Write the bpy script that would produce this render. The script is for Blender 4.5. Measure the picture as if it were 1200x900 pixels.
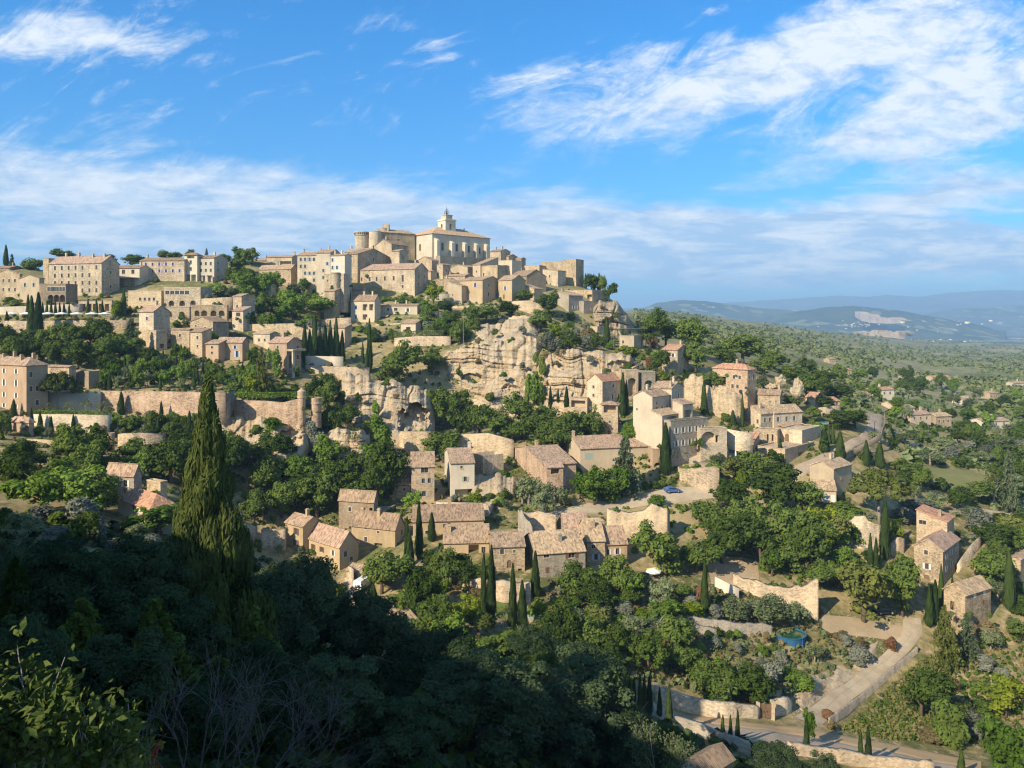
import bpy, bmesh, math, random
import numpy as np
from mathutils import Vector, Matrix, noise as mnoise
R = math.radians
SC = bpy.context.scene
for o in list(bpy.data.objects): bpy.data.objects.remove(o)
C = SC.collection
# ---------------------------------------------------------------- camera
F = 906.0; HY = 372.0                       # focal length and eye level of the 1200x900 photograph
cam = bpy.data.objects.new('camera', bpy.data.cameras.new('camera')); C.objects.link(cam)
cam.location = (0, 0, 0); cam.rotation_euler = (R(90), 0, 0)
cam.data.sensor_width = 36; cam.data.lens = 36*F/1200; cam.data.shift_y = -(450-HY)/1200
cam.data.clip_start = 0.3; cam.data.clip_end = 60000
SC.camera = cam
# ---------------------------------------------------------------- sun + sky
SUN_EL = 33.0; SUN_AZ = 225.0               # the sun stands behind the camera, to the left
sd = Vector((math.sin(R(SUN_AZ))*math.cos(R(SUN_EL)), math.cos(R(SUN_AZ))*math.cos(R(SUN_EL)), math.sin(R(SUN_EL))))
sl = bpy.data.lights.new('sun', 'SUN'); sl.energy = 4.9; sl.angle = R(0.5); sl.color = (1.0, 0.875, 0.68)
so = bpy.data.objects.new('sun', sl); C.objects.link(so); so.location = sd*300
so.rotation_euler = sd.to_track_quat('Z', 'Y').to_euler()
W_ = bpy.data.worlds.new('World'); SC.world = W_; W_.use_nodes = True
SKY_STRENGTH = 0.086
SC.view_settings.view_transform = 'Standard'; SC.view_settings.look = 'None'
SC.view_settings.exposure = 0.62; SC.view_settings.gamma = 1; SC.view_settings.use_curve_mapping = False
SC.cycles.use_denoising = True; SC.cycles.filter_width = 1.2
SC.cycles.use_adaptive_sampling = True; SC.cycles.adaptive_threshold = 0.02
SC.cycles.max_bounces = 5; SC.cycles.diffuse_bounces = 3; SC.cycles.glossy_bounces = 2; SC.cycles.transmission_bounces = 3
SC.cycles.volume_bounces = 0; SC.cycles.transparent_max_bounces = 6
SC.cycles.caustics_reflective = False; SC.cycles.caustics_refractive = False
SC.render.use_persistent_data = False

class NT:
    """small node-tree helper"""
    def __init__(s, tree):
        s.t = tree; tree.nodes.clear()
    def n(s, typ, _in=None, **kw):
        nd = s.t.nodes.new(typ)
        for k, v in kw.items(): setattr(nd, k, v)
        for k, v in (_in or {}).items(): s.set(nd.inputs[k], v)
        return nd
    def set(s, sock, v):
        if isinstance(v, bpy.types.NodeSocket): s.t.links.new(v, sock)
        elif isinstance(v, bpy.types.Node): s.t.links.new(v.outputs[0], sock)
        else:
            if isinstance(v, tuple) and len(v) == 3 and sock.type == 'RGBA': v = (*v, 1)
            sock.default_value = v
    def m(s, op, a, b=None, c=None, clamp=False):
        nd = s.n('ShaderNodeMath', operation=op, use_clamp=clamp)
        for i, v in enumerate((a, b, c)):
            if v is not None: s.set(nd.inputs[i], v)
        return nd.outputs[0]
    def v(s, op, a, b=None):
        nd = s.n('ShaderNodeVectorMath', operation=op)
        s.set(nd.inputs[0], a)
        if b is not None: s.set(nd.inputs[1], b)
        return nd.outputs[0]
    def mix(s, f, a, b, blend='MIX'):
        nd = s.n('ShaderNodeMix', data_type='RGBA', blend_type=blend)
        s.set(nd.inputs[0], f); s.set(nd.inputs[6], a); s.set(nd.inputs[7], b)
        return nd.outputs[2]
    def ramp(s, f, stops):
        nd = s.n('ShaderNodeValToRGB'); e = nd.color_ramp.elements
        while len(e) < len(stops): e.new(0.5)
        for x, (p, c) in zip(e, stops):
            x.position = p; x.color = (c, c, c, 1) if isinstance(c, (int, float)) else (*c, 1)
        s.set(nd.inputs[0], f); return nd.outputs[0]
    def noise(s, vec, scale, detail=3, rough=0.55, dist=0.0, out=0):
        nd = s.n('ShaderNodeTexNoise', {'Scale': scale, 'Detail': detail, 'Roughness': rough, 'Distortion': dist})
        if vec is not None: s.set(nd.inputs['Vector'], vec)
        return nd.outputs[out]
    def sep(s, v):
        nd = s.n('ShaderNodeSeparateXYZ'); s.set(nd.inputs[0], v); return nd.outputs
    def comb(s, x, y, z):
        nd = s.n('ShaderNodeCombineXYZ')
        for i, q in enumerate((x, y, z)): s.set(nd.inputs[i], q)
        return nd.outputs[0]
    def scale(s, v, k):
        nd = s.n('ShaderNodeVectorMath', operation='MULTIPLY'); s.set(nd.inputs[0], v); nd.inputs[1].default_value = k
        return nd.outputs[0]

def build_sky():
    n = NT(W_.node_tree)
    sky = n.n('ShaderNodeTexSky', sky_type='NISHITA', sun_disc=False, sun_elevation=R(SUN_EL), sun_rotation=R(SUN_AZ),
              altitude=400.0, air_density=1.0, dust_density=0.6, ozone_density=2.2)
    d = n.n('ShaderNodeTexCoord').outputs['Generated']
    x, y, z = n.sep(d)
    zc = n.m('MAXIMUM', z, 0.0)
    # a flat cloud deck seen in perspective
    den = n.m('ADD', zc, 0.10)
    px, py = n.m('DIVIDE', x, den), n.m('DIVIDE', y, den)
    p = n.comb(px, py, 0.0)
    # compass directions: az tangent from +Y, altitude tangent
    yy = n.m('MAXIMUM', y, 0.05)
    U, V = n.m('DIVIDE', x, yy), n.m('DIVIDE', z, yy)
    def blob(u, v, ru, rv, rot, amp):
        c, s_ = math.cos(R(rot)), math.sin(R(rot))
        du, dv = n.m('SUBTRACT', U, u), n.m('SUBTRACT', V, v)
        a = n.m('MULTIPLY_ADD', du, c/ru, n.m('MULTIPLY', dv, s_/ru))
        b = n.m('MULTIPLY_ADD', du, -s_/rv, n.m('MULTIPLY', dv, c/rv))
        r2 = n.m('MULTIPLY_ADD', a, a, n.m('MULTIPLY', b, b))
        return n.m('MULTIPLY', n.m('EXPONENT', n.m('MULTIPLY', r2, -1.0)), amp)
    def B(x, y, rx, ry, rot, amp): return blob((x-600)/F, (HY-y)/F, rx/F, ry/F, rot, amp)
    blobs = [B(70, 44, 165, 32, -2, 1.15), B(498, 45, 46, 18, -18, .72), B(1080, 95, 190, 88, 20, 1.02), B(1160, 95, 90, 60, 20, .38),
             B(800, 108, 230, 44, 15, .84), B(630, 118, 80, 34, 18, .66), B(970, 36, 190, 34, 20, .8), B(900, 60, 90, 20, 30, .35),
             B(1130, 225, 130, 24, 6, 1.0), B(1120, 160, 90, 20, 15, .6), B(1060, 184, 26, 9, 20, .55), B(1010, 165, 60, 16, 20, .45),
             B(110, 230, 380, 54, -6, 1.45), B(480, 260, 190, 34, -10, 1.0), B(650, 238, 60, 18, 0, .7), B(745, 264, 150, 18, 0, .9), B(900, 280, 160, 16, 0, .5),
             B(640, 298, 900, 46, 0, 1.0), B(980, 288, 380, 40, 0, .95), B(200, 285, 330, 24, 0, .3)]
    m = blobs[0]
    for b in blobs[1:]: m = n.m('ADD', m, b)
    low = n.m('SUBTRACT', 1.0, n.m('SMOOTHSTEP', V, 0.0, 0.30) if False else n.n('ShaderNodeMapRange', {'Value': V, 'From Min': 0.06, 'From Max': 0.30}, interpolation_type='SMOOTHSTEP').outputs[0])
    # puffy detail in direction space, streaky detail on the deck
    q = n.comb(n.m('MULTIPLY', U, 1.0), n.m('MULTIPLY', V, 2.3), 0.0)
    qa = n.m('MULTIPLY_ADD', U, .906, n.m('MULTIPLY', V, .423)); qb = n.m('MULTIPLY_ADD', U, -.423, n.m('MULTIPLY', V, .906))
    qs = n.comb(n.m('MULTIPLY', qa, .95), n.m('MULTIPLY', qb, 2.7), 3.7)
    ql = n.comb(n.m('MULTIPLY', U, 1.35), n.m('MULTIPLY', V, 6.2), 9.1)
    f1 = n.noise(q, 11.0, 13, 0.68, 0.35)
    f2 = n.noise(qs, 7.0, 12, 0.68, 0.9)
    f3 = n.noise(ql, 5.6, 12, 0.64, 0.5)
    fh = n.n('ShaderNodeMix', {0: n.m('MULTIPLY', n.m('GREATER_THAN', 2.0, 1.0), 0.66), 2: f1, 3: f2}, data_type='FLOAT').outputs[0]
    ff = n.n('ShaderNodeMix', {0: low, 2: fh, 3: f3}, data_type='FLOAT').outputs[0]
    dens = n.m('ADD', n.m('MULTIPLY', n.m('SUBTRACT', ff, 0.5), n.m('SUBTRACT', 5.0, n.m('MULTIPLY', low, 1.5))), n.m('SUBTRACT', m, 0.37))
    a = n.n('ShaderNodeMapRange', {'Value': dens, 'From Min': -0.2, 'From Max': 1.0}, interpolation_type='SMOOTHSTEP').outputs[0]
    a = n.m('MULTIPLY', a, 0.93)
    # unseen broken cloud behind the photographer, added to brighten the shaded sides
    bk = n.n('ShaderNodeMapRange', {'Value': n.m('MULTIPLY', y, -1.0), 'From Min': 0.0, 'From Max': 0.45}, interpolation_type='SMOOTHSTEP').outputs[0]
    bn = n.ramp(n.noise(d, 3.0, 6, .6), [(.38, 0), (.56, 1)])
    a = n.m('MAXIMUM', a, n.m('MULTIPLY', n.m('MULTIPLY', bk, bn), .55))
    # inner modelling of the clouds: bright heads, blue grey bodies
    g1 = n.noise(q, 16.0, 10, 0.65, 0.3)
    g2 = n.noise(ql, 8.5, 11, 0.66, 0.4)
    g = n.n('ShaderNodeMix', {0: low, 2: g1, 3: g2}, data_type='FLOAT').outputs[0]
    thick = n.n('ShaderNodeMapRange', {'Value': dens, 'From Min': 0.25, 'From Max': 1.2}).outputs[0]
    lit = n.m('ADD', n.m('MULTIPLY', n.m('SUBTRACT', g, 0.5), 5.2), n.m('SUBTRACT', 0.80, n.m('MULTIPLY', low, 0.50)))
    lit = n.m('MAXIMUM', n.m('MINIMUM', lit, 1.0), 0.0)
    cc = n.mix(lit, (3.7, 5.2, 7.2), (7.7, 8.05, 8.35))
    tint = n.mix(n.n('ShaderNodeMapRange', {'Value': V, 'From Min': .0, 'From Max': .38}).outputs[0], (0.40, 0.86, 1.18), (0.20, 1.03, 1.62))
    skyc = n.mix(1.0, sky.outputs[0], tint, 'MULTIPLY')
    col = n.mix(a, skyc, cc)
    bg = n.n('ShaderNodeBackground', {'Color': col, 'Strength': SKY_STRENGTH})
    o = n.n('ShaderNodeOutputWorld'); n.t.links.new(bg.outputs[0], o.inputs[0])
build_sky()

# ---------------------------------------------------------------- numeric noise
def _hash(ix, iy, seed):
    h = (ix.astype(np.int64)*374761393 + iy.astype(np.int64)*668265263 + seed*982451653) & 0x7fffffff
    h = ((h ^ (h >> 13))*1274126177) & 0x7fffffff
    return ((h ^ (h >> 16)) & 0xffff)/65535.0
def vnoise(x, y, seed=0):
    x = np.asarray(x, float); y = np.asarray(y, float)
    ix, iy = np.floor(x), np.floor(y); fx, fy = x-ix, y-iy
    fx, fy = fx*fx*(3-2*fx), fy*fy*(3-2*fy)
    a, b = _hash(ix, iy, seed), _hash(ix+1, iy, seed); c, d = _hash(ix, iy+1, seed), _hash(ix+1, iy+1, seed)
    return (a*(1-fx)+b*fx)*(1-fy)+(c*(1-fx)+d*fx)*fy-0.5
def fbm(x, y, oct=4, seed=0, gain=0.5):
    s, a = 0, 1.0
    for k in range(oct):
        s = s+a*vnoise(np.asarray(x)*2**k, np.asarray(y)*2**k, seed+k*17); a *= gain
    return s

# ---------------------------------------------------------------- object helpers
def obj(name, me, mat=None, parent=None, loc=(0, 0, 0), rz=0.0):
    o = bpy.data.objects.new(name, me); C.objects.link(o)
    if mat is not None and me is not None and not me.materials: me.materials.append(mat)
    o.location = loc; o.rotation_euler = (0, 0, rz)
    if parent is not None: o.parent = parent
    return o
def bm_mesh(name, bm, smooth=False):
    me = bpy.data.meshes.new(name); bm.to_mesh(me); bm.free()
    if smooth: me.polygons.foreach_set('use_smooth', [True]*len(me.polygons))
    return me
def np_mesh(name, V, Fc, mats=None, smooth=False, uv=None):
    """V (n,3), Fc (m,k) all the same size"""
    me = bpy.data.meshes.new(name); V = np.asarray(V, np.float32); Fc = np.asarray(Fc, np.int32)
    k = Fc.shape[1]; me.vertices.add(len(V)); me.vertices.foreach_set('co', V.ravel())
    me.loops.add(Fc.size); me.loops.foreach_set('vertex_index', Fc.ravel())
    me.polygons.add(len(Fc)); me.polygons.foreach_set('loop_start', np.arange(0, Fc.size, k, dtype=np.int32))
    if mats is not None: me.polygons.foreach_set('material_index', np.asarray(mats, np.int32))
    if smooth: me.polygons.foreach_set('use_smooth', np.ones(len(Fc), bool))
    me.update(calc_edges=True)
    return me
THINGS = []       # (object, px, py_top, py_base, width px)
def tag(o, label, cat, group=None):
    o['label'] = label; o['category'] = cat; o['kind'] = 'thing'
    if group: o['group'] = group
    return o
def kind(o, k): o['kind'] = k; return o
def empty(name, loc, rz=0.0):
    o = bpy.data.objects.new(name, None); C.objects.link(o); o.location = loc; o.rotation_euler = (0, 0, rz)
    o.empty_display_size = 0.5
    return o
def box(bm, x0, x1, y0, y1, z0, z1, top_in=0.0):
    t = top_in
    v = [bm.verts.new(p) for p in ((x0, y0, z0), (x1, y0, z0), (x1, y1, z0), (x0, y1, z0), (x0+t, y0+t, z1), (x1-t, y0+t, z1), (x1-t, y1-t, z1), (x0+t, y1-t, z1))]
    for f in ((3, 2, 1, 0), (4, 5, 6, 7), (0, 1, 5, 4), (1, 2, 6, 5), (2, 3, 7, 6), (3, 0, 4, 7)): bm.faces.new([v[i] for i in f])
    return v
def tube(bm, pts, rad, seg=6, cap=True):
    pts = [Vector(p) for p in pts]; rings = []
    for i, p in enumerate(pts):
        d = (pts[min(i+1, len(pts)-1)]-pts[max(i-1, 0)]).normalized()
        a = d.cross(Vector((0, 0, 1)) if abs(d.z) < .9 else Vector((1, 0, 0))).normalized(); b = d.cross(a)
        r = rad[i] if hasattr(rad, '__len__') else rad
        rings.append([bm.verts.new(p+(a*math.cos(2*math.pi*k/seg)+b*math.sin(2*math.pi*k/seg))*r) for k in range(seg)])
    for A, Bq in zip(rings, rings[1:]):
        for k in range(seg): bm.faces.new((A[k], A[(k+1) % seg], Bq[(k+1) % seg], Bq[k]))
    if cap:
        bm.faces.new(rings[0][::-1]); bm.faces.new(rings[-1])
    return rings
def lathe(bm, prof, seg=20, cx=0, cy=0, a0=0, a1=360):
    full = abs(a1-a0) >= 360; n = seg if full else seg+1
    rings = [[bm.verts.new((cx+r*math.cos(R(a0+(a1-a0)*k/seg)), cy+r*math.sin(R(a0+(a1-a0)*k/seg)), z)) for k in range(n)] for r, z in prof]
    for A, Bq in zip(rings, rings[1:]):
        for k in range(n if full else n-1): bm.faces.new((A[k], A[(k+1) % n], Bq[(k+1) % n], Bq[k]))
    return rings

# ---------------------------------------------------------------- materials
def new_mat(name):
    m = bpy.data.materials.new(name); m.use_nodes = True; return m, NT(m.node_tree)
def finish(n, col, rough=0.9, bump=None, bstr=0.3, bdist=0.1, spec=0.2):
    b = n.n('ShaderNodeBsdfPrincipled', {'Base Color': col, 'Roughness': rough, 'Specular IOR Level': spec})
    if bump is not None:
        bp = n.n('ShaderNodeBump', {'Strength': bstr, 'Distance': bdist, 'Height': bump}); n.set(b.inputs['Normal'], bp.outputs[0])
    o = n.n('ShaderNodeOutputMaterial'); n.t.links.new(b.outputs[0], o.inputs[0])
def wpos(n): return n.n('ShaderNodeNewGeometry').outputs['Position']
def mul(c, k): return tuple(min(1, x*k) for x in c)
def mat_stone(name, c, var=1.0, block=2.3, render=False):
    """rubble limestone; render=True for smooth lime render with stains"""
    m, n = new_mat(name); c = mul(c, .87 if c[0] < .59 else .93)
    p = n.n('ShaderNodeTexCoord').outputs['Object']
    rnd = n.n('ShaderNodeObjectInfo').outputs['Random']
    pj = n.v('ADD', p, n.comb(n.m('MULTIPLY', rnd, 37.0), n.m('MULTIPLY', rnd, 91.0), 0.0))
    big = n.noise(pj, 0.22, 4, 0.6)
    streak = n.noise(n.scale(pj, (1.1, 1.1, 0.16)), 1.0, 4, 0.6)
    fine = n.noise(pj, 3.2, 3, 0.7)
    vb = n.n('ShaderNodeTexVoronoi', {'Vector': n.scale(pj, (1.0, 1.0, 1.8)), 'Scale': block, 'Randomness': 0.9})
    cell = n.sep(vb.outputs['Color'])[0]
    k = 0.35 if render else 1.0
    f = n.m('ADD', n.m('MULTIPLY', n.m('SUBTRACT', big, .5), 1.1*var), n.m('MULTIPLY', n.m('SUBTRACT', streak, .5), 0.75*var))
    f = n.m('ADD', f, n.m('MULTIPLY', n.m('SUBTRACT', fine, .5), 0.7*k*var))
    f = n.m('ADD', f, n.m('MULTIPLY', n.m('SUBTRACT', cell, .5), 0.48*k*var))
    f = n.m('ADD', n.m('ADD', f, n.m('MULTIPLY', n.m('SUBTRACT', rnd, .5), .30)), 0.5, clamp=True)
    col = n.ramp(f, [(0.0, mul((c[0]*.93, c[1]*.96, c[2]*1.03), .52)), (0.42, mul(c, .9)), (0.72, mul(c, 1.12)), (1.0, mul((c[0], c[1]*1.02, c[2]*1.08), 1.3))])
    finish(n, col, 0.95, n.m('ADD', n.m('MULTIPLY', vb.outputs['Distance'], 0.6*k), fine), 0.35 if not render else .15, 0.08, 0.1)
    return m
def mat_roof(name, c, c2):
    """clay canal tiles: rows down the slope (uv in metres), lichen and odd tiles"""
    m, n = new_mat(name)
    uv = n.n('ShaderNodeUVMap').outputs[0]
    rnd = n.n('ShaderNodeObjectInfo').outputs['Random']
    uvj = n.v('ADD', uv, n.comb(n.m('MULTIPLY', rnd, 50.0), n.m('MULTIPLY', rnd, 20.0), 0.0))
    u, v, _ = n.sep(uvj)
    vor = n.n('ShaderNodeTexVoronoi', {'Vector': n.scale(uvj, (3.4, 1.7, 1.0)), 'Scale': 1.0, 'Randomness': 0.7})
    cr, cg, cb = n.sep(vor.outputs['Color'])
    patch = n.noise(uvj, 0.45, 5, 0.65)
    rows = n.noise(n.scale(uvj, (3.0, 0.25, 1)), 1.0, 2, 0.5)
    base = n.mix(n.ramp(patch, [(0.38, 0), (0.62, 1)]), c, c2)
    br = n.m('ADD', n.m('MULTIPLY', n.m('SUBTRACT', cr, .5), 0.75), n.m('MULTIPLY', n.m('SUBTRACT', rows, .5), 0.8))
    br = n.m('ADD', br, 1.0)
    col = n.mix(1.0, base, n.comb(br, br, br), 'MULTIPLY')
    col = n.mix(n.m('MULTIPLY', n.m('GREATER_THAN', cg, .8), .6), col, mul((c2[0]*1.2, c2[1]*1.25, c2[2]*1.2), 1.25))
    w = n.m('ABSOLUTE', n.m('SINE', n.m('MULTIPLY', u, 14.0)))
    st = n.m('FRACT', n.m('MULTIPLY', v, 2.6))
    finish(n, col, 0.9, n.m('ADD', w, n.m('MULTIPLY', st, .5)), 0.55, 0.08, 0.15)
    return m
def mat_plain(name, c, rough=0.7, var=0.25, scale=1.5, spec=0.3, metal=0):
    m, n = new_mat(name)
    p = n.n('ShaderNodeTexCoord').outputs['Object']
    f = n.noise(p, scale, 4, 0.6)
    col = n.ramp(f, [(0.25, mul(c, 1-var)), (0.75, mul(c, 1+var))])
    finish(n, col, rough, None, spec=spec)
    return m
def mat_leaf(name, c, c2, trans=0.28, nscale=0.35):
    """foliage: two tones in clumps, a tone of its own per tree"""
    m, n = new_mat(name)
    p = wpos(n); rnd = n.n('ShaderNodeObjectInfo').outputs['Random']
    a = n.noise(p, nscale, 3, 0.7); fine = n.noise(p, nscale*7, 2, 0.6)
    f = n.m('ADD', n.m('MULTIPLY', n.m('SUBTRACT', a, .5), 1.5), n.m('MULTIPLY', n.m('SUBTRACT', fine, .5), 1.3))
    f = n.m('ADD', n.m('ADD', f, n.m('MULTIPLY', n.m('SUBTRACT', rnd, .5), .95)), .5, clamp=True)
    col = n.mix(f, c, c2)
    d = n.n('ShaderNodeBsdfDiffuse', {'Color': col})
    t = n.n('ShaderNodeBsdfTranslucent', {'Color': n.mix(1.0, col, (1.25, 1.2, 0.6), 'MULTIPLY')})
    mx = n.n('ShaderNodeMixShader', {0: trans, 1: d.outputs[0], 2: t.outputs[0]})
    o = n.n('ShaderNodeOutputMaterial'); n.t.links.new(mx.outputs[0], o.inputs[0])
    return m
def mat_glass(name, c, rough=0.15):
    m, n = new_mat(name)
    finish(n, c, rough, None, spec=0.5); return m
M = {}
# walls
M['cream'] = mat_stone('cream stone', (.55, .435, .29), 1.2)
M['tan'] = mat_stone('tan stone', (.47, .355, .225), 1.3)
M['honey'] = mat_stone('honey stone', (.52, .39, .235), 1.2)
M['pink'] = mat_stone('pinkish stone', (.46, .32, .205), 1.35)
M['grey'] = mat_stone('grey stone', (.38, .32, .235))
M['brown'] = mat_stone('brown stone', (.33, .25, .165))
M['white'] = mat_stone('pale render', (.60, .515, .385), .6, render=True)
M['ivory'] = mat_stone('ivory render', (.57, .47, .335), .7, render=True)
M['sand'] = mat_stone('sand render', (.53, .415, .275), .7, render=True)
M['rose'] = mat_stone('rose render', (.50, .35, .225), .7, render=True)
M['ochre'] = mat_stone('ochre render', (.52, .385, .225), .7, render=True)
# roofs
M['r_tan'] = mat_roof('tan clay tiles', (.40, .265, .17), (.30, .215, .145))
M['r_pink'] = mat_roof('pink clay tiles', (.42, .265, .18), (.32, .225, .16))
M['r_red'] = mat_roof('red clay tiles', (.46, .235, .135), (.38, .22, .14))
M['r_brown'] = mat_roof('brown clay tiles', (.32, .21, .13), (.23, .165, .11))
M['r_grey'] = mat_roof('weathered tiles', (.37, .25, .155), (.27, .195, .13))
M['r_orange'] = mat_roof('orange clay tiles', (.52, .335, .19), (.44, .30, .185))
M['r_sand'] = mat_roof('sandy tiles', (.46, .325, .195), (.35, .25, .155))
M['trim'] = mat_plain('dressed stone', (.50, .42, .30), .9, .1)
# joinery
M['pane'] = mat_glass('window pane', (.045, .045, .05))
M['frame'] = mat_plain('window frame', (.27, .22, .165), .6)
M['shade'] = mat_plain('dark interior', (.035, .028, .022), .9)
M['sh_white'] = mat_plain('white shutter', (.62, .60, .55), .6, .08)
M['sh_blue'] = mat_plain('blue shutter', (.36, .47, .60), .6, .1)
M['sh_lilac'] = mat_plain('lilac shutter', (.42, .36, .52), .6, .1)
M['sh_brown'] = mat_plain('brown shutter', (.16, .085, .055), .6, .15)
M['sh_grey'] = mat_plain('grey shutter', (.36, .36, .33), .6, .1)
M['sh_green'] = mat_plain('sage shutter', (.33, .38, .31), .6, .1)
M['wood'] = mat_plain('weathered wood', (.17, .11, .065), .75, .3, 3)
M['greywood'] = mat_plain('grey wood', (.25, .22, .18), .8, .3, 3)
M['concrete'] = mat_stone('concrete', (.42, .39, .33), .6, render=True)
M['metal'] = mat_plain('dark iron', (.05, .05, .055), .45, .2)
M['whitecloth'] = mat_plain('white canvas', (.74, .72, .67), .8, .05)
M['bark'] = mat_plain('bark', (.11, .08, .055), .95, .4, 4)
M['palebark'] = mat_plain('pale bark', (.27, .235, .19), .95, .35, 4)
# foliage
M['l_oak'] = mat_leaf('holm oak leaves', (.038, .066, .012), (.15, .205, .044))
M['l_lush'] = mat_leaf('broad leaves', (.06, .11, .014), (.195, .285, .05))
M['l_olive'] = mat_leaf('olive leaves', (.075, .10, .042), (.22, .26, .12), .2)
M['l_cyp'] = mat_leaf('cypress needles', (.022, .042, .013), (.08, .12, .033), .15, .7)
M['l_cyplit'] = mat_leaf('light cypress needles', (.026, .046, .011), (.112, .138, .038), .2, .5)
M['l_pine'] = mat_leaf('pine needles', (.05, .07, .015), (.185, .20, .05), .2)
M['l_fir'] = mat_leaf('blue cedar needles', (.05, .075, .038), (.15, .185, .095), .15)
M['l_yellow'] = mat_leaf('yellow green leaves', (.10, .15, .012), (.25, .29, .03), .3)
M['l_dry'] = mat_leaf('dry scrub', (.11, .09, .04), (.24, .19, .09), .2)
M['l_red'] = mat_leaf('rusty shrub leaves', (.13, .06, .03), (.22, .12, .06), .2)
M['l_silver'] = mat_leaf('silver grey leaves', (.095, .105, .075), (.22, .23, .17), .2)
M['l_shade'] = mat_leaf('shade darkened olive leaves', (.028, .05, .02), (.09, .125, .055), .2, .5)  # olive leaf colour darkened to deepen the shade on the near slope
M['l_wood'] = mat_leaf('far woodland', (.055, .085, .026), (.175, .20, .075), .15, .03)
# ================================================================ terrain
COLS = {   # photo column -> ground profile: (row in the photo, metres away), near to far
 0: [(1400,3),(1060,11),(930,22),(800,45),(700,80),(630,120),(570,150),(535,170),(500,190),(485,200),(445,225),(420,243),(391,268),(368,280),(347,310),(322,335),(315,350)],
 100: [(1400,3),(1000,22),(800,52),(705,90),(645,120),(602,140),(560,165),(530,185),(510,198),(482,211),(458,218),(420,242),(391,266),(368,278),(346,312),(325,340),(312,360)],
 200: [(1400,3.5),(1000,28),(800,58),(705,95),(652,130),(602,155),(550,180),(520,198),(489,212),(458,220),(430,246),(410,258),(390,272),(365,290),(340,315),(325,335),(308,360)],
 300: [(1400,4),(1000,34),(820,66),(735,105),(695,135),(668,154),(645,168),(620,178),(600,184),(550,194),(527,201),(497,213),(468,226),(430,250),(405,268),(380,290),(350,312),(330,335),(306,365)],
 350: [(1400,4),(1000,37),(820,72),(740,113),(705,138),(682,155),(665,166),(640,174),(605,186),(550,200),(512,219),(465,240),(435,255),(412,270),(388,295),(365,318),(340,340),(308,370)],
 400: [(1400,4),(1000,40),(820,78),(745,120),(704,155),(670,165),(640,175),(600,188),(550,205),(512,222),(462,248),(440,260),(425,275),(400,300),(378,326),(345,345),(310,375),(295,395)],
 500: [(1400,4),(1000,46),(830,88),(770,115),(722,140),(690,152),(650,165),(620,176),(590,192),(550,215),(512,245),(490,260),(455,270),(412,285),(380,315),(350,345),(320,372),(307,392),(303,410)],
 600: [(1400,4),(1000,54),(850,92),(775,122),(732,140),(700,150),(660,160),(620,178),(580,198),(540,220),(502,252),(482,267),(412,280),(385,305),(360,335),(335,365),(318,395),(312,410)],
 680: [(1400,4),(1000,62),(860,98),(795,122),(732,142),(690,155),(640,172),(600,188),(560,208),(520,228),(479,256),(412,276),(380,338),(345,362),(337,380),(334,400)],
 718: [(1400,4),(1000,66),(860,102),(800,121),(738,142),(690,156),(640,175),(600,191),(560,211),(520,229),(480,254),(436,266),(405,305),(392,340),(354,372),(350,392),(362,440),(366,700)],
 750: [(1400,4),(1000,68),(862,104),(802,121),(740,142),(690,157),(640,177),(600,191),(570,205),(530,217),(490,240),(462,255),(437,268),(408,295),(396,335),(388,400),(380,520),(371,900),(364,1500)],
 800: [(1400,4),(1000,72),(864,107),(838,119),(802,128),(740,143),(690,158),(640,178),(600,192),(571,205),(530,216),(500,228),(470,245),(440,268),(420,290),(404,340),(394,450),(384,800),(374,1300),(367,2000)],
 900: [(1400,4),(1000,78),(868,112),(838,125),(802,134),(740,150),(700,160),(650,178),(600,198),(560,212),(530,225),(505,240),(480,252),(458,268),(442,300),(428,380),(412,550),(398,900),(387,1400),(379,2000)],
 1000: [(1400,4),(1000,82),(878,117),(840,130),(802,140),(740,155),(700,165),(640,182),(600,195),(560,212),(530,228),(512,240),(492,262),(470,320),(452,420),(428,700),(407,1200),(397,1900),(391,2600)],
 1100: [(1400,4),(1000,85),(888,118),(845,134),(802,145),(740,158),(690,171),(640,186),(600,205),(560,230),(522,275),(492,350),(462,500),(432,900),(412,1800),(403,2900),(399,3400)],
 1200: [(1400,4),(1000,88),(895,119),(845,137),(780,152),(720,165),(660,185),(610,210),(560,245),(522,300),(492,380),(462,540),(432,1000),(417,1700),(407,3000),(404,3500)],
}
ZC = {     # columns outside the frame: (metres away, height)
 -1700: [(0,-1.7),(10,3),(40,16),(80,20),(120,12),(200,-5),(300,5),(420,20),(900,10),(2500,-30),(5000,-200)],
 -800: [(0,-1.7),(10,2),(25,6),(45,9),(80,10),(110,4),(140,-12),(190,-22),(280,0),(350,16),(500,14),(2500,-30),(5000,-200)],
 -440: [(0,-1.7),(12,-1),(30,1),(45,1),(70,-3),(95,-9),(115,-15),(140,-24),(190,-26),(230,-24),(290,-4),(350,15),(500,12),(2500,-30),(5000,-200)],
 -215: [(0,-1.8),(12,-4),(30,-8),(50,-12),(75,-15),(100,-19),(120,-25),(150,-31),(190,-26),(225,-21),(270,-5),(300,2),(345,17),(500,10),(2500,-30),(5000,-200)],
 -90: [(0,-1.9),(12,-7),(30,-14),(60,-20),(85,-24),(120,-31),(150,-32),(190,-27),(215,-22),(245,-14),(270,-4),(310,8),(345,18),(500,10),(2500,-30),(5000,-200)],
}
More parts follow.
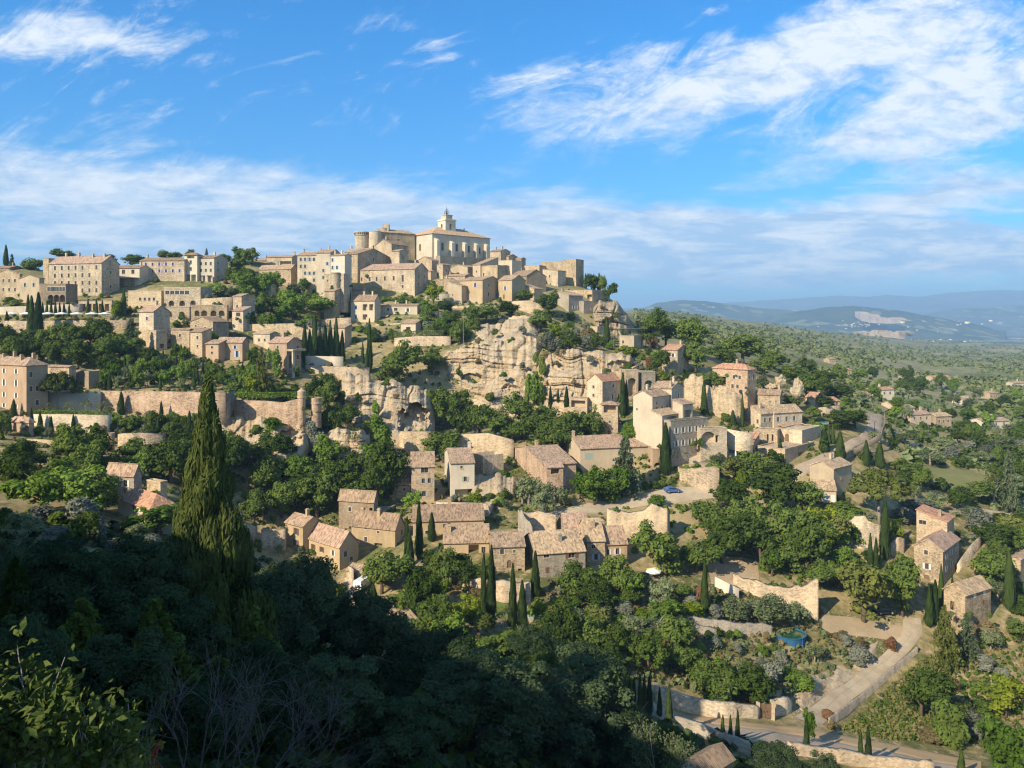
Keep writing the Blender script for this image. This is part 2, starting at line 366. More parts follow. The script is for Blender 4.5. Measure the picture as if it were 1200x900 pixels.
def _prof(pts):
    out = [(0.0, -1.7)]
    for y, d in pts: out.append((d, (HY-y)/F*d))
    d, z = out[-1]
    if d < 460: out += [(d+60, min(z-4, 12)), (d+300, 5), (1500, 8), (2600, -40), (3600, -150), (5000, -200)]
    elif d < 720: out += [(1500, 8), (2600, -40), (3600, -150), (5000, -200)]
    else: out += [(d*1.3, z-40), (max(d*1.5+600, 3800), -165), (5600, -200)]
    out.append((60000, -205))
    return out
_cu, _cp = [], []
for k in sorted(ZC): _cu.append((k-600)/F); _cp.append(ZC[k]+[(60000, -205)])
for k in sorted(COLS): _cu.append((k-600)/F); _cp.append(_prof(COLS[k]))
for k, dz in ((1500, 0), (3200, 10)):
    _cu.append((k-600)/F); _cp.append([(d, z) for d, z in _prof(COLS[1200])])
U_ = np.unique(np.round(np.concatenate([np.linspace(-2.5, -0.76, 60), np.arange(-0.76, 0.76, 0.004), np.linspace(0.76, 2.8, 60)]), 5))
D_ = np.unique(np.round(np.concatenate([np.arange(0, 20, 1.0), np.arange(20, 100, 2.0), np.arange(100, 430, 1.6), np.geomspace(430, 4000, 110), np.geomspace(4000, 25000, 36)]), 3))
_P = np.array([np.interp(D_, [d for d, _ in p], [z for _, z in p]) for p in _cp])      # columns x depth
Z_ = np.empty((len(U_), len(D_)))
for j in range(len(D_)): Z_[:, j] = np.interp(U_, _cu, _P[:, j])
# soften the facets, then roughen the ground
for _ in range(3):
    Z_[1:-1, :] = (Z_[:-2]+2*Z_[1:-1]+Z_[2:])/4
    Z_[:, 1:-1] = np.where(D_[1:-1] > 420, Z_[:, 1:-1], (Z_[:, :-2]+6*Z_[:, 1:-1]+Z_[:, 2:])/8)
_X = U_[:, None]*D_[None, :]; _Y = np.repeat(D_[None, :], len(U_), 0)
_amp = np.interp(D_, [0, 30, 100, 400, 800, 2500, 5000, 9000], [.1, .6, .8, .8, 4, 8, 5, 0])
Z_ = Z_+_amp[None, :]*fbm(_X/14, _Y/14, 3, 5)*np.interp(D_, [0, 700, 1500], [1, 1, .25])+_amp[None, :]*1.2*fbm(_X/160, _Y/160, 3, 9)*np.interp(D_, [0, 400, 900], [0, 0, 1])
_DF = np.unique(np.concatenate([D_, np.arange(30, 430, .5)]))
def gz(X, Y):
    u = np.asarray(X, float)/np.maximum(np.asarray(Y, float), .01)
    iu = np.clip(np.searchsorted(U_, u)-1, 0, len(U_)-2); jd = np.clip(np.searchsorted(D_, Y)-1, 0, len(D_)-2)
    a = np.clip((u-U_[iu])/(U_[iu+1]-U_[iu]), 0, 1); b = np.clip((Y-D_[jd])/(D_[jd+1]-D_[jd]), 0, 1)
    return (Z_[iu, jd]*(1-a)+Z_[iu+1, jd]*a)*(1-b)+(Z_[iu, jd+1]*(1-a)+Z_[iu+1, jd+1]*a)*b
def gzs(x, y): return float(gz(np.array([x]), np.array([y]))[0])
def hit(px, py, dmin=25.0):
    """distance at which the sight line through a photo point meets the ground"""
    u = (px-600)/F; z = gz(u*_DF, _DF); line = (HY-py)/F*_DF
    ok = np.nonzero((z >= line) & (_DF > dmin))[0]
    if not len(ok): return float(_DF[np.argmin(np.where((_DF > dmin) & (_DF < 3500), line-z, 1e9))])
    i = ok[0]
    if i == 0: return float(_DF[0])
    a0, a1 = line[i-1]-z[i-1], line[i]-z[i]
    t = a0/(a0-a1) if a0 > 0 else 1
    return float(_DF[i-1]+(_DF[i]-_DF[i-1])*min(max(t, 0), 1))
def PT(px, py, D=None):
    if D is None: D = hit(px, py)
    return Vector(((px-600)/F*D, D, (HY-py)/F*D))
def proj(p): return (600+F*p[0]/p[1], HY-F*p[2]/p[1])

def mat_ground():
    m, n = new_mat('ground cover')
    p = wpos(n); x, y, z = n.sep(p)
    a = n.noise(p, 0.06, 5, .62); b = n.noise(p, .5, 4, .7); c = n.noise(p, 2.5, 3, .7)
    near = n.mix(n.ramp(n.m('ADD', n.m('MULTIPLY', a, .6), n.m('MULTIPLY', b, .4)), [(.42, 0), (.58, 1)]), (.10, .105, .035), (.34, .26, .13))
    near = n.mix(n.ramp(b, [(.56, 0), (.68, 1)]), near, (.38, .29, .175))
    f1 = n.noise(p, .0045, 5, .6); f2 = n.noise(p, .03, 4, .7)
    far = n.mix(n.ramp(n.m('ADD', n.m('MULTIPLY', f1, .5), n.m('MULTIPLY', f2, .5)), [(.4, 0), (.6, 1)]), (.12, .135, .05), (.31, .27, .14))
    vf = n.n('ShaderNodeTexVoronoi', {'Vector': n.scale(p, (.0016, .0030, 0.0)), 'Scale': 1.0})
    fr, fg, fb = n.sep(vf.outputs['Color'])
    fld = n.mix(n.ramp(fr, [(.35, 0), (.75, 1)]), (.05, .075, .03), (.20, .20, .075))
    fld = n.mix(n.ramp(fg, [(.8, 0), (.84, 1)]), fld, (.33, .27, .14))
    fld = n.mix(n.ramp(n.noise(p, .0025, 4, .6), [(.46, 0), (.54, 1)]), fld, (.045, .06, .025))
    t1 = n.n('ShaderNodeMapRange', {'Value': y, 'From Min': 280, 'From Max': 420}).outputs[0]
    t2 = n.n('ShaderNodeMapRange', {'Value': y, 'From Min': 2800, 'From Max': 3600}).outputs[0]
    col = n.mix(t2, n.mix(t1, near, far), fld)
    cc = n.m('ADD', n.m('MULTIPLY', n.m('SUBTRACT', c, .5), .9), 1.0)
    col = n.mix(1.0, col, n.comb(cc, cc, cc), 'MULTIPLY')
    finish(n, col, .95, c, .5, .2, .1); return m
M['ground'] = mat_ground()
nu, nd = Z_.shape
V = np.stack([_X, _Y+0.0, Z_], -1).reshape(-1, 3)
i, j = np.meshgrid(np.arange(nu-1), np.arange(2, nd-1), indexing='ij')
Fc = np.stack([i*nd+j, (i+1)*nd+j, (i+1)*nd+j+1, i*nd+j+1], -1).reshape(-1, 4)
terrain = kind(obj('terrain', np_mesh('terrain', V, Fc, smooth=True), M['ground']), 'structure')
# the road shelf and the hillside behind the photographer
nx, ny = 60, 40
gx = np.linspace(-150, 150, nx); gy = np.concatenate([np.linspace(-120, -2, ny-6), np.linspace(-1, 2.4, 6)])
X, Y = np.meshgrid(gx, gy, indexing='ij')
Zb = -1.75+np.clip((-Y-14)/50, 0, 1)*7+np.clip((-X-20)/70, 0, 1)*np.clip((-Y)/40+.3, 0, 1)*9+fbm(X/9, Y/9, 3, 2)*.5*np.clip((-Y-6)/8, 0, 1)
V = np.stack([X, Y, Zb], -1).reshape(-1, 3); ny = len(gy)
i, j = np.meshgrid(np.arange(nx-1), np.arange(ny-1), indexing='ij')
Fc = np.stack([i*ny+j, (i+1)*ny+j, (i+1)*ny+j+1, i*ny+j+1], -1).reshape(-1, 4)
kind(obj('hillside', np_mesh('hillside', V, Fc, smooth=True), M['ground']), 'structure')

# ---------------------------------------------------------------- mountains beyond the valley
def mat_mountain(name, rock=.75, patches=True):
    m, n = new_mat(name)
    p = wpos(n)
    a = n.noise(n.scale(p, (1, 1, 2.5)), .0014, 6, .62); b = n.noise(p, .006, 5, .65)
    col = n.mix(n.ramp(a, [(.4, 0), (.62, 1)]), (.028, .045, .02), (.085, .10, .045))
    col = n.mix(n.ramp(b, [(rock-.03, 0), (rock+.03, 1)]), col, (.46, .42, .35))
    vf = n.n('ShaderNodeTexVoronoi', {'Vector': n.scale(p, (.0022, .0022, 0.0))})
    fr, fg, _ = n.sep(vf.outputs['Color'])
    if patches: col = n.mix(n.m('MULTIPLY', n.m('GREATER_THAN', fg, .86), .7), col, (.22, .22, .10))
    finish(n, col, .95, b, .4, 30, .05); return m
M['mount'] = mat_mountain('wooded limestone hills', .66)
def mountain(name, ridge, D, depth, base=-203, seed=0, rough=1.0, mat='mount', back=2.5, cols=260, rows=46):
    """ridge: photo points of the skyline; the flank runs DEPTH metres towards us and BACK*DEPTH behind"""
    px = np.linspace(ridge[0][0], ridge[-1][0], cols)
    ry = np.interp(px, [a for a, _ in ridge], [b for _, b in ridge])
    u = (px-600)/F; zr = np.maximum((HY-ry)/F*D, base+2)
    t = np.concatenate([np.linspace(-1, 0, rows), np.linspace(0, back, rows//2)[1:]])
    Dg = D+t*depth
    h = np.where(t < 0, (1+t)**1.35, np.clip(1-t/back, 0, 1)**1.2)
    X = u[:, None]*Dg[None, :]; Y = np.repeat(Dg[None, :], cols, 0)
    n1 = fbm(X/900, Y/1500, 5, seed); n2 = 1-np.abs(fbm(X/700, Y/1600, 4, seed+3))*3.0
    Zm = base+(zr-base)[:, None]*h[None, :]*(1+rough*(.30*n1+.16*(n2-1))*(1-np.exp(-((t)[None, :]*2.2)**2)))
    Zm += fbm(X/160, Y/160, 3, seed+8)*16*rough*h[None, :]
    Zm[0, :] = base-5; Zm[-1, :] = base-5; Zm[:, 0] = base-5; Zm[:, -1] = base-5
    V = np.stack([X, Y, Zm], -1).reshape(-1, 3); r = len(t)
    i, j = np.meshgrid(np.arange(cols-1), np.arange(r-1), indexing='ij')
    Fc = np.stack([i*r+j, (i+1)*r+j, (i+1)*r+j+1, i*r+j+1], -1).reshape(-1, 4)
    kind(obj(name, np_mesh(name, V, Fc, smooth=True), M[mat]), 'structure')
mountain('mountains', [(300,372),(560,366),(740,361),(800,357),(880,353),(930,350),(985,346),(1015,348),(1040,345),(1075,348),(1110,343),(1170,340),(1230,341),(1320,345),(1500,352),(1700,366)], 15500, 5000, seed=2, rough=.9, back=1.6)
mountain('hills', [(700,380),(740,366),(770,355),(800,351),(830,353),(870,359),(910,362),(950,364),(1010,370),(1050,378)], 7800, 1700, seed=11, rough=.8, cols=200)
mountain('hills', [(880,384),(920,368),(960,361),(1000,358),(1040,362),(1080,369),(1130,377),(1180,388)], 6600, 1300, seed=21, rough=.55, cols=200)
mountain('hills', [(1020,380),(1080,370),(1120,362),(1170,360),(1230,357),(1320,360),(1450,378)], 10500, 1900, seed=31, rough=.8, cols=200)
# ---------------------------------------------------------------- air between here and the mountains
def build_haze():
    bm = bmesh.new(); box(bm, -72000, 72000, -170, 25500, -240, 590)
    m = bpy.data.materials.new('summer air'); m.use_nodes = True; n = NT(m.node_tree)
    v = n.n('ShaderNodeVolumePrincipled', {'Color': (0.46, .72, 1.0), 'Density': 0.00012, 'Anisotropy': 0.0})
    o = n.n('ShaderNodeOutputMaterial'); n.t.links.new(v.outputs[0], o.inputs['Volume'])
    kind(obj('haze', bm_mesh('haze', bm), m), 'stuff')
build_haze()
# ================================================================ houses
RECTS = []          # (x0, x1, ytop, ybase, distance) of what is built, for keeping trees off
MARKS = []          # (name, px, py) landmarks used when plants are described
rng = random.Random(7)
_wc = {}
def window_mesh(w, h, k):
    key = (round(w, 2), round(h, 2), k)
    if key in _wc: return _wc[key]
    bm = bmesh.new(); x = w/2
    if k in 'ws':
        y = .16; v = [bm.verts.new(q) for q in ((-x, y, 0), (x, y, 0), (x, y, h), (-x, y, h))]; bm.faces.new(v)
        nf = len(bm.faces)
        f = .065
        for a in ((-x, -x+f, 0, h), (x-f, x, 0, h), (-x+f, x-f, 0, f), (-x+f, x-f, h-f, h), (-f/2, f/2, f, h-f)):
            box(bm, a[0], a[1], .09, .158, a[2], a[3])
        n2 = len(bm.faces)
        box(bm, -x-.12, x+.12, -.10, .06, -.13, -.004)
        if k == 'w':
            for a in ((-x-.16, -x-.003, 0, h), (x+.003, x+.16, 0, h), (-x-.16, x+.16, h+.003, h+.2)): box(bm, a[0], a[1], -.03, .03, a[2], a[3])
        me = bm_mesh('window', bm); me.materials.append(M['pane']); me.materials.append(M['frame']); me.materials.append(M['trim'])
        for i, p in enumerate(me.polygons): p.material_index = 0 if i < nf else (1 if i < n2 else 2)
    elif k == 'c':                                   # closed shutters
        box(bm, -x, -.01, .02, .07, 0, h); box(bm, .01, x, .02, .07, 0, h); me = bm_mesh('window', bm)
    else:                                            # door leaf
        box(bm, -x, x, .14, .2, 0, h); me = bm_mesh('door', bm); me.materials.append(M['wood'])
    _wc[key] = me; return me
def shutter_mesh(w, h, mat):
    key = (round(w, 2), round(h, 2), 'sh', mat)
    if key in _wc: return _wc[key]
    bm = bmesh.new(); box(bm, -w/2, w/2, -.065, -.015, .0, h); me = bm_mesh('shutter', bm); me.materials.append(M[mat])
    _wc[key] = me; return me
def G(c, r, k='w', w=.95, h=1.45, z=(.08, .95), s=(.06, .94), drop=0.0, seed=1):
    q = random.Random(seed*31+c*7+r); out = []
    for j in range(r):
        for i in range(c):
            if q.random() < drop: continue
            out.append((s[0]+(i+.5)*(s[1]-s[0])/c, z[0]+(j+.5)*(z[1]-z[0])/r, w, h, k))
    return out
def facade(bm, o, ud, inn, width, zb, zt, ops, depth=.28):
    o, ud, inn = Vector(o), Vector(ud), Vector(inn); up = Vector((0, 0, 1))
    us = sorted({0.0, width} | {round(v, 4) for q in ops for v in q[:2]}); zs = sorted({zb, zt} | {round(v, 4) for q in ops for v in q[2:4]})
    def P(u, z, d=0): return o+ud*u+up*z+inn*d
    def quad(a, b, c, d): bm.faces.new([bm.verts.new(q) for q in (a, b, c, d)])
    for u0, u1 in zip(us, us[1:]):
        for z0, z1 in zip(zs, zs[1:]):
            uc, zc = (u0+u1)/2, (z0+z1)/2
            if any(q[0] < uc < q[1] and q[2] < zc < q[3] for q in ops): continue
            quad(P(u0, z0), P(u1, z0), P(u1, z1), P(u0, z1))
    for q in ops:
        u0, u1, z0, z1, k = q[:5]; dd = depth if k in 'wscd' else (1.6 if k in 'oa' else depth)
        quad(P(u0, z0), P(u0, z1), P(u0, z1, dd), P(u0, z0, dd)); quad(P(u1, z0), P(u1, z1), P(u1, z1, dd), P(u1, z0, dd))
        quad(P(u0, z0), P(u1, z0), P(u1, z0, dd), P(u0, z0, dd)); quad(P(u0, z1), P(u1, z1), P(u1, z1, dd), P(u0, z1, dd))
        quad(P(u0, z0, dd), P(u1, z0, dd), P(u1, z1, dd), P(u0, z1, dd))
        if k in 'av':                                # arch: fill the two upper corners
            r = (u1-u0)/2; zc = z1-min(r, (z1-z0)*.7); hh = z1-zc; uc = (u0+u1)/2
            for sgn in (-1, 1):
                arc = [P(uc+sgn*r*math.cos(t), zc+hh*math.sin(t), .004) for t in [i*math.pi/12 for i in range(7)]]
                corner = P(uc+sgn*r, z1, .004)
                for a, b in zip(arc, arc[1:]): bm.faces.new([bm.verts.new(x) for x in (corner, a, b)])
def slope(bm, uvl, a, b, c, d, t=.2):
    """one roof plane: a-b along the eave, d-c along the ridge"""
    a, b, c, d = map(Vector, (a, b, c, d)); nrm = (b-a).cross(d-a).normalized()
    if nrm.z < 0: nrm = -nrm
    lo = [p-nrm*t for p in (a, b, c, d)]; hi = [a, b, c, d]
    vh = [bm.verts.new(p) for p in hi]; vl = [bm.verts.new(p) for p in lo]
    e = (b-a).normalized(); s = (d-a)-e*((d-a).dot(e)); s.normalize()
    fs = [bm.faces.new(vh), bm.faces.new(vl[::-1])]
    for i in range(4): fs.append(bm.faces.new((vh[i], vh[(i+1) % 4], vl[(i+1) % 4], vl[i])))
    for f in fs:
        for l in f.loops: q = l.vert.co-a; l[uvl].uv = (q.dot(e), q.dot(s))
def B(short, label, xc, xl, xr, ye, yb, th, roof='L', wall='tan', rt='r_tan', L=(), Rr=(), rise=None, dl=8.0, dr=8.0, D=None,
      sh='sh_white', ch=(), cat='house', name='stone_house', group=None, oh=.35, extra=None, zlow=10.0, pitch=.30):
    if D is None: D = hit(xc, yb)
    c0 = PT(xc, yb, D); t = R(th); r, l = (math.cos(t), math.sin(t)), (-math.sin(t), math.cos(t))
    def solve(x, d): return ((x-600)*c0.y-F*c0.x)/(F*d[0]-(x-600)*d[1])
    wr = solve(xr, r) if xr is not None else dr
    wl = solve(xl, l) if xl is not None else dl
    if not (1 < wr < 70): print('odd width R', short, wr); wr = dr
    if not (1 < wl < 70): print('odd width L', short, wl); wl = dl
    h = (yb-ye)/F*D
    root = tag(empty(name, c0, t), label, cat, group)
    bm = bmesh.new()
    def ops(lst, width, face):
        out = []
        for q in lst:
            s, zf, w, hh, k = q[:5]; w = min(w, width*.9); hh = min(hh, h*.8)
            u = (1-s)*width if face == 'L' else s*width
            u = min(max(u, w/2+.15), width-w/2-.15); zc = zf*h; z0 = max(.02, zc-hh/2); z1 = min(h-.15, z0+hh)
            out.append((round(u-w/2, 4), round(u+w/2, 4), round(z0, 4), round(z1, 4), k, q[5] if len(q) > 5 else sh))
        keep = []
        for q in out:
            if all(q[1] <= p[0] or q[0] >= p[1] or q[3] <= p[2] or q[2] >= p[3] for p in keep): keep.append(q)
        return keep
    oL, oR = ops(L, wl, 'L'), ops(Rr, wr, 'R')
    facade(bm, (0, 0, 0), (0, 1, 0), (1, 0, 0), wl, -zlow, h, oL); facade(bm, (0, 0, 0), (1, 0, 0), (0, 1, 0), wr, -zlow, h, oR)
    facade(bm, (wr, 0, 0), (0, 1, 0), (-1, 0, 0), wl, -zlow, h, []); facade(bm, (0, wl, 0), (1, 0, 0), (0, -1, 0), wr, -zlow, h, [])
    def tri(*p): bm.faces.new([bm.verts.new(q) for q in p])
    rb = bmesh.new(); uvl = rb.loops.layers.uv.new('uv'); e = oh
    zr = lambda x, y: h
    if roof == 'L':
        rs = rise or pitch*wr/2; g = rs/(wr/2); z0 = h-g*e+.12; zt = h+rs+.12
        slope(rb, uvl, (-e, wl+e*.6, z0), (-e, -e*.6, z0), (wr/2, -e*.6, zt), (wr/2, wl+e*.6, zt))
        slope(rb, uvl, (wr+e, -e*.6, z0), (wr+e, wl+e*.6, z0), (wr/2, wl+e*.6, zt), (wr/2, -e*.6, zt))
        for y in (0, wl): tri((0, y, h), (wr, y, h), (wr/2, y, h+rs))
        zr = lambda x, y: h+rs*(1-abs(x-wr/2)/(wr/2))
    elif roof == 'R':
        rs = rise or pitch*wl/2; g = rs/(wl/2); z0 = h-g*e+.12; zt = h+rs+.12
        slope(rb, uvl, (-e*.6, -e, z0), (wr+e*.6, -e, z0), (wr+e*.6, wl/2, zt), (-e*.6, wl/2, zt))
        slope(rb, uvl, (wr+e*.6, wl+e, z0), (-e*.6, wl+e, z0), (-e*.6, wl/2, zt), (wr+e*.6, wl/2, zt))
        for x in (0, wr): tri((x, 0, h), (x, wl, h), (x, wl/2, h+rs))
        zr = lambda x, y: h+rs*(1-abs(y-wl/2)/(wl/2))
    elif roof == 'hip':
        k = min(wr, wl)/2; rs = rise or pitch*k; g = rs/k; z0 = h-g*e+.12; zt = h+rs+.12
        if wr >= wl: A, Bq = (k, wl/2, zt), (wr-k, wl/2, zt)
        else: A, Bq = (wr/2, k, zt), (wr/2, wl-k, zt)
        c = [(-e, -e, z0), (wr+e, -e, z0), (wr+e, wl+e, z0), (-e, wl+e, z0)]
        def tri_s(a, b, t_): slope(rb, uvl, a, b, Vector(t_)+Vector((1e-3, 1e-3, 0)), Vector(t_))
        if wr >= wl:
            slope(rb, uvl, c[0], c[1], Bq, A); slope(rb, uvl, c[2], c[3], A, Bq); tri_s(c[3], c[0], A); tri_s(c[1], c[2], Bq)
        else:
            slope(rb, uvl, c[3], c[0], A, Bq); slope(rb, uvl, c[1], c[2], Bq, A); tri_s(c[0], c[1], A); tri_s(c[2], c[3], Bq)
        zr = lambda x, y: h+g*min(min(x, wr-x), min(y, wl-y))
    elif roof in ('sL', 'sR'):                       # lean-to falling towards the left / right face
        wd = wr if roof == 'sL' else wl; rs = rise or pitch*wd; g = rs/wd; z0 = h-g*e+.12; zt = h+rs+g*.2+.12
        if roof == 'sL':
            slope(rb, uvl, (-e, wl+e*.6, z0), (-e, -e*.6, z0), (wr+.2, -e*.6, zt), (wr+.2, wl+e*.6, zt))
            for y in (0, wl): tri((0, y, h), (wr, y, h), (wr, y, h+rs))
            tri((wr, 0, h), (wr, wl, h), (wr, wl, h+rs), (wr, 0, h+rs)); zr = lambda x, y: h+g*x
        else:
            slope(rb, uvl, (-e*.6, -e, z0), (wr+e*.6, -e, z0), (wr+e*.6, wl+.2, zt), (-e*.6, wl+.2, zt))
            for x in (0, wr): tri((x, 0, h), (x, wl, h), (x, wl, h+rs))
            tri((0, wl, h), (wr, wl, h), (wr, wl, h+rs), (0, wl, h+rs)); zr = lambda x, y: h+g*y
    elif roof == 'flat':
        p = .35
        for a in ((-.06, wr+.06, -.06, p), (-.06, wr+.06, wl-p, wl+.06), (-.06, p, p, wl-p), (wr-p, wr+.06, p, wl-p)):
            box(rb, a[0], a[1], a[2], a[3], h-.02, h+.22)
        box(rb, p, wr-p, p, wl-p, h-.5, h-.12)
    if not ch and roof in ('L', 'R', 'hip') and min(wl, wr) > 5 and rng.random() < .7: ch = [(.5, rng.uniform(.1, .9))] if roof == 'L' else [(rng.uniform(.1, .9), .5)]
    obj('wall', bm_mesh('wall', bm), M[wall], root)
    if len(rb.faces):
        ro = obj('roof', bm_mesh('roof', rb), M[rt if roof != 'flat' else wall], root)
        for cx_, cy_ in ch:
            x, y = cx_*wr, cy_*wl; z = zr(x, y); cb = bmesh.new()
            box(cb, -.38, .38, -.32, .32, -.6, 1.25); box(cb, -.48, .48, -.42, .42, 1.25, 1.37)
            box(cb, -.3, .3, -.25, .25, 1.37, 1.6)
            obj('chimney', bm_mesh('chimney', cb), M[wall], ro, (x, y, z))
    else: rb.free()
    for face, lst, width in (('L', oL, wl), ('R', oR, wr)):
        for u0, u1, z0, z1, k, s_ in lst:
            if k not in 'wscdv': continue
            u = (u0+u1)/2; w, hh = round(u1-u0, 2), round(z1-z0, 2)
            pos, rz = ((0, u, z0), -math.pi/2) if face == 'L' else ((u, 0, z0), 0)
            me = window_mesh(w, hh, {'v': 'd'}.get(k, k))
            if k == 'c' and not me.materials: me.materials.append(M[s_])
            wo = obj('door' if k in 'dv' else 'window', me, None, root, pos, rz)
            if k == 's':
                for sx in (-1, 1): obj('shutter', shutter_mesh(w*.52, hh, s_), None, wo, (sx*(w*.78), 0, 0))
    if extra: extra(root, wl, wr, h)
    pts = [proj(c0+Vector((r[0]*a+l[0]*b, r[1]*a+l[1]*b, 0))) for a in (0, wr) for b in (0, wl)]
    xs = [p[0] for p in pts]
    RECTS.append((min(xs), max(xs), ye-3, yb, D)); MARKS.append((short, (min(xs)+max(xs))/2, (ye+yb)/2))
    return root
# ================================================================ the village, house by house
def part(root, name, bm, mat, loc=(0, 0, 0), parent=None): return obj(name, bm_mesh(name, bm), M[mat], parent or root, loc)
# ---- hotel wing on the left skyline
B('the big hotel', 'large four storey cream hotel with a long tiled roof and shaded gable end', 119, 57.5, 140, 308, 347, 76, 'L', 'cream', 'r_pink',
  L=G(7, 4, 'w', .95, 1.7, s=(.05, .97), z=(.06, .98), drop=.08), Rr=G(1, 2, 'w', .9, 1.4, drop=.3), ch=[(.5, .85), (.5, .6), (.4, .3), (.4, .08)], cat='hotel', name='hotel', rise=3.2)
B('the block behind the hotel', 'plain flat fronted stone block joined to the far end of the big hotel', 57, 50.5, None, 303, 340, 76, 'flat', 'tan', dr=9, cat='hotel wing', name='hotel_wing')
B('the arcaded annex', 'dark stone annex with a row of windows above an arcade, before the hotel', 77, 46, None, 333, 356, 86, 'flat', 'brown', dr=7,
  L=G(6, 1, 'w', 1.0, 1.7, z=(.62, .86), s=(.3, .98))+G(3, 1, 'a', 2.2, 2.6, z=(.06, .5), s=(.32, .98)), cat='annex', name='hotel_annex', D=288)
B('the grey roofed house', 'pale house with a dull grey brown roof between arcaded annex and gabled house', 46, 23, 52, 326, 354, 74, 'R', 'sand', 'r_brown', L=G(2, 1, 's', .9, 1.5, z=(.55, .9)), sh='sh_grey', D=296)
B('the left gabled house', 'tan gabled house at the left edge below the dark trees', 23, -8, 26, 321, 347, 74, 'R', 'tan', 'r_tan', L=G(4, 2, 'w', .9, 1.4, z=(.1, .9)), rise=1.8, D=300)
B('the far left roof', 'low house showing only its tiled roof at the left edge skyline', 11, -10, None, 314, 326, 76, 'L', 'brown', 'r_brown', dr=8, D=345)
def wing_terrace(root, wl, wr, h):
    bm = bmesh.new(); box(bm, -3.2, -.05, .2, wl-.2, h*.40, h*.40+.22); part(root, 'balcony', bm, 'white')
    for k in range(7):
        bm = bmesh.new(); y = .5+k*(wl-1)/6; box(bm, -3.0, -2.8, y-.1, y+.1, -3, h*.40-.002); part(root, 'column', bm, 'greywood')
B('the low white wing', 'low white hotel wing of three windows over a dark colonnade', 163.5, 126, None, 314, 334, 84, 'L', 'white', 'r_brown', dr=9, L=G(3, 1, 'w', 1.3, 1.7, z=(.66, .9))+G(6, 1, 'o', 3.4, 2.6, z=(.04, .36), s=(.02, .98)), cat='hotel wing', name='hotel_wing', extra=wing_terrace)
B('the lilac shuttered block', 'cream two row block with lilac shutters and brown roof left of the white tower', 216, 164, None, 305, 330, 84, 'L', 'cream', 'r_brown', dr=10, sh='sh_lilac',
  L=G(6, 2, 's', .8, 1.35, z=(.35, .98), s=(.06, .97), drop=.15, seed=4), ch=[(.5, .98), (.5, .1)], cat='hotel wing', name='hotel_wing')
def pil(root, wl, wr, h):
    for k in range(4):
        bm = bmesh.new(); y = .4+k*(wl-.8)/3; box(bm, -.9, -.3, y-.22, y+.22, -4, h*.24); part(root, 'column', bm, 'white')
B('the white tower', 'white three storey tower with a flat hipped cap, standing on columns', 231, 216, 236, 298, 330, 80, 'hip', 'white', 'r_brown', L=G(1, 2, 'w', 1.0, 1.5, z=(.34, .84), s=(.3, .7))+[(.5, .92, 3.4, 1.5, 'o')]+G(2, 1, 'o', 2.2, 3, z=(.0, .24)), cat='hotel wing', name='hotel_tower', rise=.8, oh=.6)
B('the balcony wing', 'white wing with roof balcony and shaded gable right of the white tower', 251, 231.5, 267, 302, 331, 78, 'L', 'white', 'r_brown', L=G(3, 2, 'w', .95, 1.35, z=(.36, .9))+G(2, 1, 'o', 2.8, 3, z=(.0, .24)), Rr=G(2, 3, 'w', .9, 1.2, drop=.4), cat='hotel wing', name='hotel_wing', extra=pil)
B('the terrace house', 'long low stone building with four small windows under the hotel terrace', 189, 150, None, 341, 360, 84, 'flat', 'honey', dr=9, L=G(4, 1, 'w', .9, 1.2, z=(.3, .7), s=(.3, .85)), Rr=(), D=292)
B('the terrace arcade', 'two level terrace building with wide dark openings below the white tower', 235, 192, None, 337, 361, 84, 'flat', 'cream', dr=9, L=G(5, 1, 'w', 1.6, 1.4, z=(.62, .9), s=(.03, .7))+G(3, 1, 'a', 2.2, 2, z=(.06, .42)), D=290)
B('the shaded gable cottage', 'stone cottage with a large shaded end wall beside the garden trees', 283, 273, 299, 347, 371, 62, 'L', 'tan', 'r_tan', D=284, L=[(.5, .5, .9, 1.3, 'w')])
B('the small porch cottage', 'tiny cream cottage with a single window and pinkish roof left of garden trees', 285, 272, None, 364, 373, 76, 'sL', 'cream', 'r_pink', dr=5, L=[(.55, .5, 1.6, 1.4, 'w')], D=279)
# ---- centre skyline
B('the skyline loggia house', 'cream skyline house with a dark loggia and tan roof above garden trees', 342, 313, None, 301, 322, 80, 'L', 'cream', 'r_pink', dr=8, L=[(.72, .66, 6.5, 1.8, 'o')], ch=[(.5, .05)], D=362)
B('the skyline cottage', 'low skyline cottage with a pinkish roof left of the loggia house', 318, 296, None, 305, 322, 80, 'L', 'tan', 'r_pink', dr=8, D=366)
B('the garden house', 'broad tan house half hidden by garden trees with a shaded right end', 341, 303, 349, 315, 334, 72, 'L', 'tan', 'r_tan', D=340, rise=2)
B('the tall end house', 'tallest cream house at the left end of the terrace row, with iron balcony', 372, 348.5, None, 299, 336, 82, 'L', 'cream', 'r_tan', dr=12, L=G(4, 4, 's', .85, 1.45, z=(.1, .98), drop=.3, seed=2), sh='sh_grey', ch=[(.5, .95), (.5, .1)], D=332)
B('the middle row house', 'cream row house with grey shutters in the middle of the terrace row', 387, 371, None, 296, 335, 80, 'L', 'ivory', 'r_tan', dr=12, L=G(3, 4, 's', .8, 1.4, z=(.15, .98), drop=.35, seed=5), sh='sh_grey', ch=[(.5, .5)], D=330)
B('the blue shuttered row house', 'pale row house with blue shutters and double pitched roof beside shaded gable house', 404, 386, 412, 299, 336, 72, 'L', 'white', 'r_tan', L=G(3, 3, 's', .85, 1.5, z=(.25, .98), drop=.15, seed=6), sh='sh_blue', ch=[(.5, .4), (.4, .8)], D=328)
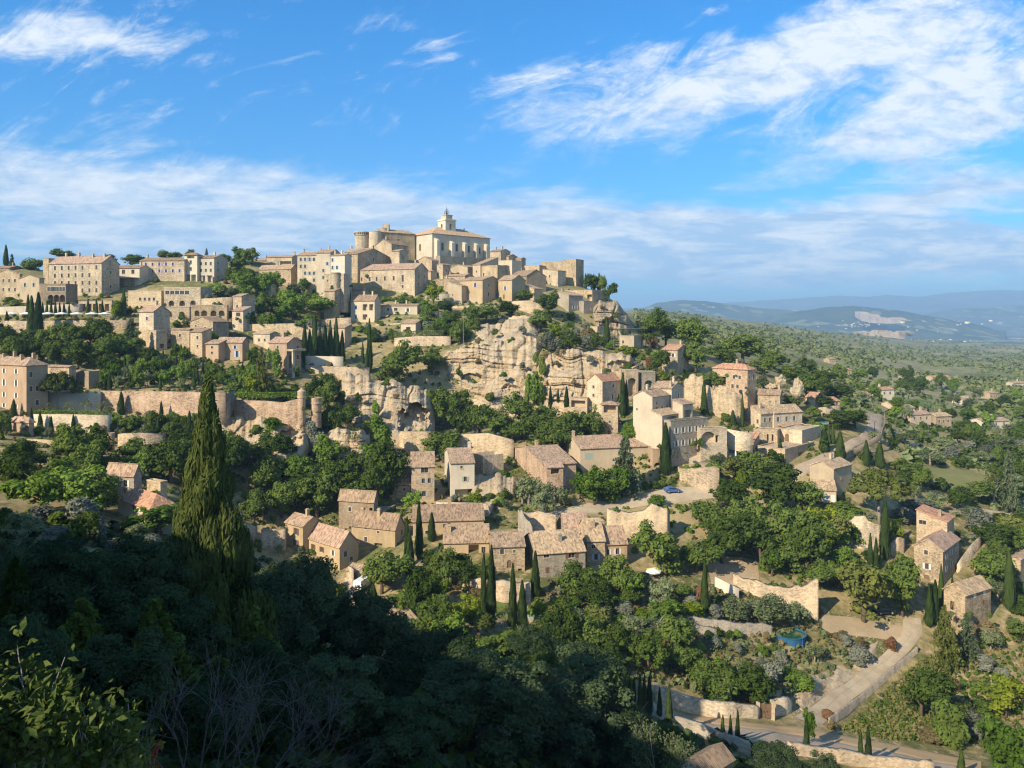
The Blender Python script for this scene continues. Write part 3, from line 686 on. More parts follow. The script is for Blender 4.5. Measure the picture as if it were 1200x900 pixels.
def bay(root, wl, wr, h):
    bm = bmesh.new(); lathe(bm, [(0, h-.8), (2.0, h+.3), (2.0, h+.6), (1.8, h+.6), (1.8, -5)], 18); part(root, 'bay_tower', bm, 'cream', (0, 3.6, 0))
B('the terrace with a round bay', 'walled terrace house with a half round stone bay below the row houses', 403, 380, 410, 321, 338, 78, 'flat', 'cream', L=G(4, 1, 'w', .7, .9, z=(.3, .8), drop=.2), D=322, extra=bay)
B('the shaded gable house', 'brown house showing a broad shaded gable to the right, left of the castle', 419, 403, 456, 297.5, 322, 58, 'L', 'tan', 'r_brown', rise=3.2, L=[(.5, .7, .9, 1.4, 'w'), (.5, .3, .9, 1.4, 'w')], Rr=[(.5, .8, 1.0, 1.5, 'w')], ch=[(.5, .05)], D=356)
B('the tall gable behind', 'lit plain gable house between castle and shaded gable house', 459, 440, 478, 286, 312, 55, 'R', 'tan', 'r_brown', rise=2.6, D=374)
B('the narrow house by the church', 'narrow stone house with small roof tucked against the church end wall', 468, 459, 478.5, 294, 312, 60, 'L', 'cream', 'r_tan', D=368, Rr=[(.5, .6, .8, 1.2, 'w')])
B('the long cream house', 'long cream house with six tall windows and a pinkish roof below the church', 486, 417, 501.5, 315, 347, 68, 'L', 'cream', 'r_pink', L=[(.10, .66, .9, 1.7, 'w'), (.24, .66, .95, 2, 'w'), (.36, .66, .95, 2, 'w'), (.50, .67, .95, 2, 'w'), (.65, .67, .95, 2.0, 'w'), (.80, .66, 1.1, 3.0, 'w'), (.80, .36, .9, 1.4, 'w'), (.79, .1, .7, 1.0, 'w'), (.3, .3, .5, .5, 'w')],
  Rr=G(2, 2, 'w', .8, 1.3, z=(.3, .9), drop=.3), rise=3.0, ch=[(.5, .1)])
# ---- castle
def castle():
    D = 392.0; c0 = PT(424.3, 297, D)
    root = tag(empty('castle', c0), 'medieval castle with round corbelled tower and high pale walls on the skyline', 'castle')
    k = D/F
    def tower(px, w, yt, yb, name, corb=True):
        bm = bmesh.new(); r = w/2*k; zt, zb = (297-yt)*k, (297-yb)*k-4
        prof = [(r*1.03, zb), (r, zt-(5.2*k if corb else .1))]
        if corb: prof += [(r*1.09, zt-4.4*k), (r*1.09, zt-1.2*k), (r*1.13, zt-1.1*k), (r*1.13, zt), (r*.95, zt), (r*.95, zt-.8)]
        else: prof += [(r*1.04, zt-.1), (r*1.04, zt), (0.01, zt+.2)]
        lathe(bm, prof, 28); o = part(root, name, bm, 'cream', ((px-424.3)*k, 0, 0))
        if corb:
            for a in range(150, 391, 15):
                cb = bmesh.new(); box(cb, -.22, .22, -.1, .14, 0, 1.3)
                c = obj('arrow_slit', bm_mesh('arrow_slit', cb), M['shade'], o, (r*1.09*math.cos(R(a)), r*1.09*math.sin(R(a)), zt-3.5*k), R(a+90))
        return o
    tower(424.3, 16, 272, 296, 'round_tower')
    tower(439.5, 15, 271.5, 298, 'round_tower', False)
    # upper drum and long shaded curtain wall
    bm = bmesh.new(); lathe(bm, [(5.6*k, 20*k), (5.6*k, (297-267)*k), (5.9*k, (297-266.5)*k), (.1, (297-265.5)*k)], 20); part(root, 'stair_turret', bm, 'cream', (23*k, 6, 0))
    bm = bmesh.new()
    facade(bm, (0, 0, 0), (math.cos(R(32)), math.sin(R(32)), 0), (-math.sin(R(32)), math.cos(R(32)), 0), 20, -8, (297-272)*k, [(4, 5.2, 6, 8, 'w'), (10, 11, 6, 7.6, 'w'), (14.5, 15.3, 3, 4.4, 'w')])
    o = part(root, 'wall', bm, 'tan', (20*k, -1, 0))
    bm = bmesh.new(); uvl = bm.loops.layers.uv.new('uv'); ca, sa = math.cos(R(32)), math.sin(R(32)); zt = (297-272)*k
    q = lambda u, v, z: (u*ca-v*sa, u*sa+v*ca, z)
    slope(bm, uvl, q(-.3, -.4, zt), q(20.3, -.4, zt), q(19, 6, zt+2.3), q(1, 6, zt+2.3)); part(root, 'roof', bm, 'r_sand', (20*k, -1, 0))
    bm = bmesh.new(); box(bm, -1.6, 1.6, -1.6, 1.6, -2, 2.4); part(root, 'chimney', bm, 'cream', (26*k, 6, (297-267)*k))
    RECTS.append((416, 478, 265, 297, D)); MARKS.append(('the castle', 445, 280))
castle()
# ---- church and bell tower
def church_more(root, wl, wr, h):
    for i, s in enumerate((.055, .30, .52, .72, .90)):
        bm = bmesh.new(); w, d, hh = 1.7, 2.5, h*(.80 if i else .84); x = s*wr
        v = [bm.verts.new(p) for p in ((x-w/2, -d, -5), (x+w/2, -d, -5), (x+w/2, -.01, -5), (x-w/2, -.01, -5), (x-w/2, -d, hh-1.2), (x+w/2, -d, hh-1.2), (x+w/2, -.01, hh), (x-w/2, -.01, hh))]
        for f in ((4, 5, 6, 7), (0, 1, 5, 4), (1, 2, 6, 5), (3, 0, 4, 7)): bm.faces.new([v[i_] for i_ in f])
        part(root, 'buttress', bm, 'white')
    bm = bmesh.new(); box(bm, .25, wr*.97, -6.4, -2.6, -6, h*.24); part(root, 'side_chapel', bm, 'grey')
    bm = bmesh.new(); box(bm, -.22, wr+.22, -.22, -.005, h-.35, h-.02); part(root, 'cornice', bm, 'white')
B('the church', 'large pale church with five buttresses and an orange tiled hipped roof', 506.5, 477.5, 574, 273, 309, 42, 'hip', 'white', 'r_orange', L=[(.52, .58, 1.9, 3.6, 'v')], Rr=[(.17, .58, 1.5, 4.0, 'w'), (.41, .58, 1.4, 3.8, 'w'), (.62, .56, 1.4, 3.6, 'w'), (.81, .54, 1.4, 3.6, 'w')],
  rise=4.8, cat='church', name='church', D=392, oh=.6)
bpy_ch = [o for o in C.objects if o.name == 'church'][0]
church_more(bpy_ch, *[((42, 477.5),)[0][0] and 21.9, 38.6, 36/F*392])
def bell_tower():
    D = 410.0; k = D/F; c0 = PT(523.5, 272, D); th = R(42)
    root = tag(empty('bell_tower', c0, th), 'square stone belfry with arched openings and iron spire above the church roof', 'bell tower')
    a = 3.35; bm = bmesh.new()
    for o, u, i in (((-a, -a, 0), (0, 1, 0), (1, 0, 0)), ((-a, -a, 0), (1, 0, 0), (0, 1, 0)), ((a, -a, 0), (0, 1, 0), (-1, 0, 0)), ((-a, a, 0), (1, 0, 0), (0, -1, 0))):
        facade(bm, o, u, i, 2*a, -8, 13*k, [(a-.8, a+.8, 2.2*k, 9.0*k, 'a')])
    part(root, 'wall', bm, 'white')
    bm = bmesh.new(); box(bm, -a-.35, a+.35, -a-.35, a+.35, 12.6*k, 13.7*k); box(bm, -a-.15, a+.15, -a-.15, a+.15, 13.7*k, 14.4*k); part(root, 'cornice', bm, 'white')
    bm = bmesh.new(); b = 2.1; box(bm, -b, b, -b, b, 14.4*k, 19.0*k); box(bm, -b-.25, b+.25, -b-.25, b+.25, 19.0*k, 19.8*k); part(root, 'lantern', bm, 'cream')
    bm = bmesh.new()
    for q in range(4):
        s, t = ((-1, -1), (1, -1), (1, 1), (-1, 1))[q]; tube(bm, [(s*.9, t*.9, 19.8*k), (s*.75, t*.75, 24*k), (0, 0, 27.5*k)], .1, 5)
    for z in (21.5, 24): tube(bm, [(.85*math.cos(R(t)), .85*math.sin(R(t)), z*k) for t in range(0, 361, 30)], .08, 4)
    tube(bm, [(0, 0, 19.8*k), (0, 0, 30.5*k)], .09, 5); part(root, 'iron_spire', bm, 'metal')
    bm = bmesh.new(); lathe(bm, [(.05, 1.1), (.35, .95), (.45, .3), (.65, 0), (.6, -.05)], 14); part(root, 'bell', bm, 'metal', (0, 0, 21.2*k))
    RECTS.append((512, 535, 243, 272, D)); MARKS.append(('the bell tower', 523, 258))
bell_tower()
# ---- crowd of houses below and right of the church
B('the gable under the church', 'narrow gabled house of rough stone at the foot of the church end', 506, 488, 514, 305, 336, 52, 'R', 'tan', 'r_tan', D=372, rise=2)
B('the lean-to house', 'narrow stone house with a lean-to roof below the first church buttress', 519, 512, 528, 310, 335, 50, 'R', 'cream', 'r_tan', D=366, Rr=G(1, 2, 'w', .8, 1.2))
B('the low roofed cottages', 'low cluster cottage with speckled pale roof below the church chapel', 536, 507, 545, 331, 345, 62, 'R', 'tan', 'r_sand', D=350, L=[(.4, .5, .8, 1.0, 'w')])
B('the cottage above it', 'small cottage with dark porch behind the speckled low roof', 545, 519, 555, 323, 338, 58, 'L', 'tan', 'r_tan', D=360, Rr=[(.5, .5, 2.2, 1.6, 'o')])
B('the long house right of the church', 'tall lit house stepping up behind the lilac shuttered house, with flat shaded side', 583, 562, 597, 311, 342, 50, 'flat', 'honey', D=362, L=[(.5, .55, .9, 1.4, 'w'), (.25, .7, .6, .8, 'w')])
B('the narrow lit house', 'narrow lit house with a sloping roof just below the church corner', 563, 554, 584, 310, 330, 55, 'sL', 'sand', 'r_tan', D=368, L=[(.5, .6, .7, 1.0, 'w')])
B('the turret roof house', 'small skyline house with a brown tiled cap right of the church', 587, 574, 598, 294, 318, 52, 'L', 'cream', 'r_brown', D=392, ch=[(.5, .3), (.5, .9)])
B('the glazed roof house', 'pale house with a glazed roof terrace right of the church', 600, 580, 612, 305, 322, 55, 'flat', 'ivory', D=384, L=[(.6, .6, 3.0, 1.2, 'w'), (.2, .6, 1, 1.2, 'w')])
B('the lilac shuttered house', 'square ochre house with lilac shutters above the cliff', 565.5, 539, 588, 328, 357, 56, 'L', 'ochre', 'r_tan', sh='sh_lilac', L=[(.68, .80, 1.1, 1.7, 's'), (.68, .22, .9, 1.4, 'c', 'sh_grey')], Rr=[(.3, .42, .9, 1.7, 's'), (.7, .42, 1.0, 1.8, 's'), (.7, .8, .7, .9, 'w'), (.3, .8, .8, 1.0, 'w')], D=338, rise=1.9)
B('the lit annex', 'windowless lit annex stepping down left of the lilac shuttered house', 541, 525, None, 335, 361, 60, 'sR', 'sand', 'r_tan', dr=7, D=339, L=[(.35, .6, .6, .8, 'w')])
B('the right neighbour house', 'ochre house with blue shutter and gabled roof right of lilac shuttered house', 600, 584, 616, 328, 352, 55, 'L', 'ochre', 'r_tan', sh='sh_blue', L=[(.5, .6, .9, 1.7, 's'), (.4, .18, 1, 2, 'd')], D=341, rise=2.4)
B('the loggia house', 'tall cream house with stacked dark loggias left of the cypress pair', 439, 411, 446, 352, 379, 70, 'L', 'ivory', 'r_brown', L=[(.22, .7, 1.0, 1.6, 's'), (.22, .3, 1.0, 1.6, 's'), (.60, .70, 2.2, 2.6, 'o'), (.86, .70, 1.9, 2.6, 'o'), (.60, .28, 2.2, 2.2, 'o')], sh='sh_blue', D=322, rise=2.4, ch=[(.5, .2), (.5, .55)])
def porch(root, wl, wr, h):
    bm = bmesh.new(); uvl = bm.loops.layers.uv.new('uv'); slope(bm, uvl, (-3.4, wl*.98, h*.30), (-3.4, wl*.62, h*.30), (-.02, wl*.62, h*.52), (-.02, wl*.98, h*.52)); part(root, 'porch_roof', bm, 'r_sand')
B('the porch house', 'low cream house with a tiled porch and two chimneys right of the loggia house', 489, 439, 494, 358, 376, 76, 'L', 'ivory', 'r_brown', L=[(.32, .75, 1, 1.2, 'w'), (.5, .75, 1.5, 1.3, 'w'), (.78, .7, 1.1, 1.5, 's'), (.35, .25, 4.2, 2.0, 'o'), (.8, .2, 3, 1.6, 'o')], ch=[(.5, .55), (.5, .3)], extra=porch, D=326)
# ---- right shoulder of the hilltop
B('the flat topped tower', 'square flat topped tower house, tallest on the right shoulder', 675, 660, 684, 304, 339, 54, 'flat', 'honey', Rr=[(.5, .4, .7, 1.2, 'w')], D=384, name='tower_house', cat='tower house')
B('the house below the tower', 'lit stone house with one window in front of the flat topped tower', 654, 636, 663, 317, 340, 54, 'sR', 'cream', 'r_tan', L=[(.5, .28, .9, 1.5, 'w'), (.45, .72, .8, 1.2, 'w')], D=376, rise=1)
B('the wall house behind', 'high roofless looking stone front left of the flat topped tower', 661, 634, None, 306.5, 330, 70, 'flat', 'tan', dr=5, D=392)
B('the small skyline house', 'small plain skyline house at the left of the ivy covered ruins', 611, 599, 616, 303, 326, 60, 'L', 'tan', 'r_tan', D=396)
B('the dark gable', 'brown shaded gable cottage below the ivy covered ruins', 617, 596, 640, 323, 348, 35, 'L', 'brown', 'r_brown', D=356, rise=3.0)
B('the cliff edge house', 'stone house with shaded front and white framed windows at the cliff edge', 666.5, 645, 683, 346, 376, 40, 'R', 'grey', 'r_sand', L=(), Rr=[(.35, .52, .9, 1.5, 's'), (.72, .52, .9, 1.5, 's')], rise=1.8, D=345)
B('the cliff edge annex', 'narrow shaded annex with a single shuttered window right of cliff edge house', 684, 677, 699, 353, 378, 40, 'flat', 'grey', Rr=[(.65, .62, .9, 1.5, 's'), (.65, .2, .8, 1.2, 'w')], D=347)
B('the upper cliff house', 'long low lit house with dark openings above the rock bluff', 694, 660, 714, 340, 356, 60, 'flat', 'honey', L=[(.92, .5, 2.4, 2.4, 'o'), (.35, .5, 3.6, 1.6, 'o')], D=360, ch=[])
# ---- left middle
B('the four storey mansion', 'tall pinkish four storey mansion at the left edge with shaded right side', 31, -12, 56, 428, 486, 62, 'hip', 'rose', 'r_tan', L=[(.40, z, .85, h_, 's') for z, h_ in ((.86, 1.2), (.62, 1.7), (.37, 1.25), (.15, 1.1))]+[(.73, z, .85, h_, 's') for z, h_ in ((.86, 1.2), (.62, 1.7), (.37, 1.25), (.15, 1.1))], sh='sh_white', Rr=G(3, 3, 'w', .8, 1.4, drop=.45, seed=9), ch=[(.5, .9), (.5, .6), (.3, .3), (.6, .15)], name='mansion', cat='mansion', D=200, rise=1.8)
B('the wing behind the mansion', 'low tan wing with its own roof joined behind the mansion', 81, 56, 89, 430, 450, 66, 'L', 'tan', 'r_grey', D=218)
B('the mansion annex', 'shaded flat roofed annex between the mansion wing and garden wall', 104, 88, 118, 436, 460, 50, 'flat', 'brown', D=219)
B('the house with a ruined turret', 'gabled house with a white window above the ruined turret', 180, 163, 199, 365, 391, 60, 'L', 'cream', 'r_tan', L=[(.55, .68, .9, 1.2, 's')], sh='sh_lilac', D=262, rise=2.2)
B('the ruined turret', 'broken square turret of bare stone below the gabled house', 183, 167, 196, 387, 412, 52, 'none', 'tan', D=255, Rr=[(.5, .25, 1.4, 1.5, 'o')], name='ruined_turret', cat='ruin')
B('the tall square house', 'tall tan house with a shaded right wall and low brown roof', 249.5, 223, 268, 377, 398, 60, 'R', 'tan', 'r_brown', L=[(.66, .6, .9, 1.3, 'w'), (.25, .75, .7, .9, 'w')], D=262, rise=1.6)
B('the slim tower house', 'slim stepped tower house in front of the tall square house', 237, 223, 248, 389, 420, 60, 'sL', 'tan', 'r_brown', L=[(.6, .78, .9, 1.1, 'w'), (.6, .45, .7, .9, 'w')], D=254)
B('the blue shuttered villa', 'rose villa with pale blue shutters and a balcony on pillars', 284, 254, 292, 401, 429, 74, 'L', 'rose', 'r_tan', sh='sh_blue', L=[(.22, .78, .9, 1.1, 's'), (.72, .78, .9, 1.1, 's'), (.24, .5, 1.0, 2.0, 's'), (.80, .5, 1.0, 2.0, 's'), (.3, .15, 3.0, 1.4, 'o'), (.8, .15, 2.2, 1.4, 'o')], D=253, rise=1.5)
B('the villa side wing', 'plain wing with a small window joined left of the blue shuttered villa', 256, 241, None, 403, 424, 74, 'L', 'rose', 'r_tan', dr=8, L=[(.5, .8, .8, .8, 'w'), (.5, .5, .8, .8, 'w')], D=251.5)
B('the upper terrace house', 'small cream house with speckled roof right of the blue shuttered villa', 316, 297, 327, 391, 410, 64, 'L', 'cream', 'r_sand', L=[(.35, .6, .8, 1, 'w'), (.7, .6, .8, 1, 'w')], D=266)
def lg(root, wl, wr, h):
    bm = bmesh.new(); box(bm, .3, 1.1, -2.6, -2.0, -4, h*.72); part(root, 'pillar', bm, 'ivory')
    bm = bmesh.new(); box(bm, .1, wr*.9, -2.9, -.02, h*.72, h*.79); part(root, 'porch_roof', bm, 'tan')
B('the pillared house', 'house with a pillared corner porch left of the cypress row', 336, 315, 353, 402, 436, 58, 'L', 'rose', 'r_pink', L=[(.5, .85, .9, 1.1, 'w')], Rr=[(.3, .35, 1.8, 4.0, 'o'), (.75, .5, .9, 1.5, 'w'), (.75, .85, .9, 1.0, 'w')], D=250, rise=1.8, extra=lg)
# ---- under the cliff, right
B('the cliff house', 'cream house with a red tiled roof pressed against the cliff face', 706, 688, 727, 447, 480, 48, 'R', 'cream', 'r_red', L=[(.42, .78, .8, 1.0, 'w'), (.42, .48, .8, 1.0, 'w')], Rr=[(.6, .80, .8, 1.0, 'w'), (.55, .4, .9, 1.6, 's'), (.9, .4, .8, 1.5, 's')], D=249, rise=2.2)
B('the cave terrace', 'low stone front with wide dark opening built into the cliff foot', 688, 667, None, 467, 479, 74, 'flat', 'tan', dr=4, L=[(.5, .45, 4.6, 2.2, 'o')], D=250)
B('the belvedere tower', 'slim square tower with an open roofed belvedere between two cypresses', 724, 705, None, 474, 512, 78, 'hip', 'tan', 'r_tan', dr=4.5, L=[(.5, .84, 3.6, 2.0, 'o'), (.5, .46, .7, .8, 'w'), (.5, .1, 1, 1.8, 'd')], D=229, oh=.5, name='tower_house', cat='tower house')
B('the pergola roof house', 'small flat roofed house below a netted pergola right of the bluff', 743, 726, 754, 394, 408, 60, 'flat', 'sand', D=292, L=[(.25, .5, .8, 1.2, 'w')])
B('the pink roofed house', 'narrow house with pink roof between garden trees right of the arches', 794, 776, 807, 410, 436, 55, 'L', 'tan', 'r_red', L=[(.7, .75, .9, 1.2, 's')], Rr=[(.4, .6, .9, 1.3, 'w'), (.7, .6, .9, 1.3, 'w')], D=268, rise=1.6)
B('the terraced mansion upper block', 'upper gabled block of the terraced mansion with a tall white window', 787, 764, 801, 455, 505, 54, 'L', 'cream', 'r_tan', Rr=[(.55, .80, .8, 1.5, 's')], L=[(.3, .7, .8, 1.0, 'w')], D=222, rise=1.5, ch=[(.5, .2), (.1, .1)])
B('the terraced mansion', 'big stepped cream house with a blank lit side and shuttered front', 764.5, 742, 784.5, 465, 506, 45, 'R', 'ivory', 'r_tan', Rr=[(.25, .8, .7, .9, 'w'), (.25, .60, .8, 1.8, 'c', 'sh_brown'), (.55, .60, .8, 1.8, 's'), (.85, .60, .8, 1.8, 's')], L=[(.2, .6, .5, .6, 'w')], D=216, rise=1.6)
B('the terraced mansion porch', 'lower porch block with a dark glazed loggia in front of terraced mansion', 776, 763, 797, 487, 524, 45, 'sR', 'ivory', 'r_sand', Rr=[(.55, .80, 4.4, 2.2, 'o')], L=(), D=212)
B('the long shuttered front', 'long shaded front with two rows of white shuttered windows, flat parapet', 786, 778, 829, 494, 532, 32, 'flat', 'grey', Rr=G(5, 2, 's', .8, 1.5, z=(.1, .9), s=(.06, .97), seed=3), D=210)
B('the awning terrace', 'short block with an awning roof beside the upper gabled block', 800, 788, 812, 474, 500, 40, 'sR', 'ivory', 'r_pink', Rr=[(.5, .55, 3.2, 2.2, 'o')], D=216)
B('the red roofed villa', 'tall square villa with bright red hipped roof facing the plain', 876, 835, 885.5, 433, 462, 42, 'hip', 'pink', 'r_red', L=[(.62, .66, .9, 1.2, 'w'), (.78, .66, .9, 1.2, 'w'), (.58, .28, .9, 1.3, 'w'), (.72, .28, .9, 1.3, 'w'), (.30, .4, 2.4, 4.0, 'o')], Rr=G(2, 1, 'w', .8, 1.3, z=(.5, .85)), D=250, rise=1.5, ch=[(.5, .4)], pitch=.25)
B('the grey roofed ridge house', 'long low house with a grey tiled roof behind the many roofed house', 914, 888, None, 463, 480, 66, 'L', 'tan', 'r_grey', dr=9, D=248, ch=[(.5, .5), (.5, .1)])
def sunporch(root, wl, wr, h):
    bm = bmesh.new(); uvl = bm.loops.layers.uv.new('uv'); slope(bm, uvl, (wr*.15, -3.2, h*.42), (wr*1.0, -3.2, h*.42), (wr*1.0, -.02, h*.52), (wr*.15, -.02, h*.52)); part(root, 'porch_roof', bm, 'r_pink')
    for k in range(4):
        b = bmesh.new(); x = wr*(.17+k*.27); box(b, x-.12, x+.12, -3.0, -2.76, -3, h*.43); part(root, 'post', b, 'wood')
B('the many roofed house', 'wide cream house under several stepped tan roofs with lit side wall', 891.5, 871, 906, 485, 510, 30, 'R', 'cream', 'r_sand', L=[(.82, .62, .8, 1.3, 'w'), (.82, .2, .8, 1.3, 'w')], Rr=[(.35, .68, .9, 1.3, 'w'), (.75, .68, .9, 1.3, 'w'), (.5, .2, .7, 1.1, 'w')], D=238, rise=2.2, ch=[(.4, .3)])
B('the porch wing', 'right wing with a long porch roof on posts joined to many roofed house', 907, 890, 940, 484, 512, 22, 'R', 'cream', 'r_sand', Rr=[(.15, .72, .9, 1.4, 's'), (.45, .72, .9, 1.4, 's'), (.72, .72, .9, 1.4, 's'), (.5, .2, 3.0, 1.8, 'o')], sh='sh_grey', D=240, rise=2.0, ch=[(.3, .5), (.1, .5)], extra=sunporch)
B('the roadside block', 'cream flat roofed block with a rounded door above the road garage', 940, 913, 962, 505, 527, 46, 'flat', 'cream', L=[(.35, .55, 1.2, 2.4, 'v')], D=229)
B('the terrace basement', 'low basement wall with two narrow openings under the porch wing', 911, 883, None, 505, 522, 62, 'flat', 'tan', dr=5, L=[(.6, .5, .5, 2.0, 'o'), (.8, .5, .5, 2.0, 'o')], D=229.5)
B('the roadside garage', 'long low garage with a dark square door beside the road', 920, 888, 954, 527, 548, 44, 'flat', 'tan', Rr=[(.50, .42, 2.6, 2.2, 'd'), (.84, .6, 2.0, 2.8, 'o')], D=218)
B('the small red roof', 'small outbuilding with a flat red roof left of the roadside garage', 883, 866, 890, 517, 530, 55, 'sL', 'pink', 'r_red', D=223)
B('the house below the road', 'sand coloured house with a tall blank wall below the bend of the road', 977, 949, 998, 549, 592, 40, 'R', 'sand', 'r_sand', L=[(.92, .52, .7, 1.0, 'w')], Rr=[(.4, .70, .6, .7, 'w'), (.3, .2, .7, .8, 'w'), (.7, .2, .7, .8, 'w')], D=201, rise=1.4, ch=[(.5, .5)])
B('the garden room', 'low garden room with white double doors in front of house below road', 980, 953, None, 575, 592, 74, 'sL', 'sand', 'r_sand', dr=5, L=[(.35, .45, .9, 1.9, 'c'), (.6, .45, .9, 1.9, 'c'), (.85, .45, .9, 1.9, 'c')], D=196)
# ---- lower hamlet
B('the three light tower house', 'tall stone house with triple window and grey shutters above the hamlet', 482, None, 509, 547, 594, 8, 'R', 'tan', 'r_grey', dl=8, Rr=[(.58, .90, 1.8, 1.2, 'w'), (.52, .64, .8, 1.2, 's'), (.78, .64, .8, 1.2, 's'), (.55, .32, .9, 1.3, 's')], sh='sh_grey', D=193, rise=3.0)
B('the side house', 'lower wing with a big tiled roof left of the three light tower house', 453, None, 482, 568, 592, 8, 'R', 'tan', 'r_grey', dl=8.5, Rr=[(.72, .74, .6, .7, 'w')], D=194, rise=3.6)
B('the pale porch house', 'pale square house with sage shutters and a flat white porch beside rocks', 528, 521, 556, 543, 585, 10, 'R', 'white', 'r_tan', Rr=[(.46, .88, .6, .7, 'w'), (.62, .55, .8, 1.2, 's'), (.55, .1, 4.5, 2.4, 'o')], sh='sh_green', D=196, rise=2.4, ch=[(.95, .5)])
B('the ruin beside the porch', 'broken stone shell with one post right of the pale porch house', 566, 556, 590, 534, 572, 30, 'none', 'cream', D=208, name='ruined_house', cat='ruin')
B('the dormer house', 'low house with a sunken terrace and pink lean-to roof on the right', 637, 598, 675, 545, 585, 18, 'R', 'pink', 'r_tan', Rr=[(.62, .5, 1.2, 2.4, 'c', 'sh_blue')], L=(), D=199, rise=2.6)
B('the lean-to bay', 'small pink roofed bay projecting from the front of the dormer house', 641, None, 660, 548, 584, 12, 'sR', 'pink', 'r_pink', dl=3, Rr=[(.5, .86, 2.2, 1.2, 'o')], D=195.5)
B('the long farmhouse', 'long farmhouse with speckled tan roof behind the big cedar', 680, 661, 766, 526, 560, 14, 'R', 'sand', 'r_tan', Rr=[(.12, .72, 2.4, 1.8, 'c', 'sh_green'), (.55, .6, .9, 1.3, 'w'), (.85, .6, .8, 1.0, 'w')], D=212, rise=2.4, ch=[(.02, .5)])
B('the arch portal', 'small square gatehouse with a round arched doorway right of long farmhouse', 765, None, 776, 527, 562, 8, 'flat', 'rose', dl=4, Rr=[(.5, .38, 1.9, 3.0, 'a')], D=211, name='gatehouse', cat='gatehouse')
B('the back barn', 'plain barn with one small window behind the hamlet roofs', 438, 397, 443, 587, 618, 76, 'L', 'brown', 'r_grey', L=[(.32, .62, .7, 1.0, 'w'), (.92, .6, .8, 1.6, 'o')], D=180, rise=2.0)
B('the ochre double roof house', 'ochre house under two roof planes with a tall chimney', 463, 412, 474, 620, 662, 70, 'L', 'ochre', 'r_brown', L=[(.33, .96, .7, .8, 'w'), (.62, .86, .6, .6, 'w'), (.33, .62, .7, 1.1, 'w'), (.62, .5, 2, .8, 'o')], Rr=G(2, 3, 'w', .8, 1.3, drop=.3, seed=12), D=171, rise=2.8, ch=[(.4, .45), (.7, .9)])
B('the farmhouse with vine', 'long farmhouse with brown shutters and vine above the shaded slope', 398, 352, 420, 641, 678, 50, 'L', 'ochre', 'r_pink', sh='sh_brown', L=[(.12, .74, .75, 1.15, 's'), (.34, .74, .75, 1.15, 's'), (.56, .74, .75, 1.15, 's'), (.84, .74, .75, 1.15, 's', 'sh_white'), (.62, .18, .9, 1.8, 's'), (.86, .18, .9, 1.8, 's')], Rr=[(.3, .72, .8, 1.2, 's', 'sh_grey'), (.62, .5, .8, 1.2, 'w')], D=165, rise=2.8)
B('the small end house', 'small ochre end house with shaded right gable and brown shutters', 355, 334.5, 378, 617, 648, 52, 'L', 'ochre', 'r_tan', sh='sh_brown', L=[(.62, .74, .9, 1.5, 's'), (.62, .3, .9, 1.4, 's')], D=171, rise=1.6)
B('the long barn', 'long barn with lumpy brown roof across the top of the hamlet', 484, None, 567, 611, 640, 6, 'R', 'ochre', 'r_brown', dl=9, Rr=[(.2, .5, .9, 1.2, 'w')], D=174, rise=2.6)
B('the sagging roof house', 'ochre house with a broad sagging brown roof and dark recessed porch', 520, None, 573, 636, 660, 4, 'R', 'ochre', 'r_grey', dl=8, Rr=[(.12, .5, .5, .5, 'w'), (.66, .55, 2.2, 2.8, 'o'), (.88, .6, .9, 1.4, 'w')], D=165, rise=2.8, ch=[(.12, .3)])
B('the arched window house', 'stone house with an arched upper window and small roof', 577, 573, 615, 641, 684, 6, 'R', 'tan', 'r_grey', dl=7, Rr=[(.30, .86, .8, 1.1, 'w'), (.68, .86, .5, .6, 'w'), (.52, .52, .9, 1.6, 'v'), (.85, .28, .8, 1.6, 'o')], D=158, rise=1.7)
B('the big stone house', 'big rough stone house with lit gable wall and broad speckled roof', 629, 614, 686, 649, 695, 12, 'R', 'grey', 'r_sand', Rr=[(.72, .90, 1.3, 1.0, 's', 'sh_brown'), (.2, .92, 1.2, .6, 'w'), (.22, .56, .8, 1.2, 'c', 'sh_brown'), (.69, .66, .8, 1.3, 'c', 'sh_brown'), (.32, .12, 1.0, 2.2, 'v'), (.05, .14, .8, 2, 'd')], D=157, rise=2.9, ch=[(.55, .25)])
B('the stepped roof house', 'house with a speckled stepped roof right of the big stone house', 688, None, 709, 634, 672, 6, 'R', 'tan', 'r_sand', dl=11, Rr=[(.35, .82, .8, .8, 'w'), (.5, .5, .8, 1.3, 's')], sh='sh_blue', D=166, rise=3.4, ch=[(.5, .3)])
B('the white shuttered cottage', 'end cottage with two white shuttered windows at the right of the hamlet', 705, None, 735, 638, 668, 8, 'R', 'pink', 'r_tan', dl=8, Rr=[(.25, .68, .7, 1.3, 's'), (.62, .70, .8, 1.3, 's'), (.9, .3, .9, 1.7, 'v')], D=167, rise=2.8, ch=[(.2, .5)])
B('the shaded barn', 'low barn roof half sunk in the shade below the white van', 462, 427, 490, 735, 757, 40, 'R', 'grey', 'r_sand', L=[(.6, .6, .9, 1.2, 'w')], D=134, rise=1.6)
B('the garage by the van', 'small garage with a white door beside the white van', 427, 406, 434, 672, 690, 62, 'sL', 'ochre', 'r_tan', L=[(.5, .4, 2.4, 2.0, 'c', 'sh_white')], D=160, rise=.8)
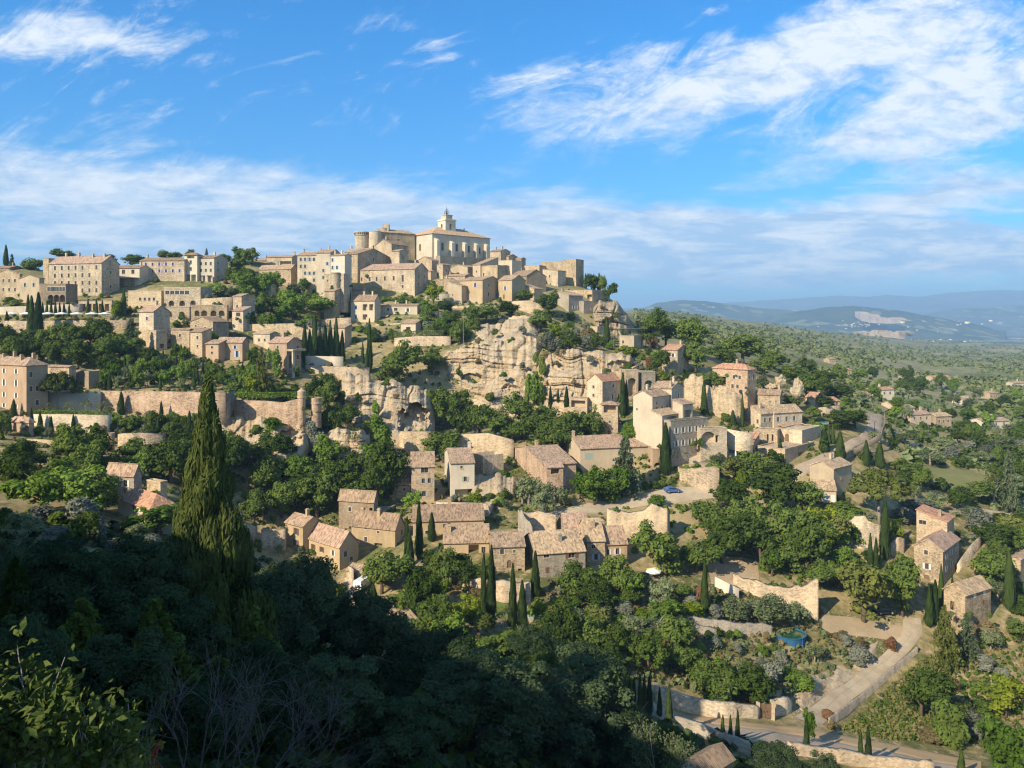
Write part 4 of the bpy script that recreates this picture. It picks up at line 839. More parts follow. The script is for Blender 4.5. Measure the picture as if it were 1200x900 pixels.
# ---- right hand farm and others
B('the three storey farm', 'three storey farm with white shutters and an arched red door', 1105, 1071, 1124, 645, 690, 46, 'R', 'tan', 'r_pink', L=[(.42, .86, .8, 1.0, 'w'), (.45, .50, .8, 1.3, 's'), (.45, .10, 1.2, 2.3, 'v')], Rr=G(3, 2, 's', .7, 1.1, z=(.3, .95)), D=171, rise=2.0)
B('the farm upper block', 'upper block with flat pink roof behind the three storey farm', 1110, 1074, 1118, 611, 640, 48, 'sR', 'tan', 'r_red', L=[(.2, .8, 1.6, 1.0, 'w')], D=180, rise=1.6, ch=[(.3, .3)])
B('the farm annex', 'low annex with broad tan roof and closed white shutters at its front', 1131, 1106, 1161, 697, 722, 30, 'R', 'tan', 'r_sand', Rr=[(.38, .85, 1.1, 1.3, 'c'), (.75, .85, .9, 1.2, 'c'), (.72, .35, .8, 1, 'c', 'sh_brown')], L=[(.4, .3, .9, 1.8, 'd')], D=158, rise=1.8)
B('the edge house', 'pink roofed house cut by the right edge beside the dark cypress', 1196, 1186, 1230, 655, 680, 40, 'R', 'tan', 'r_pink', D=176)
B('the valley barn', 'old stone slab roof seen from above at the foot of the picture', 812, 786, 858, 917, 940, 40, 'R', 'grey', 'r_brown', D=76, rise=.9)  # darker roof tiles chosen to put shade into the colour

B('the half hidden house', 'grey walled house half hidden behind the broad bright tree', 157, 124, 166, 556, 584, 74, 'L', 'grey', 'r_tan', L=[(.35, .6, .9, 1.3, 'w'), (.7, .6, .9, 1.3, 's'), (.7, .2, .9, 1.7, 'd')], D=152, rise=1.8)
B('the low red roofs', 'low house with patched red roof planes at the edge of the shade', 176, 138, 206, 596, 608, 50, 'hip', 'white', 'r_red', L=[(.5, .5, .9, 1.2, 'w')], D=139, rise=1.8)
B('the small lit shed', 'small lit stone shed between two dark trees above the red roofs', 188, 172, 196, 566, 582, 60, 'flat', 'honey', D=150)
B('the tiny hut', 'tiny tiled hut at the foot of the mansion garden', 34, 12, 40, 494, 502, 70, 'hip', 'rose', 'r_pink', D=187, rise=.9)
B('the step house', 'narrow house stepping down left of the lower gabled house, under the arcade', 222, 200, 226, 386, 404, 70, 'L', 'tan', 'r_tan', L=[(.5, .6, .8, 1.1, 'w')], D=258)
B('the lane house', 'plain lit house with one window on the lane below the loggia house', 404, 384, 412, 384, 402, 66, 'sL', 'tan', 'r_tan', L=[(.4, .6, .8, 1.1, 'w')], D=292)
B('the terrace lodge', 'small lodge with a dark opening on the terrace above the slanting wall', 487, 470, 494, 379, 391, 70, 'sL', 'ivory', 'r_tan', L=[(.5, .45, 2.0, 1.6, 'o')], D=305)
B('the bluff foot house', 'small stone house at the foot of the rock bluff', 700, 690, 709, 383, 396, 50, 'flat', 'tan', 'r_tan', L=[(.5, .5, .8, 1.2, 'w')], D=326)
B('the chapel row house', 'pale narrow row house between the gable under the church and long cream house', 505, 497, 512, 318, 338, 55, 'L', 'sand', 'r_tan', L=[(.5, .6, .8, 1.3, 'w')], D=364)
B('the middle skyline house', 'tan skyline house between the church and the small skyline house', 596, 588, 606, 300, 322, 55, 'L', 'honey', 'r_sand', D=394, L=[(.5, .6, .7, 1, 'w')])
B('the ivy ruin house', 'low lit ruin wall with ivy left of the house below the tower', 632, 612, 640, 311, 330, 64, 'flat', 'honey', D=388)
B('the roofs under the castle', 'row of small roofs just under the round castle tower', 432, 404, 441, 294, 312, 62, 'L', 'sand', 'r_tan', D=378, rise=1.6)
B('the church foot house', 'lit house with a small window wedged below the middle church buttresses', 548, 526, 563, 313, 330, 54, 'R', 'sand', 'r_tan', L=[(.5, .6, .8, 1.1, 'w'), (.2, .4, .7, 1, 'w')], D=372, rise=1.4)

B('the garden arcade', 'low pale colonnade with five dark openings beside the bright ivy column', 131, 92, None, 353, 366, 84, 'flat', 'tan', dr=5, L=G(5, 1, 'o', 1.7, 2.6, z=(.1, .8)), D=284)
B('the pink roof cottage', 'cottage with a sloping pink roof between the ruin and the stepped roof house', 664, None, 692, 624, 644, 8, 'R', 'tan', 'r_pink', dl=10, D=172, rise=3.0)
B('the yard shed', 'low flat shed behind the ochre double roof house', 446, 420, 474, 602, 615, 74, 'flat', 'grey', D=182)
B('the lower lodge', 'little lodge with one shuttered window below the garden house', 318, 303, 324, 334, 346, 72, 'L', 'cream', 'r_tan', L=[(.5, .5, .8, 1.1, 's')], D=318)
B('the garden store', 'small stone store among trees below the middle row house', 392, 380, 398, 341, 353, 72, 'sL', 'tan', 'r_tan', D=318)
B('the upper cottage', 'narrow two window cottage between loggia house and long cream house', 424, 412, None, 340, 354, 72, 'L', 'sand', 'r_brown', dr=6, D=332, L=[(.3, .5, .7, 1, 'w'), (.7, .5, .7, 1, 'w')])
B('the bend cottage', 'small red roofed cottage beside the upper road bend', 955, 944, 966, 466, 476, 50, 'L', 'tan', 'r_red', D=262)
B('the shoulder house', 'lit house with a dark doorway right of the right neighbour house', 626, 612, 636, 338, 352, 55, 'sR', 'honey', 'r_sand', D=348, L=[(.5, .3, 1, 1.8, 'd')])
B('the arch side house', 'small house with a tan roof above the grey vaulted recess', 778, 764, 790, 441, 456, 52, 'L', 'tan', 'r_tan', D=264, L=[(.5, .55, .8, 1, 'w')])
# ================================================================ rock
def mat_rock(name, c, dark=.5, ochre=(.50, .34, .17)):
    m, n = new_mat(name); p = wpos(n)
    wob = n.noise(p, .12, 3, .6)
    x, y, z = n.sep(p)
    zz = n.m('ADD', z, n.m('MULTIPLY', wob, 5.0))
    st = n.noise(n.comb(n.m('MULTIPLY', x, .05), n.m('MULTIPLY', y, .05), n.m('MULTIPLY', zz, .55)), 1.0, 5, .65)
    bl = n.noise(n.scale(p, (.25, .25, .12)), 1.0, 5, .65); fine = n.noise(p, 1.3, 5, .7)
    vo = n.n('ShaderNodeTexVoronoi', {'Vector': n.scale(n.v('ADD', p, n.scale(n.comb(wob, fine, bl), (6, 6, 6))), (.12, .12, .4)), 'Scale': 1.0}, feature='DISTANCE_TO_EDGE')
    f = n.m('ADD', n.m('MULTIPLY', st, .62), n.m('MULTIPLY', fine, .38))
    col = n.ramp(f, [(.30, mul(c, dark)), (.44, mul(c, .88)), (.56, mul(c, 1.08)), (.72, mul((c[0], c[1]*1.04, c[2]*1.15), 1.25))])
    col = n.mix(n.ramp(bl, [(.46, 0), (.64, .75)]), col, ochre)
    col = n.mix(n.ramp(n.noise(n.scale(p, (.3, .3, .05)), 1.0, 4, .6), [(.56, 0), (.7, .55)]), col, mul((.36, .33, .29), 1))
    col = n.mix(n.ramp(vo.outputs['Distance'], [(.0, .5), (.04, 0)]), col, mul(c, .35))
    finish(n, col, .95, n.m('ADD', n.m('ADD', st, fine), n.m('MULTIPLY', vo.outputs['Distance'], .6)), .9, .5, .08); return m
M['rock'] = mat_rock('limestone cliff', (.455, .36, .235), .36, (.45, .305, .16))
M['rockdark'] = mat_rock('weathered limestone', (.36, .285, .195), .45, (.33, .25, .15))
M['quarry'] = mat_plain('quarried stone', (.50, .36, .22), .95, .2, .02)
def cliff(name, cols, seed=0, amp=1.0, caves=(), mat='rock', step=.72, lean=1.0, strata=1.0):
    px = np.arange(cols[0][0], cols[-1][0]+.01, step); a = np.array(cols, float)
    yt, yb, dt, db = (np.interp(px, a[:, 0], a[:, i]) for i in range(1, 5))
    yt = yt+fbm(px/9, px*0, 3, seed+50)*7*min(1, amp)
    n = int(max(12, (yb-yt).max()/step)); t = np.linspace(0, 1, n)
    Yp = yb[:, None]+(yt-yb)[:, None]*t[None, :]; D = db[:, None]+(dt-db)[:, None]*(t[None, :]**lean)
    Xw = (px[:, None]-600)/F*D; Zw = (HY-Yp)/F*D
    zz = Zw+fbm(Xw/26, Zw/30, 3, seed+5)*8.0+Xw*.06
    def beds(h, w, sd):
        kz = np.floor(zz/h); fz = zz/h-kz; off = _hash(kz, kz*0+3, sd)*w*3
        kx = np.floor((Xw+off)/w+1.2*vnoise(Xw/w*.5, zz/h*.3, sd+2)); r_ = _hash(kx, kz, sd+1)-.5
        return r_+.35*(fz-.5)-1.1*np.clip(1-fz/.14, 0, 1)*(_hash(kz, kz*0, sd+7) > .35)
    msk = np.clip(.65+1.6*fbm(Xw/18, Zw/12, 2, seed+31), .15, 1.25)
    crk = -1.5*np.clip(1-np.abs(vnoise(Xw/7+.4*vnoise(zz/4, Xw*0, seed), Zw/40, seed+33))*14, 0, 1)
    dis = crk+strata*msk*(1.9*beds(4.2, 13.0, seed)+1.0*beds(1.7, 5.0, seed+11)+.45*beds(.75, 2.1, seed+23))+2.6*fbm(Xw/20, Zw/30, 3, seed+2)+.6*fbm(Xw/2.6, Zw/1.5, 4, seed+4)
    dis *= amp
    for cx, cy, rx, ry, dep in caves:
        q = ((px[:, None]-cx)/rx)**2+((Yp-cy)/ry)**2+fbm(px[:, None]/7+cx, Yp/7, 3, seed+9)*1.3; dis -= dep*np.clip(1.25-q, 0, 1)**.6
    ex = np.minimum(px-px[0], px[-1]-px)/max(px[-1]-px[0], 1); edge = np.clip(1-ex*9, 0, 1)[:, None]**2
    top = np.clip((t-.88)/.12, 0, 1)[None, :]**2
    D = D-dis-1.6*amp+edge*7+top*3.5
    X = (px[:, None]-600)/F*D; Z = Zw-np.clip(1-t*14, 0, 1)[None, :]*2
    V = np.stack([X, D, Z], -1).reshape(-1, 3)
    # run the top back into the hill
    m = len(px); base = len(V); X2 = np.stack([X[:, -1]*1.03, D[:, -1]+9, Z[:, -1]-1.2], -1); V = np.vstack([V, X2])
    i, j = np.meshgrid(np.arange(m-1), np.arange(n-1), indexing='ij')
    Fc = np.stack([i*n+j, (i+1)*n+j, (i+1)*n+j+1, i*n+j+1], -1).reshape(-1, 4)
    k = np.arange(m-1); Fc = np.vstack([Fc, np.stack([k*n+n-1, (k+1)*n+n-1, base+k+1, base+k], -1)])
    return kind(obj(name, np_mesh(name, V, Fc), M[mat]), 'structure')
cliff('cliff', [(512,424,472,281,272),(526,412,478,281,269),(545,408,484,281,266),(565,404,490,280,264),(600,400,496,280,262),(628,394,496,282,264),(643,402,488,286,270)], 3, 1.05, caves=[(556,443,12,6,3.0), (598,455,10,5,2)])
cliff('cliff', [(545,384,408,303,288),(575,378,405,305,287),(605,374,402,306,287),(632,372,400,310,288)], 8, .8, mat='rock')
cliff('cliff', [(632,424,478,276,262),(645,415,484,275,257),(662,409,488,274,254),(690,409,490,273,252),(716,412,488,272,253),(738,418,482,272,254),(758,430,470,274,258)], 14, .95, caves=[(726,428,14,6,2.5)], strata=1.25)
cliff('cliff', [(398,442,505,248,232),(412,438,514,247,228),(440,444,520,248,226),(470,452,516,248,228),(492,454,514,250,229),(510,460,508,254,236)], 23, 1.0, caves=[(484,492,17,17,7.5), (416,478,9,10,2.5)])
cliff('cliff', [(244,488,514,212,206),(268,489,522,212,201),(300,491,538,212,198),(330,494,536,213,198),(352,494,534,215,200),(366,486,520,218,206)], 31, .8, caves=[(341,516,11,15,5)])
cliff('cliff', [(376,514,545,214,207),(395,506,552,213,204),(420,506,552,213,203),(434,512,546,215,206)], 37, .9)
cliff('cliff', [(694,362,398,350,338),(706,352,402,351,333),(722,350,404,352,332),(734,366,402,354,336),(740,380,398,356,342)], 42, 1.3, mat='rockdark', caves=[(716,384,9,12,5)])
cliff('cliff', [(1000,388.3,392,2640,2560),(1020,388.5,393.5,2640,2560),(1045,389.5,395,2640,2560),(1060,391,397,2640,2560)], 52, .8, step=.4)
cliff('quarry', [(1002,367,371,6050,5880),(1010,368,376,6050,5880),(1025,371,378.5,6050,5880),(1042,374,379,6050,5880),(1056,376.5,378.5,6050,5880)], 55, .8, step=.4, mat='quarry')
cliff('cliff', [(549,566,604,200,190),(562,561,609,200,186),(582,558,611,201,184),(598,560,608,201,186),(608,568,604,202,190)], 47, .75)
def bank(name, cols, rise, seed, amp=.25):
    cliff(name, [(x, yt, yb, hit(x, yb)+rise, hit(x, yb)) for x, yt, yb in cols], seed, amp, mat='rock')
bank('rubble_bank', [(930,822,838),(950,806,828),(965,798,817),(985,785,804),(1005,772,790),(1022,758,778),(1034,748,768)], 4.0, 61)
def boulder(px, py, w, h, D, label, seed):
    k = D/F; c = PT(px, py, D); bm = bmesh.new(); bmesh.ops.create_icosphere(bm, subdivisions=4, radius=1)
    for v in bm.verts:
        q = v.co.copy(); d = 1+.35*mnoise.noise(q*1.3+Vector((seed, 0, 0)))+.18*mnoise.noise(q*3+Vector((0, seed, 0)))
        v.co = Vector((q.x*w/2*k*d, q.y*w/2.2*k*d, (q.z*.5+.42)*h*k*d))
    o = obj('rock', bm_mesh('rock', bm), M['rock'], None, c); tag(o, label, 'rock')
boulder(915, 453, 12, 14, 262, 'upright pale rock with a forked top beside the grey roofed house', 3)
boulder(934, 466, 13, 22, 256, 'tall leaning rock pillar standing alone among the trees', 8)
boulder(905, 456, 14, 7, 264, 'low flat pale rock beside the forked upright rock', 12)

# ================================================================ walls
def wall_run(label, pts, mat='tan', thick=.9, jag=0.0, name='stone_wall', cat='wall', low=3.0, seed=1, fill=0.0):
    P = []
    for q in pts:
        D = q[3] if len(q) > 3 else None
        D = D or hit(q[0], q[2]); P.append((q[0], q[1], q[2], D))
    # resample along the run
    S = []
    for a, b in zip(P, P[1:]):
        A, Bq = PT(a[0], a[2], a[3]), PT(b[0], b[2], b[3]); n = max(1, int((Bq-A).length/(.55 if jag else 3)))
        for i in range(n): t = i/n; S.append(tuple(a[k]+(b[k]-a[k])*t for k in range(4)))
    S.append(P[-1]); c0 = PT(S[0][0], S[0][2], S[0][3]); V = []; nj = 0
    for i, (x, yt, yb, D) in enumerate(S):
        b, t = PT(x, yb, D), PT(x, yt, D); z = t.z+(jag*(fbm(np.array([i*.12]), np.array([seed*3.1]), 2, seed)[0]*.8+(_hash(np.array([i//3]), np.array([seed]), 5)[0]-.5)*.8+(_hash(np.array([i]), np.array([seed]), 6)[0]-.5)*.45) if jag else 0)
        if jag: z = max(z, b.z+.3)
        V += [(b.x, b.y, b.z-low), (t.x, t.y, z), (t.x, t.y+thick, z), (b.x, b.y+thick, b.z-low)]
    Fc = []
    for i in range(len(S)-1):
        for k in range(3): a = i*4+k; Fc.append((a, a+4, a+5, a+1))
    m = (len(S)-1)*4; Fc += [(0, 1, 2, 3), (m+3, m+2, m+1, m)]
    V = np.array(V)-np.array(c0)
    o = obj(name, np_mesh(name, V, Fc), M[mat], None, c0); tag(o, label, cat)
    RECTS.append((min(q[0] for q in pts), max(q[0] for q in pts), min(q[1] for q in pts)+2, max(q[2] for q in pts)-3, -S[0][3])); MARKS.append((label.split(',')[0], (pts[0][0]+pts[-1][0])/2, (pts[0][1]+pts[0][2])/2))
    return o
def arch_wall(label, x0, x1, yt, yb, D, ops, wall='grey', short=None):
    B(short or label, label, x0, None, x1, yt, yb, 10, 'flat', wall, dl=3.5, Rr=ops, D=D, name='arched_wall', cat='wall')
wall_run('long high garden wall of pinkish stone below the formal garden', [(117,458,478,212),(200,459,481,211),(242,460,486,209),(264,460,488,208),(276,458,480,221)], 'pink')
wall_run('pale garden wall behind the umbrella pine, beside the mansion', [(46,461,486,206),(80,459,482,208),(117,459,479,211)], 'ivory')
wall_run('bastion wall of the walled garden above the bare rocks', [(274,469,492,215),(310,470,494,214),(330,472,497,213),(356,466,498,213)], 'pink', thick=1.5)
wall_run('long retaining wall under the white parasols of the hotel terrace', [(-12,376,393,266),(47,376,393,266),(100,375,390,268),(152,373,386,272)], 'tan', thick=3)
wall_run('pale terrace wall with a row of small cypresses in front of it', [(-6,360,370,279),(46,358,371,280),(92,356,370,281)], 'ivory', thick=3)
wall_run('sunlit retaining wall at the left edge above the bright green tree', [(-8,515,533,184),(30,515,534,184),(72,517,537,184)], 'honey', thick=2)
wall_run('low lit wall between the dark trees left of the huge cypress', [(138,509,528,187),(165,508,531,187),(190,510,530,188)], 'tan', thick=2)
wall_run('low pale garden wall below the umbrella pine', [(36,486,500,196),(75,486,501,196),(126,487,502,197)], 'cream', thick=2)
wall_run('retaining wall under the row of dark cypresses', [(358,428,443,256),(400,430,442,257),(432,431,441,258)], 'tan', thick=3)
wall_run('pale upper wall behind the row of dark cypresses', [(358,417,428,262),(402,418,430,263)], 'ivory', thick=1)
wall_run('broad pale retaining wall with slanting courses above the biggest round tree', [(462,396,411,292),(490,394,412,291),(528,394,411,290)], 'tan', thick=3)
wall_run('terrace wall left of the loggia house', [(376,374,388,312),(411,372,388,312)], 'tan', thick=3)
wall_run('thin terrace wall across the garden above the cypress row', [(282,380,389,281),(345,379,388,283),(378,384,392,284)], 'honey', thick=3)
wall_run('overgrown retaining wall just below the long cream house', [(498,345,354,343),(526,344,356,342)], 'grey', thick=2)
wall_run('smooth retaining wall on the cliff top below the blue shuttered neighbour', [(598,353,364,333),(622,352,367,332),(640,360,372,331)], 'honey', thick=2)
wall_run('stone footing wall under the lilac shuttered house', [(527,359,374,334),(548,358,376,332),(567,357,376,331),(588,358,370,337)], 'tan', thick=4)
wall_run('middle terrace wall among shrubs above the main cliff', [(556,384,394,318),(600,380,390,318)], 'tan', thick=3, jag=.3, seed=31)
wall_run('short terrace wall below the porch house', [(440,380,389,318),(486,378,387,317)], 'honey', thick=3)
wall_run('crumbled garden wall at the left end of the hamlet', [(284,616,632),(300,614,634)], 'tan', jag=.5, seed=41)
wall_run('low stone yard wall left of the small end house', [(306,621,642),(334,622,646)], 'tan', jag=.3, seed=42)
wall_run('thin terrace wall below the shaded gable cottage', [(236,350,356,290),(272,348,355,290)], 'tan', thick=3)
wall_run('rough lower cliff top wall above the main cliff', [(596,371,382,312),(612,369,382,311),(632,374,386,310)], 'tan', thick=2, jag=.6)
wall_run('lit garden wall at the foot of the dark cypress trees under the cliff', [(528,510,530,224),(572,508,532,223),(602,516,533,221)], 'honey', thick=1.5)
wall_run('short sunny wall below the cave', [(468,506,517,227),(505,506,519,226)], 'honey', thick=1.5)
wall_run('smooth cream terrace wall in front of the pale porch house', [(511,589,607,187),(560,590,608,186),(572,592,609,184),(582,588,605,192)], 'cream')
wall_run('ruined gable wall left behind the big stone house', [(607,595,640,176),(613,601,641,173),(624,618,642,168)], 'grey', jag=.8, name='ruined_wall', cat='ruin')
wall_run('roofless back wall with broken top behind the big stone house', [(611,600,632,178),(630,601,630,178),(652,604,628,177)], 'tan', jag=.6, name='ruined_wall', cat='ruin', seed=5)
wall_run('ruined retaining wall with a lit end block below the village street', [(712,600,626,178),(738,603,628,178),(756,600,627,178),(762,595,626,178),(782,595,624,178),(785,603,620,182)], 'honey', jag=.9, thick=2, name='ruined_wall', cat='ruin', seed=9)
wall_run('curved cream wall carrying the swimming pool terrace', [(797,550,573,207),(820,551,575,204),(843,549,573,201)], 'tan', thick=18)
arch_wall('sloping viaduct wall with one big arch below the long shuttered front', 821, 852, 503, 520, 213, [(.22, .42, 4.2, 4.4, 'a'), (.62, .3, .9, 2, 'o')], 'cream', 'the viaduct wall')
wall_run('white garden wall right of the viaduct wall', [(853,503,513,218),(882,508,521,216)], 'cream')
wall_run('crumbling rock walls of ruined houses below the red roofed villa', [(803,446,470,244),(813,440,470,243),(823,442,474,242),(827,452,476,242),(845,455,484,240),(860,458,484,239),(869,466,484,239)], 'honey', jag=1.6, thick=3, name='ruined_wall', cat='ruin', seed=12)
wall_run('low garden wall ending in a tall thin pillar, above the hedge', [(960,478,487,258),(985,475,484,262)], 'tan')
wall_run('curved road parapet at the outer edge of the bend', [(1037,483,489,258),(1037,495,501,247),(1033,508,514,236),(1020,516,522,231),(1002,526,532,225),(984,537,543,219)], 'brown', thick=.5, low=.3)
wall_run('crumbling terrace wall above the grey olive trees', [(860,676,694,163),(885,682,706,160),(905,687,709,159),(930,690,709,158),(945,687,715,157),(959,681,718,156)], 'tan', jag=.6, thick=1.5, seed=14)
wall_run('low dry stone wall below the grey olive trees', [(806,723,735),(835,727,740),(868,732,746),(905,733,745)], 'grey', jag=.3, thick=1, seed=15)
wall_run('dry stone wall along the far side of the shaded road', [(768,806,822),(800,815,833),(825,822,839),(850,825,842),(889,829,843)], 'cream', jag=.3, thick=.8, seed=16)
wall_run('rounded stone wall end right of the wooden gate', [(905,823,840),(922,820,838),(928,822,835)], 'cream', jag=.3, thick=1.2, seed=17)
wall_run('low parapet on the shaded near side of the road', [(785,838,852),(815,848,862),(845,860,874),(880,872,886)], 'grey', jag=.2, seed=18)
wall_run('broken lit parapet along the near side of the road', [(925,872,884),(965,878,890),(1030,889,900),(1095,894,908)], 'tan', jag=.3, seed=19)
wall_run('rough terrace wall below the cypress quartet', [(529,678,706,152),(560,680,708,150),(590,684,712,148),(622,684,710,149)], 'tan', jag=.5, thick=1.5, seed=20)
wall_run('broken wall under the foot of the cypress quartet', [(548,735,752,140),(575,733,752,140),(602,736,752,140)], 'pink', jag=.5, seed=21)
wall_run('pale yard wall beside the parked white van', [(408,664,688,162),(414,668,692,159)], 'cream')
wall_run('short yard wall right of the conical tree by the van', [(437,688,704,158),(462,692,708,156)], 'pink')
wall_run('ruined arch wall on the slope beside three farm cypresses', [(994,612,640),(1003,606,642),(1014,605,644),(1018,612,646),(1032,616,648)], 'cream', jag=.5, seed=22)
wall_run('long low wall behind the yard of the three storey farm', [(1044,640,652),(1052,630,650),(1060,632,648)], 'tan', jag=.4, seed=23)
wall_run('farm terrace wall below the farm upper block', [(1122,662,672),(1138,640,655),(1150,628,640)], 'cream', thick=.5)
wall_run('low terrace wall among dry shrubs left of the gravel road', [(808,733,741),(840,738,748)], 'grey', jag=.3, seed=24)
wall_run('low stone kerb wall on the lower side of the gravel road', [(972,843,852),(1010,815,823),(1045,785,792),(1076,758,765)], 'grey', jag=.2, thick=.5, seed=26)
wall_run('low wall of the white terrace by the slim lone cypress', [(838,676,690),(866,690,704)], 'white', thick=.5)
arch_wall('ruined stone wall with one tall arch left of the vaulted recess', 733, 748, 434, 470, 254, [(.5, .45, 3.0, 6.0, 'a')], 'tan')
arch_wall('grey vaulted recess with a dark round arch under the bright hedge', 752, 768, 436, 462, 256, [(.5, .35, 2.8, 4.0, 'a')], 'grey')
arch_wall('vine draped arcade wall above the gabled house', 224, 266, 358, 373, 277, [(.16, .4, 1.6, 2, 'a'), (.36, .4, 2, 2, 'a'), (.62, .4, 2, 2, 'a'), (.85, .4, 2, 2, 'a')], 'honey')
arch_wall('low arcade of pale stone below the terrace arcade', 192, 222, 360, 374, 280, [(.2, .4, 2, 2.0, 'a'), (.7, .4, 2, 2, 'a')], 'cream')
def turret(px, yt, yb, w, D, label, dome=False):
    k = D/F; c = PT(px, yb, D); h = (yb-yt)*k; r = w/2*k; root = tag(empty('garden_turret', c), label, 'turret')
    bm = bmesh.new(); lathe(bm, [(r, -4), (r, h*.62), (r*1.12, h*.66), (r*1.12, h*.98), (r*1.02, h), (.02, h+(r*.8 if dome else .05))], 20); part(root, 'wall', bm, 'pink')
    bm = bmesh.new(); lathe(bm, [(r*1.13, h*.64), (r*1.2, h*.655), (r*1.2, h*.69), (r*1.13, h*.70)], 20); part(root, 'string_course', bm, 'cream')
    RECTS.append((px-w/2, px+w/2, yt, yb, D)); MARKS.append((label, px, (yt+yb)/2))
turret(353.5, 458, 480, 9, 212, 'slim round corner turret with a domed cap on the bastion wall', True)
turret(370.5, 466, 484, 12, 214, 'squat round bastion turret beside the dark trees')
turret(130, 507, 526, 8, 187, 'small round turret half hidden by dark trees, beside a low lit wall')

# ================================================================ roads
def mat_road(name, c, c2, scale=.8):
    m, n = new_mat(name); p = wpos(n); a = n.noise(p, scale, 5, .65); b = n.noise(p, .12, 4, .6); g = n.noise(p, 6, 2, .6)
    col = n.mix(n.ramp(n.m('ADD', n.m('MULTIPLY', a, .5), n.m('MULTIPLY', b, .5)), [(.4, 0), (.6, 1)]), c, c2)
    k = n.m('ADD', n.m('MULTIPLY', n.m('SUBTRACT', g, .5), .5), 1.0); finish(n, n.mix(1.0, col, n.comb(k, k, k), 'MULTIPLY'), .95, g, .3, .05, .1); return m
M['asphalt'] = mat_road('worn asphalt', (.33, .25, .17), (.43, .335, .235))
M['gravel'] = mat_road('pale gravel', (.46, .37, .25), (.34, .27, .18), .5)
M['dust'] = mat_road('dusty yard', (.42, .31, .19), (.33, .25, .15), .3)
M['verge'] = mat_road('sandy verge', (.42, .28, .15), (.34, .25, .14), .4)
M['lawn'] = mat_road('lawn', (.085, .135, .03), (.13, .17, .045), .3)
M['meadow'] = mat_road('dry meadow', (.15, .165, .05), (.22, .20, .085), .15)
M['vineyard'] = mat_road('pale field', (.25, .25, .10), (.19, .22, .08), .02)
M['water'] = mat_glass('pool water', (.03, .30, .32), .05)
M['darkwater'] = mat_glass('murky water', (.02, .07, .03), .08)
ROADS = []
def ribbon(name, L, Rt, mat, n=70, lift=.14, k=6, nm=None):
    def res(P):
        P = [PT(*p) for p in P]; P = np.array(P); s = np.concatenate([[0], np.cumsum(np.linalg.norm(np.diff(P, axis=0), axis=1))]); t = np.linspace(0, s[-1], n)
        return np.stack([np.interp(t, s, P[:, i]) for i in range(3)], -1)
    A, Bq = res(L), res(Rt); V = []
    for q in range(k+1):
        t = q/k; S = A*(1-t)+Bq*t; z = gz(S[:, 0], S[:, 1])+lift
        if q in (0, k): z = z-lift-.25
        V.append(np.stack([S[:, 0], S[:, 1], z], -1))
    V = np.stack(V, 1).reshape(-1, 3); w = k+1
    i, j = np.meshgrid(np.arange(n-1), np.arange(k), indexing='ij')
    Fc = np.stack([i*w+j, (i+1)*w+j, (i+1)*w+j+1, i*w+j+1], -1).reshape(-1, 4)
    ROADS.append([p[:2] for p in L]+[p[:2] for p in Rt[::-1]])
    return kind(obj(name, np_mesh(name, V, Fc, smooth=True), M[mat]), 'structure')
ribbon('verge', [(770,822),(830,840),(880,846),(930,850),(985,860),(1060,873),(1150,890)], [(770,826),(830,848),(880,856),(930,862),(985,872),(1060,886),(1150,905)], 'verge', lift=.10)
ribbon('road', [(735,812),(790,834),(830,846),(880,852),(930,859),(985,869),(1060,883),(1150,902)], [(735,830),(790,851),(840,864),(890,874),(930,878),(985,886),(1060,898),(1150,918)], 'asphalt', 90, lift=.2)
ribbon('gravel_road', [(925,840),(965,813),(1000,790),(1030,768),(1052,745),(1056,726)], [(962,853),(1000,822),(1040,790),(1070,762),(1084,742),(1082,724)], 'gravel', 90, lift=.16)
ribbon('grass_strip', [(941,846),(981,814),(1019,786),(1050,763),(1068,742)], [(946,848),(985,817),(1022,789),(1053,765),(1070,743)], 'meadow', 80, lift=.19, k=2)
ribbon('yard', [(962,716),(1000,720),(1040,728),(1080,734)], [(965,745),(1000,748),(1035,752),(1062,752)], 'dust', 50, lift=.1)
ribbon('road', [(1002,484),(1016,497),(1004,513),(972,528),(935,543),(918,556)], [(1036,485),(1034,503),(1020,517),(985,538),(950,553),(930,566)], 'asphalt', 90, lift=.25)
ribbon('street', [(630,603),(700,587),(745,577),(790,570),(838,566)], [(630,611),(700,602),(745,596),(790,591),(838,585)], 'gravel', 70, lift=.25)
ribbon('road', [(402,676),(405,690),(408,706),(414,722)], [(422,686),(437,697),(446,708),(452,722)], 'asphalt', 50, lift=.25)
ribbon('path', [(1040,503),(1062,516),(1085,524),(1118,524)], [(1040,507),(1060,521),(1085,529),(1118,528)], 'gravel', 40, lift=.3)
ribbon('track', [(1112,598),(1140,594),(1175,600),(1215,604)], [(1112,604),(1140,602),(1175,608),(1215,612)], 'gravel', 40, lift=.3)
ribbon('yard', [(826,652),(850,648),(872,650),(888,656)], [(835,690),(855,692),(872,690),(890,684)], 'dust', 40, lift=.1)
ribbon('lawn', [(1082,545),(1110,546),(1140,551),(1168,560)], [(1090,565),(1110,575),(1140,585),(1168,590)], 'meadow', 40, lift=.3)
ribbon('lawn', [(1060,468),(1075,467),(1090,469)], [(1062,478),(1078,479),(1094,478)], 'lawn', 30, lift=.4)
ribbon('lawn', [(560,700),(590,702),(615,706)], [(562,722),(590,726),(612,728)], 'lawn', 30, lift=.15)
ribbon('terrace', [(806,527),(835,527),(868,532)], [(808,546),(835,548),(866,546)], 'gravel', 30, lift=.6)
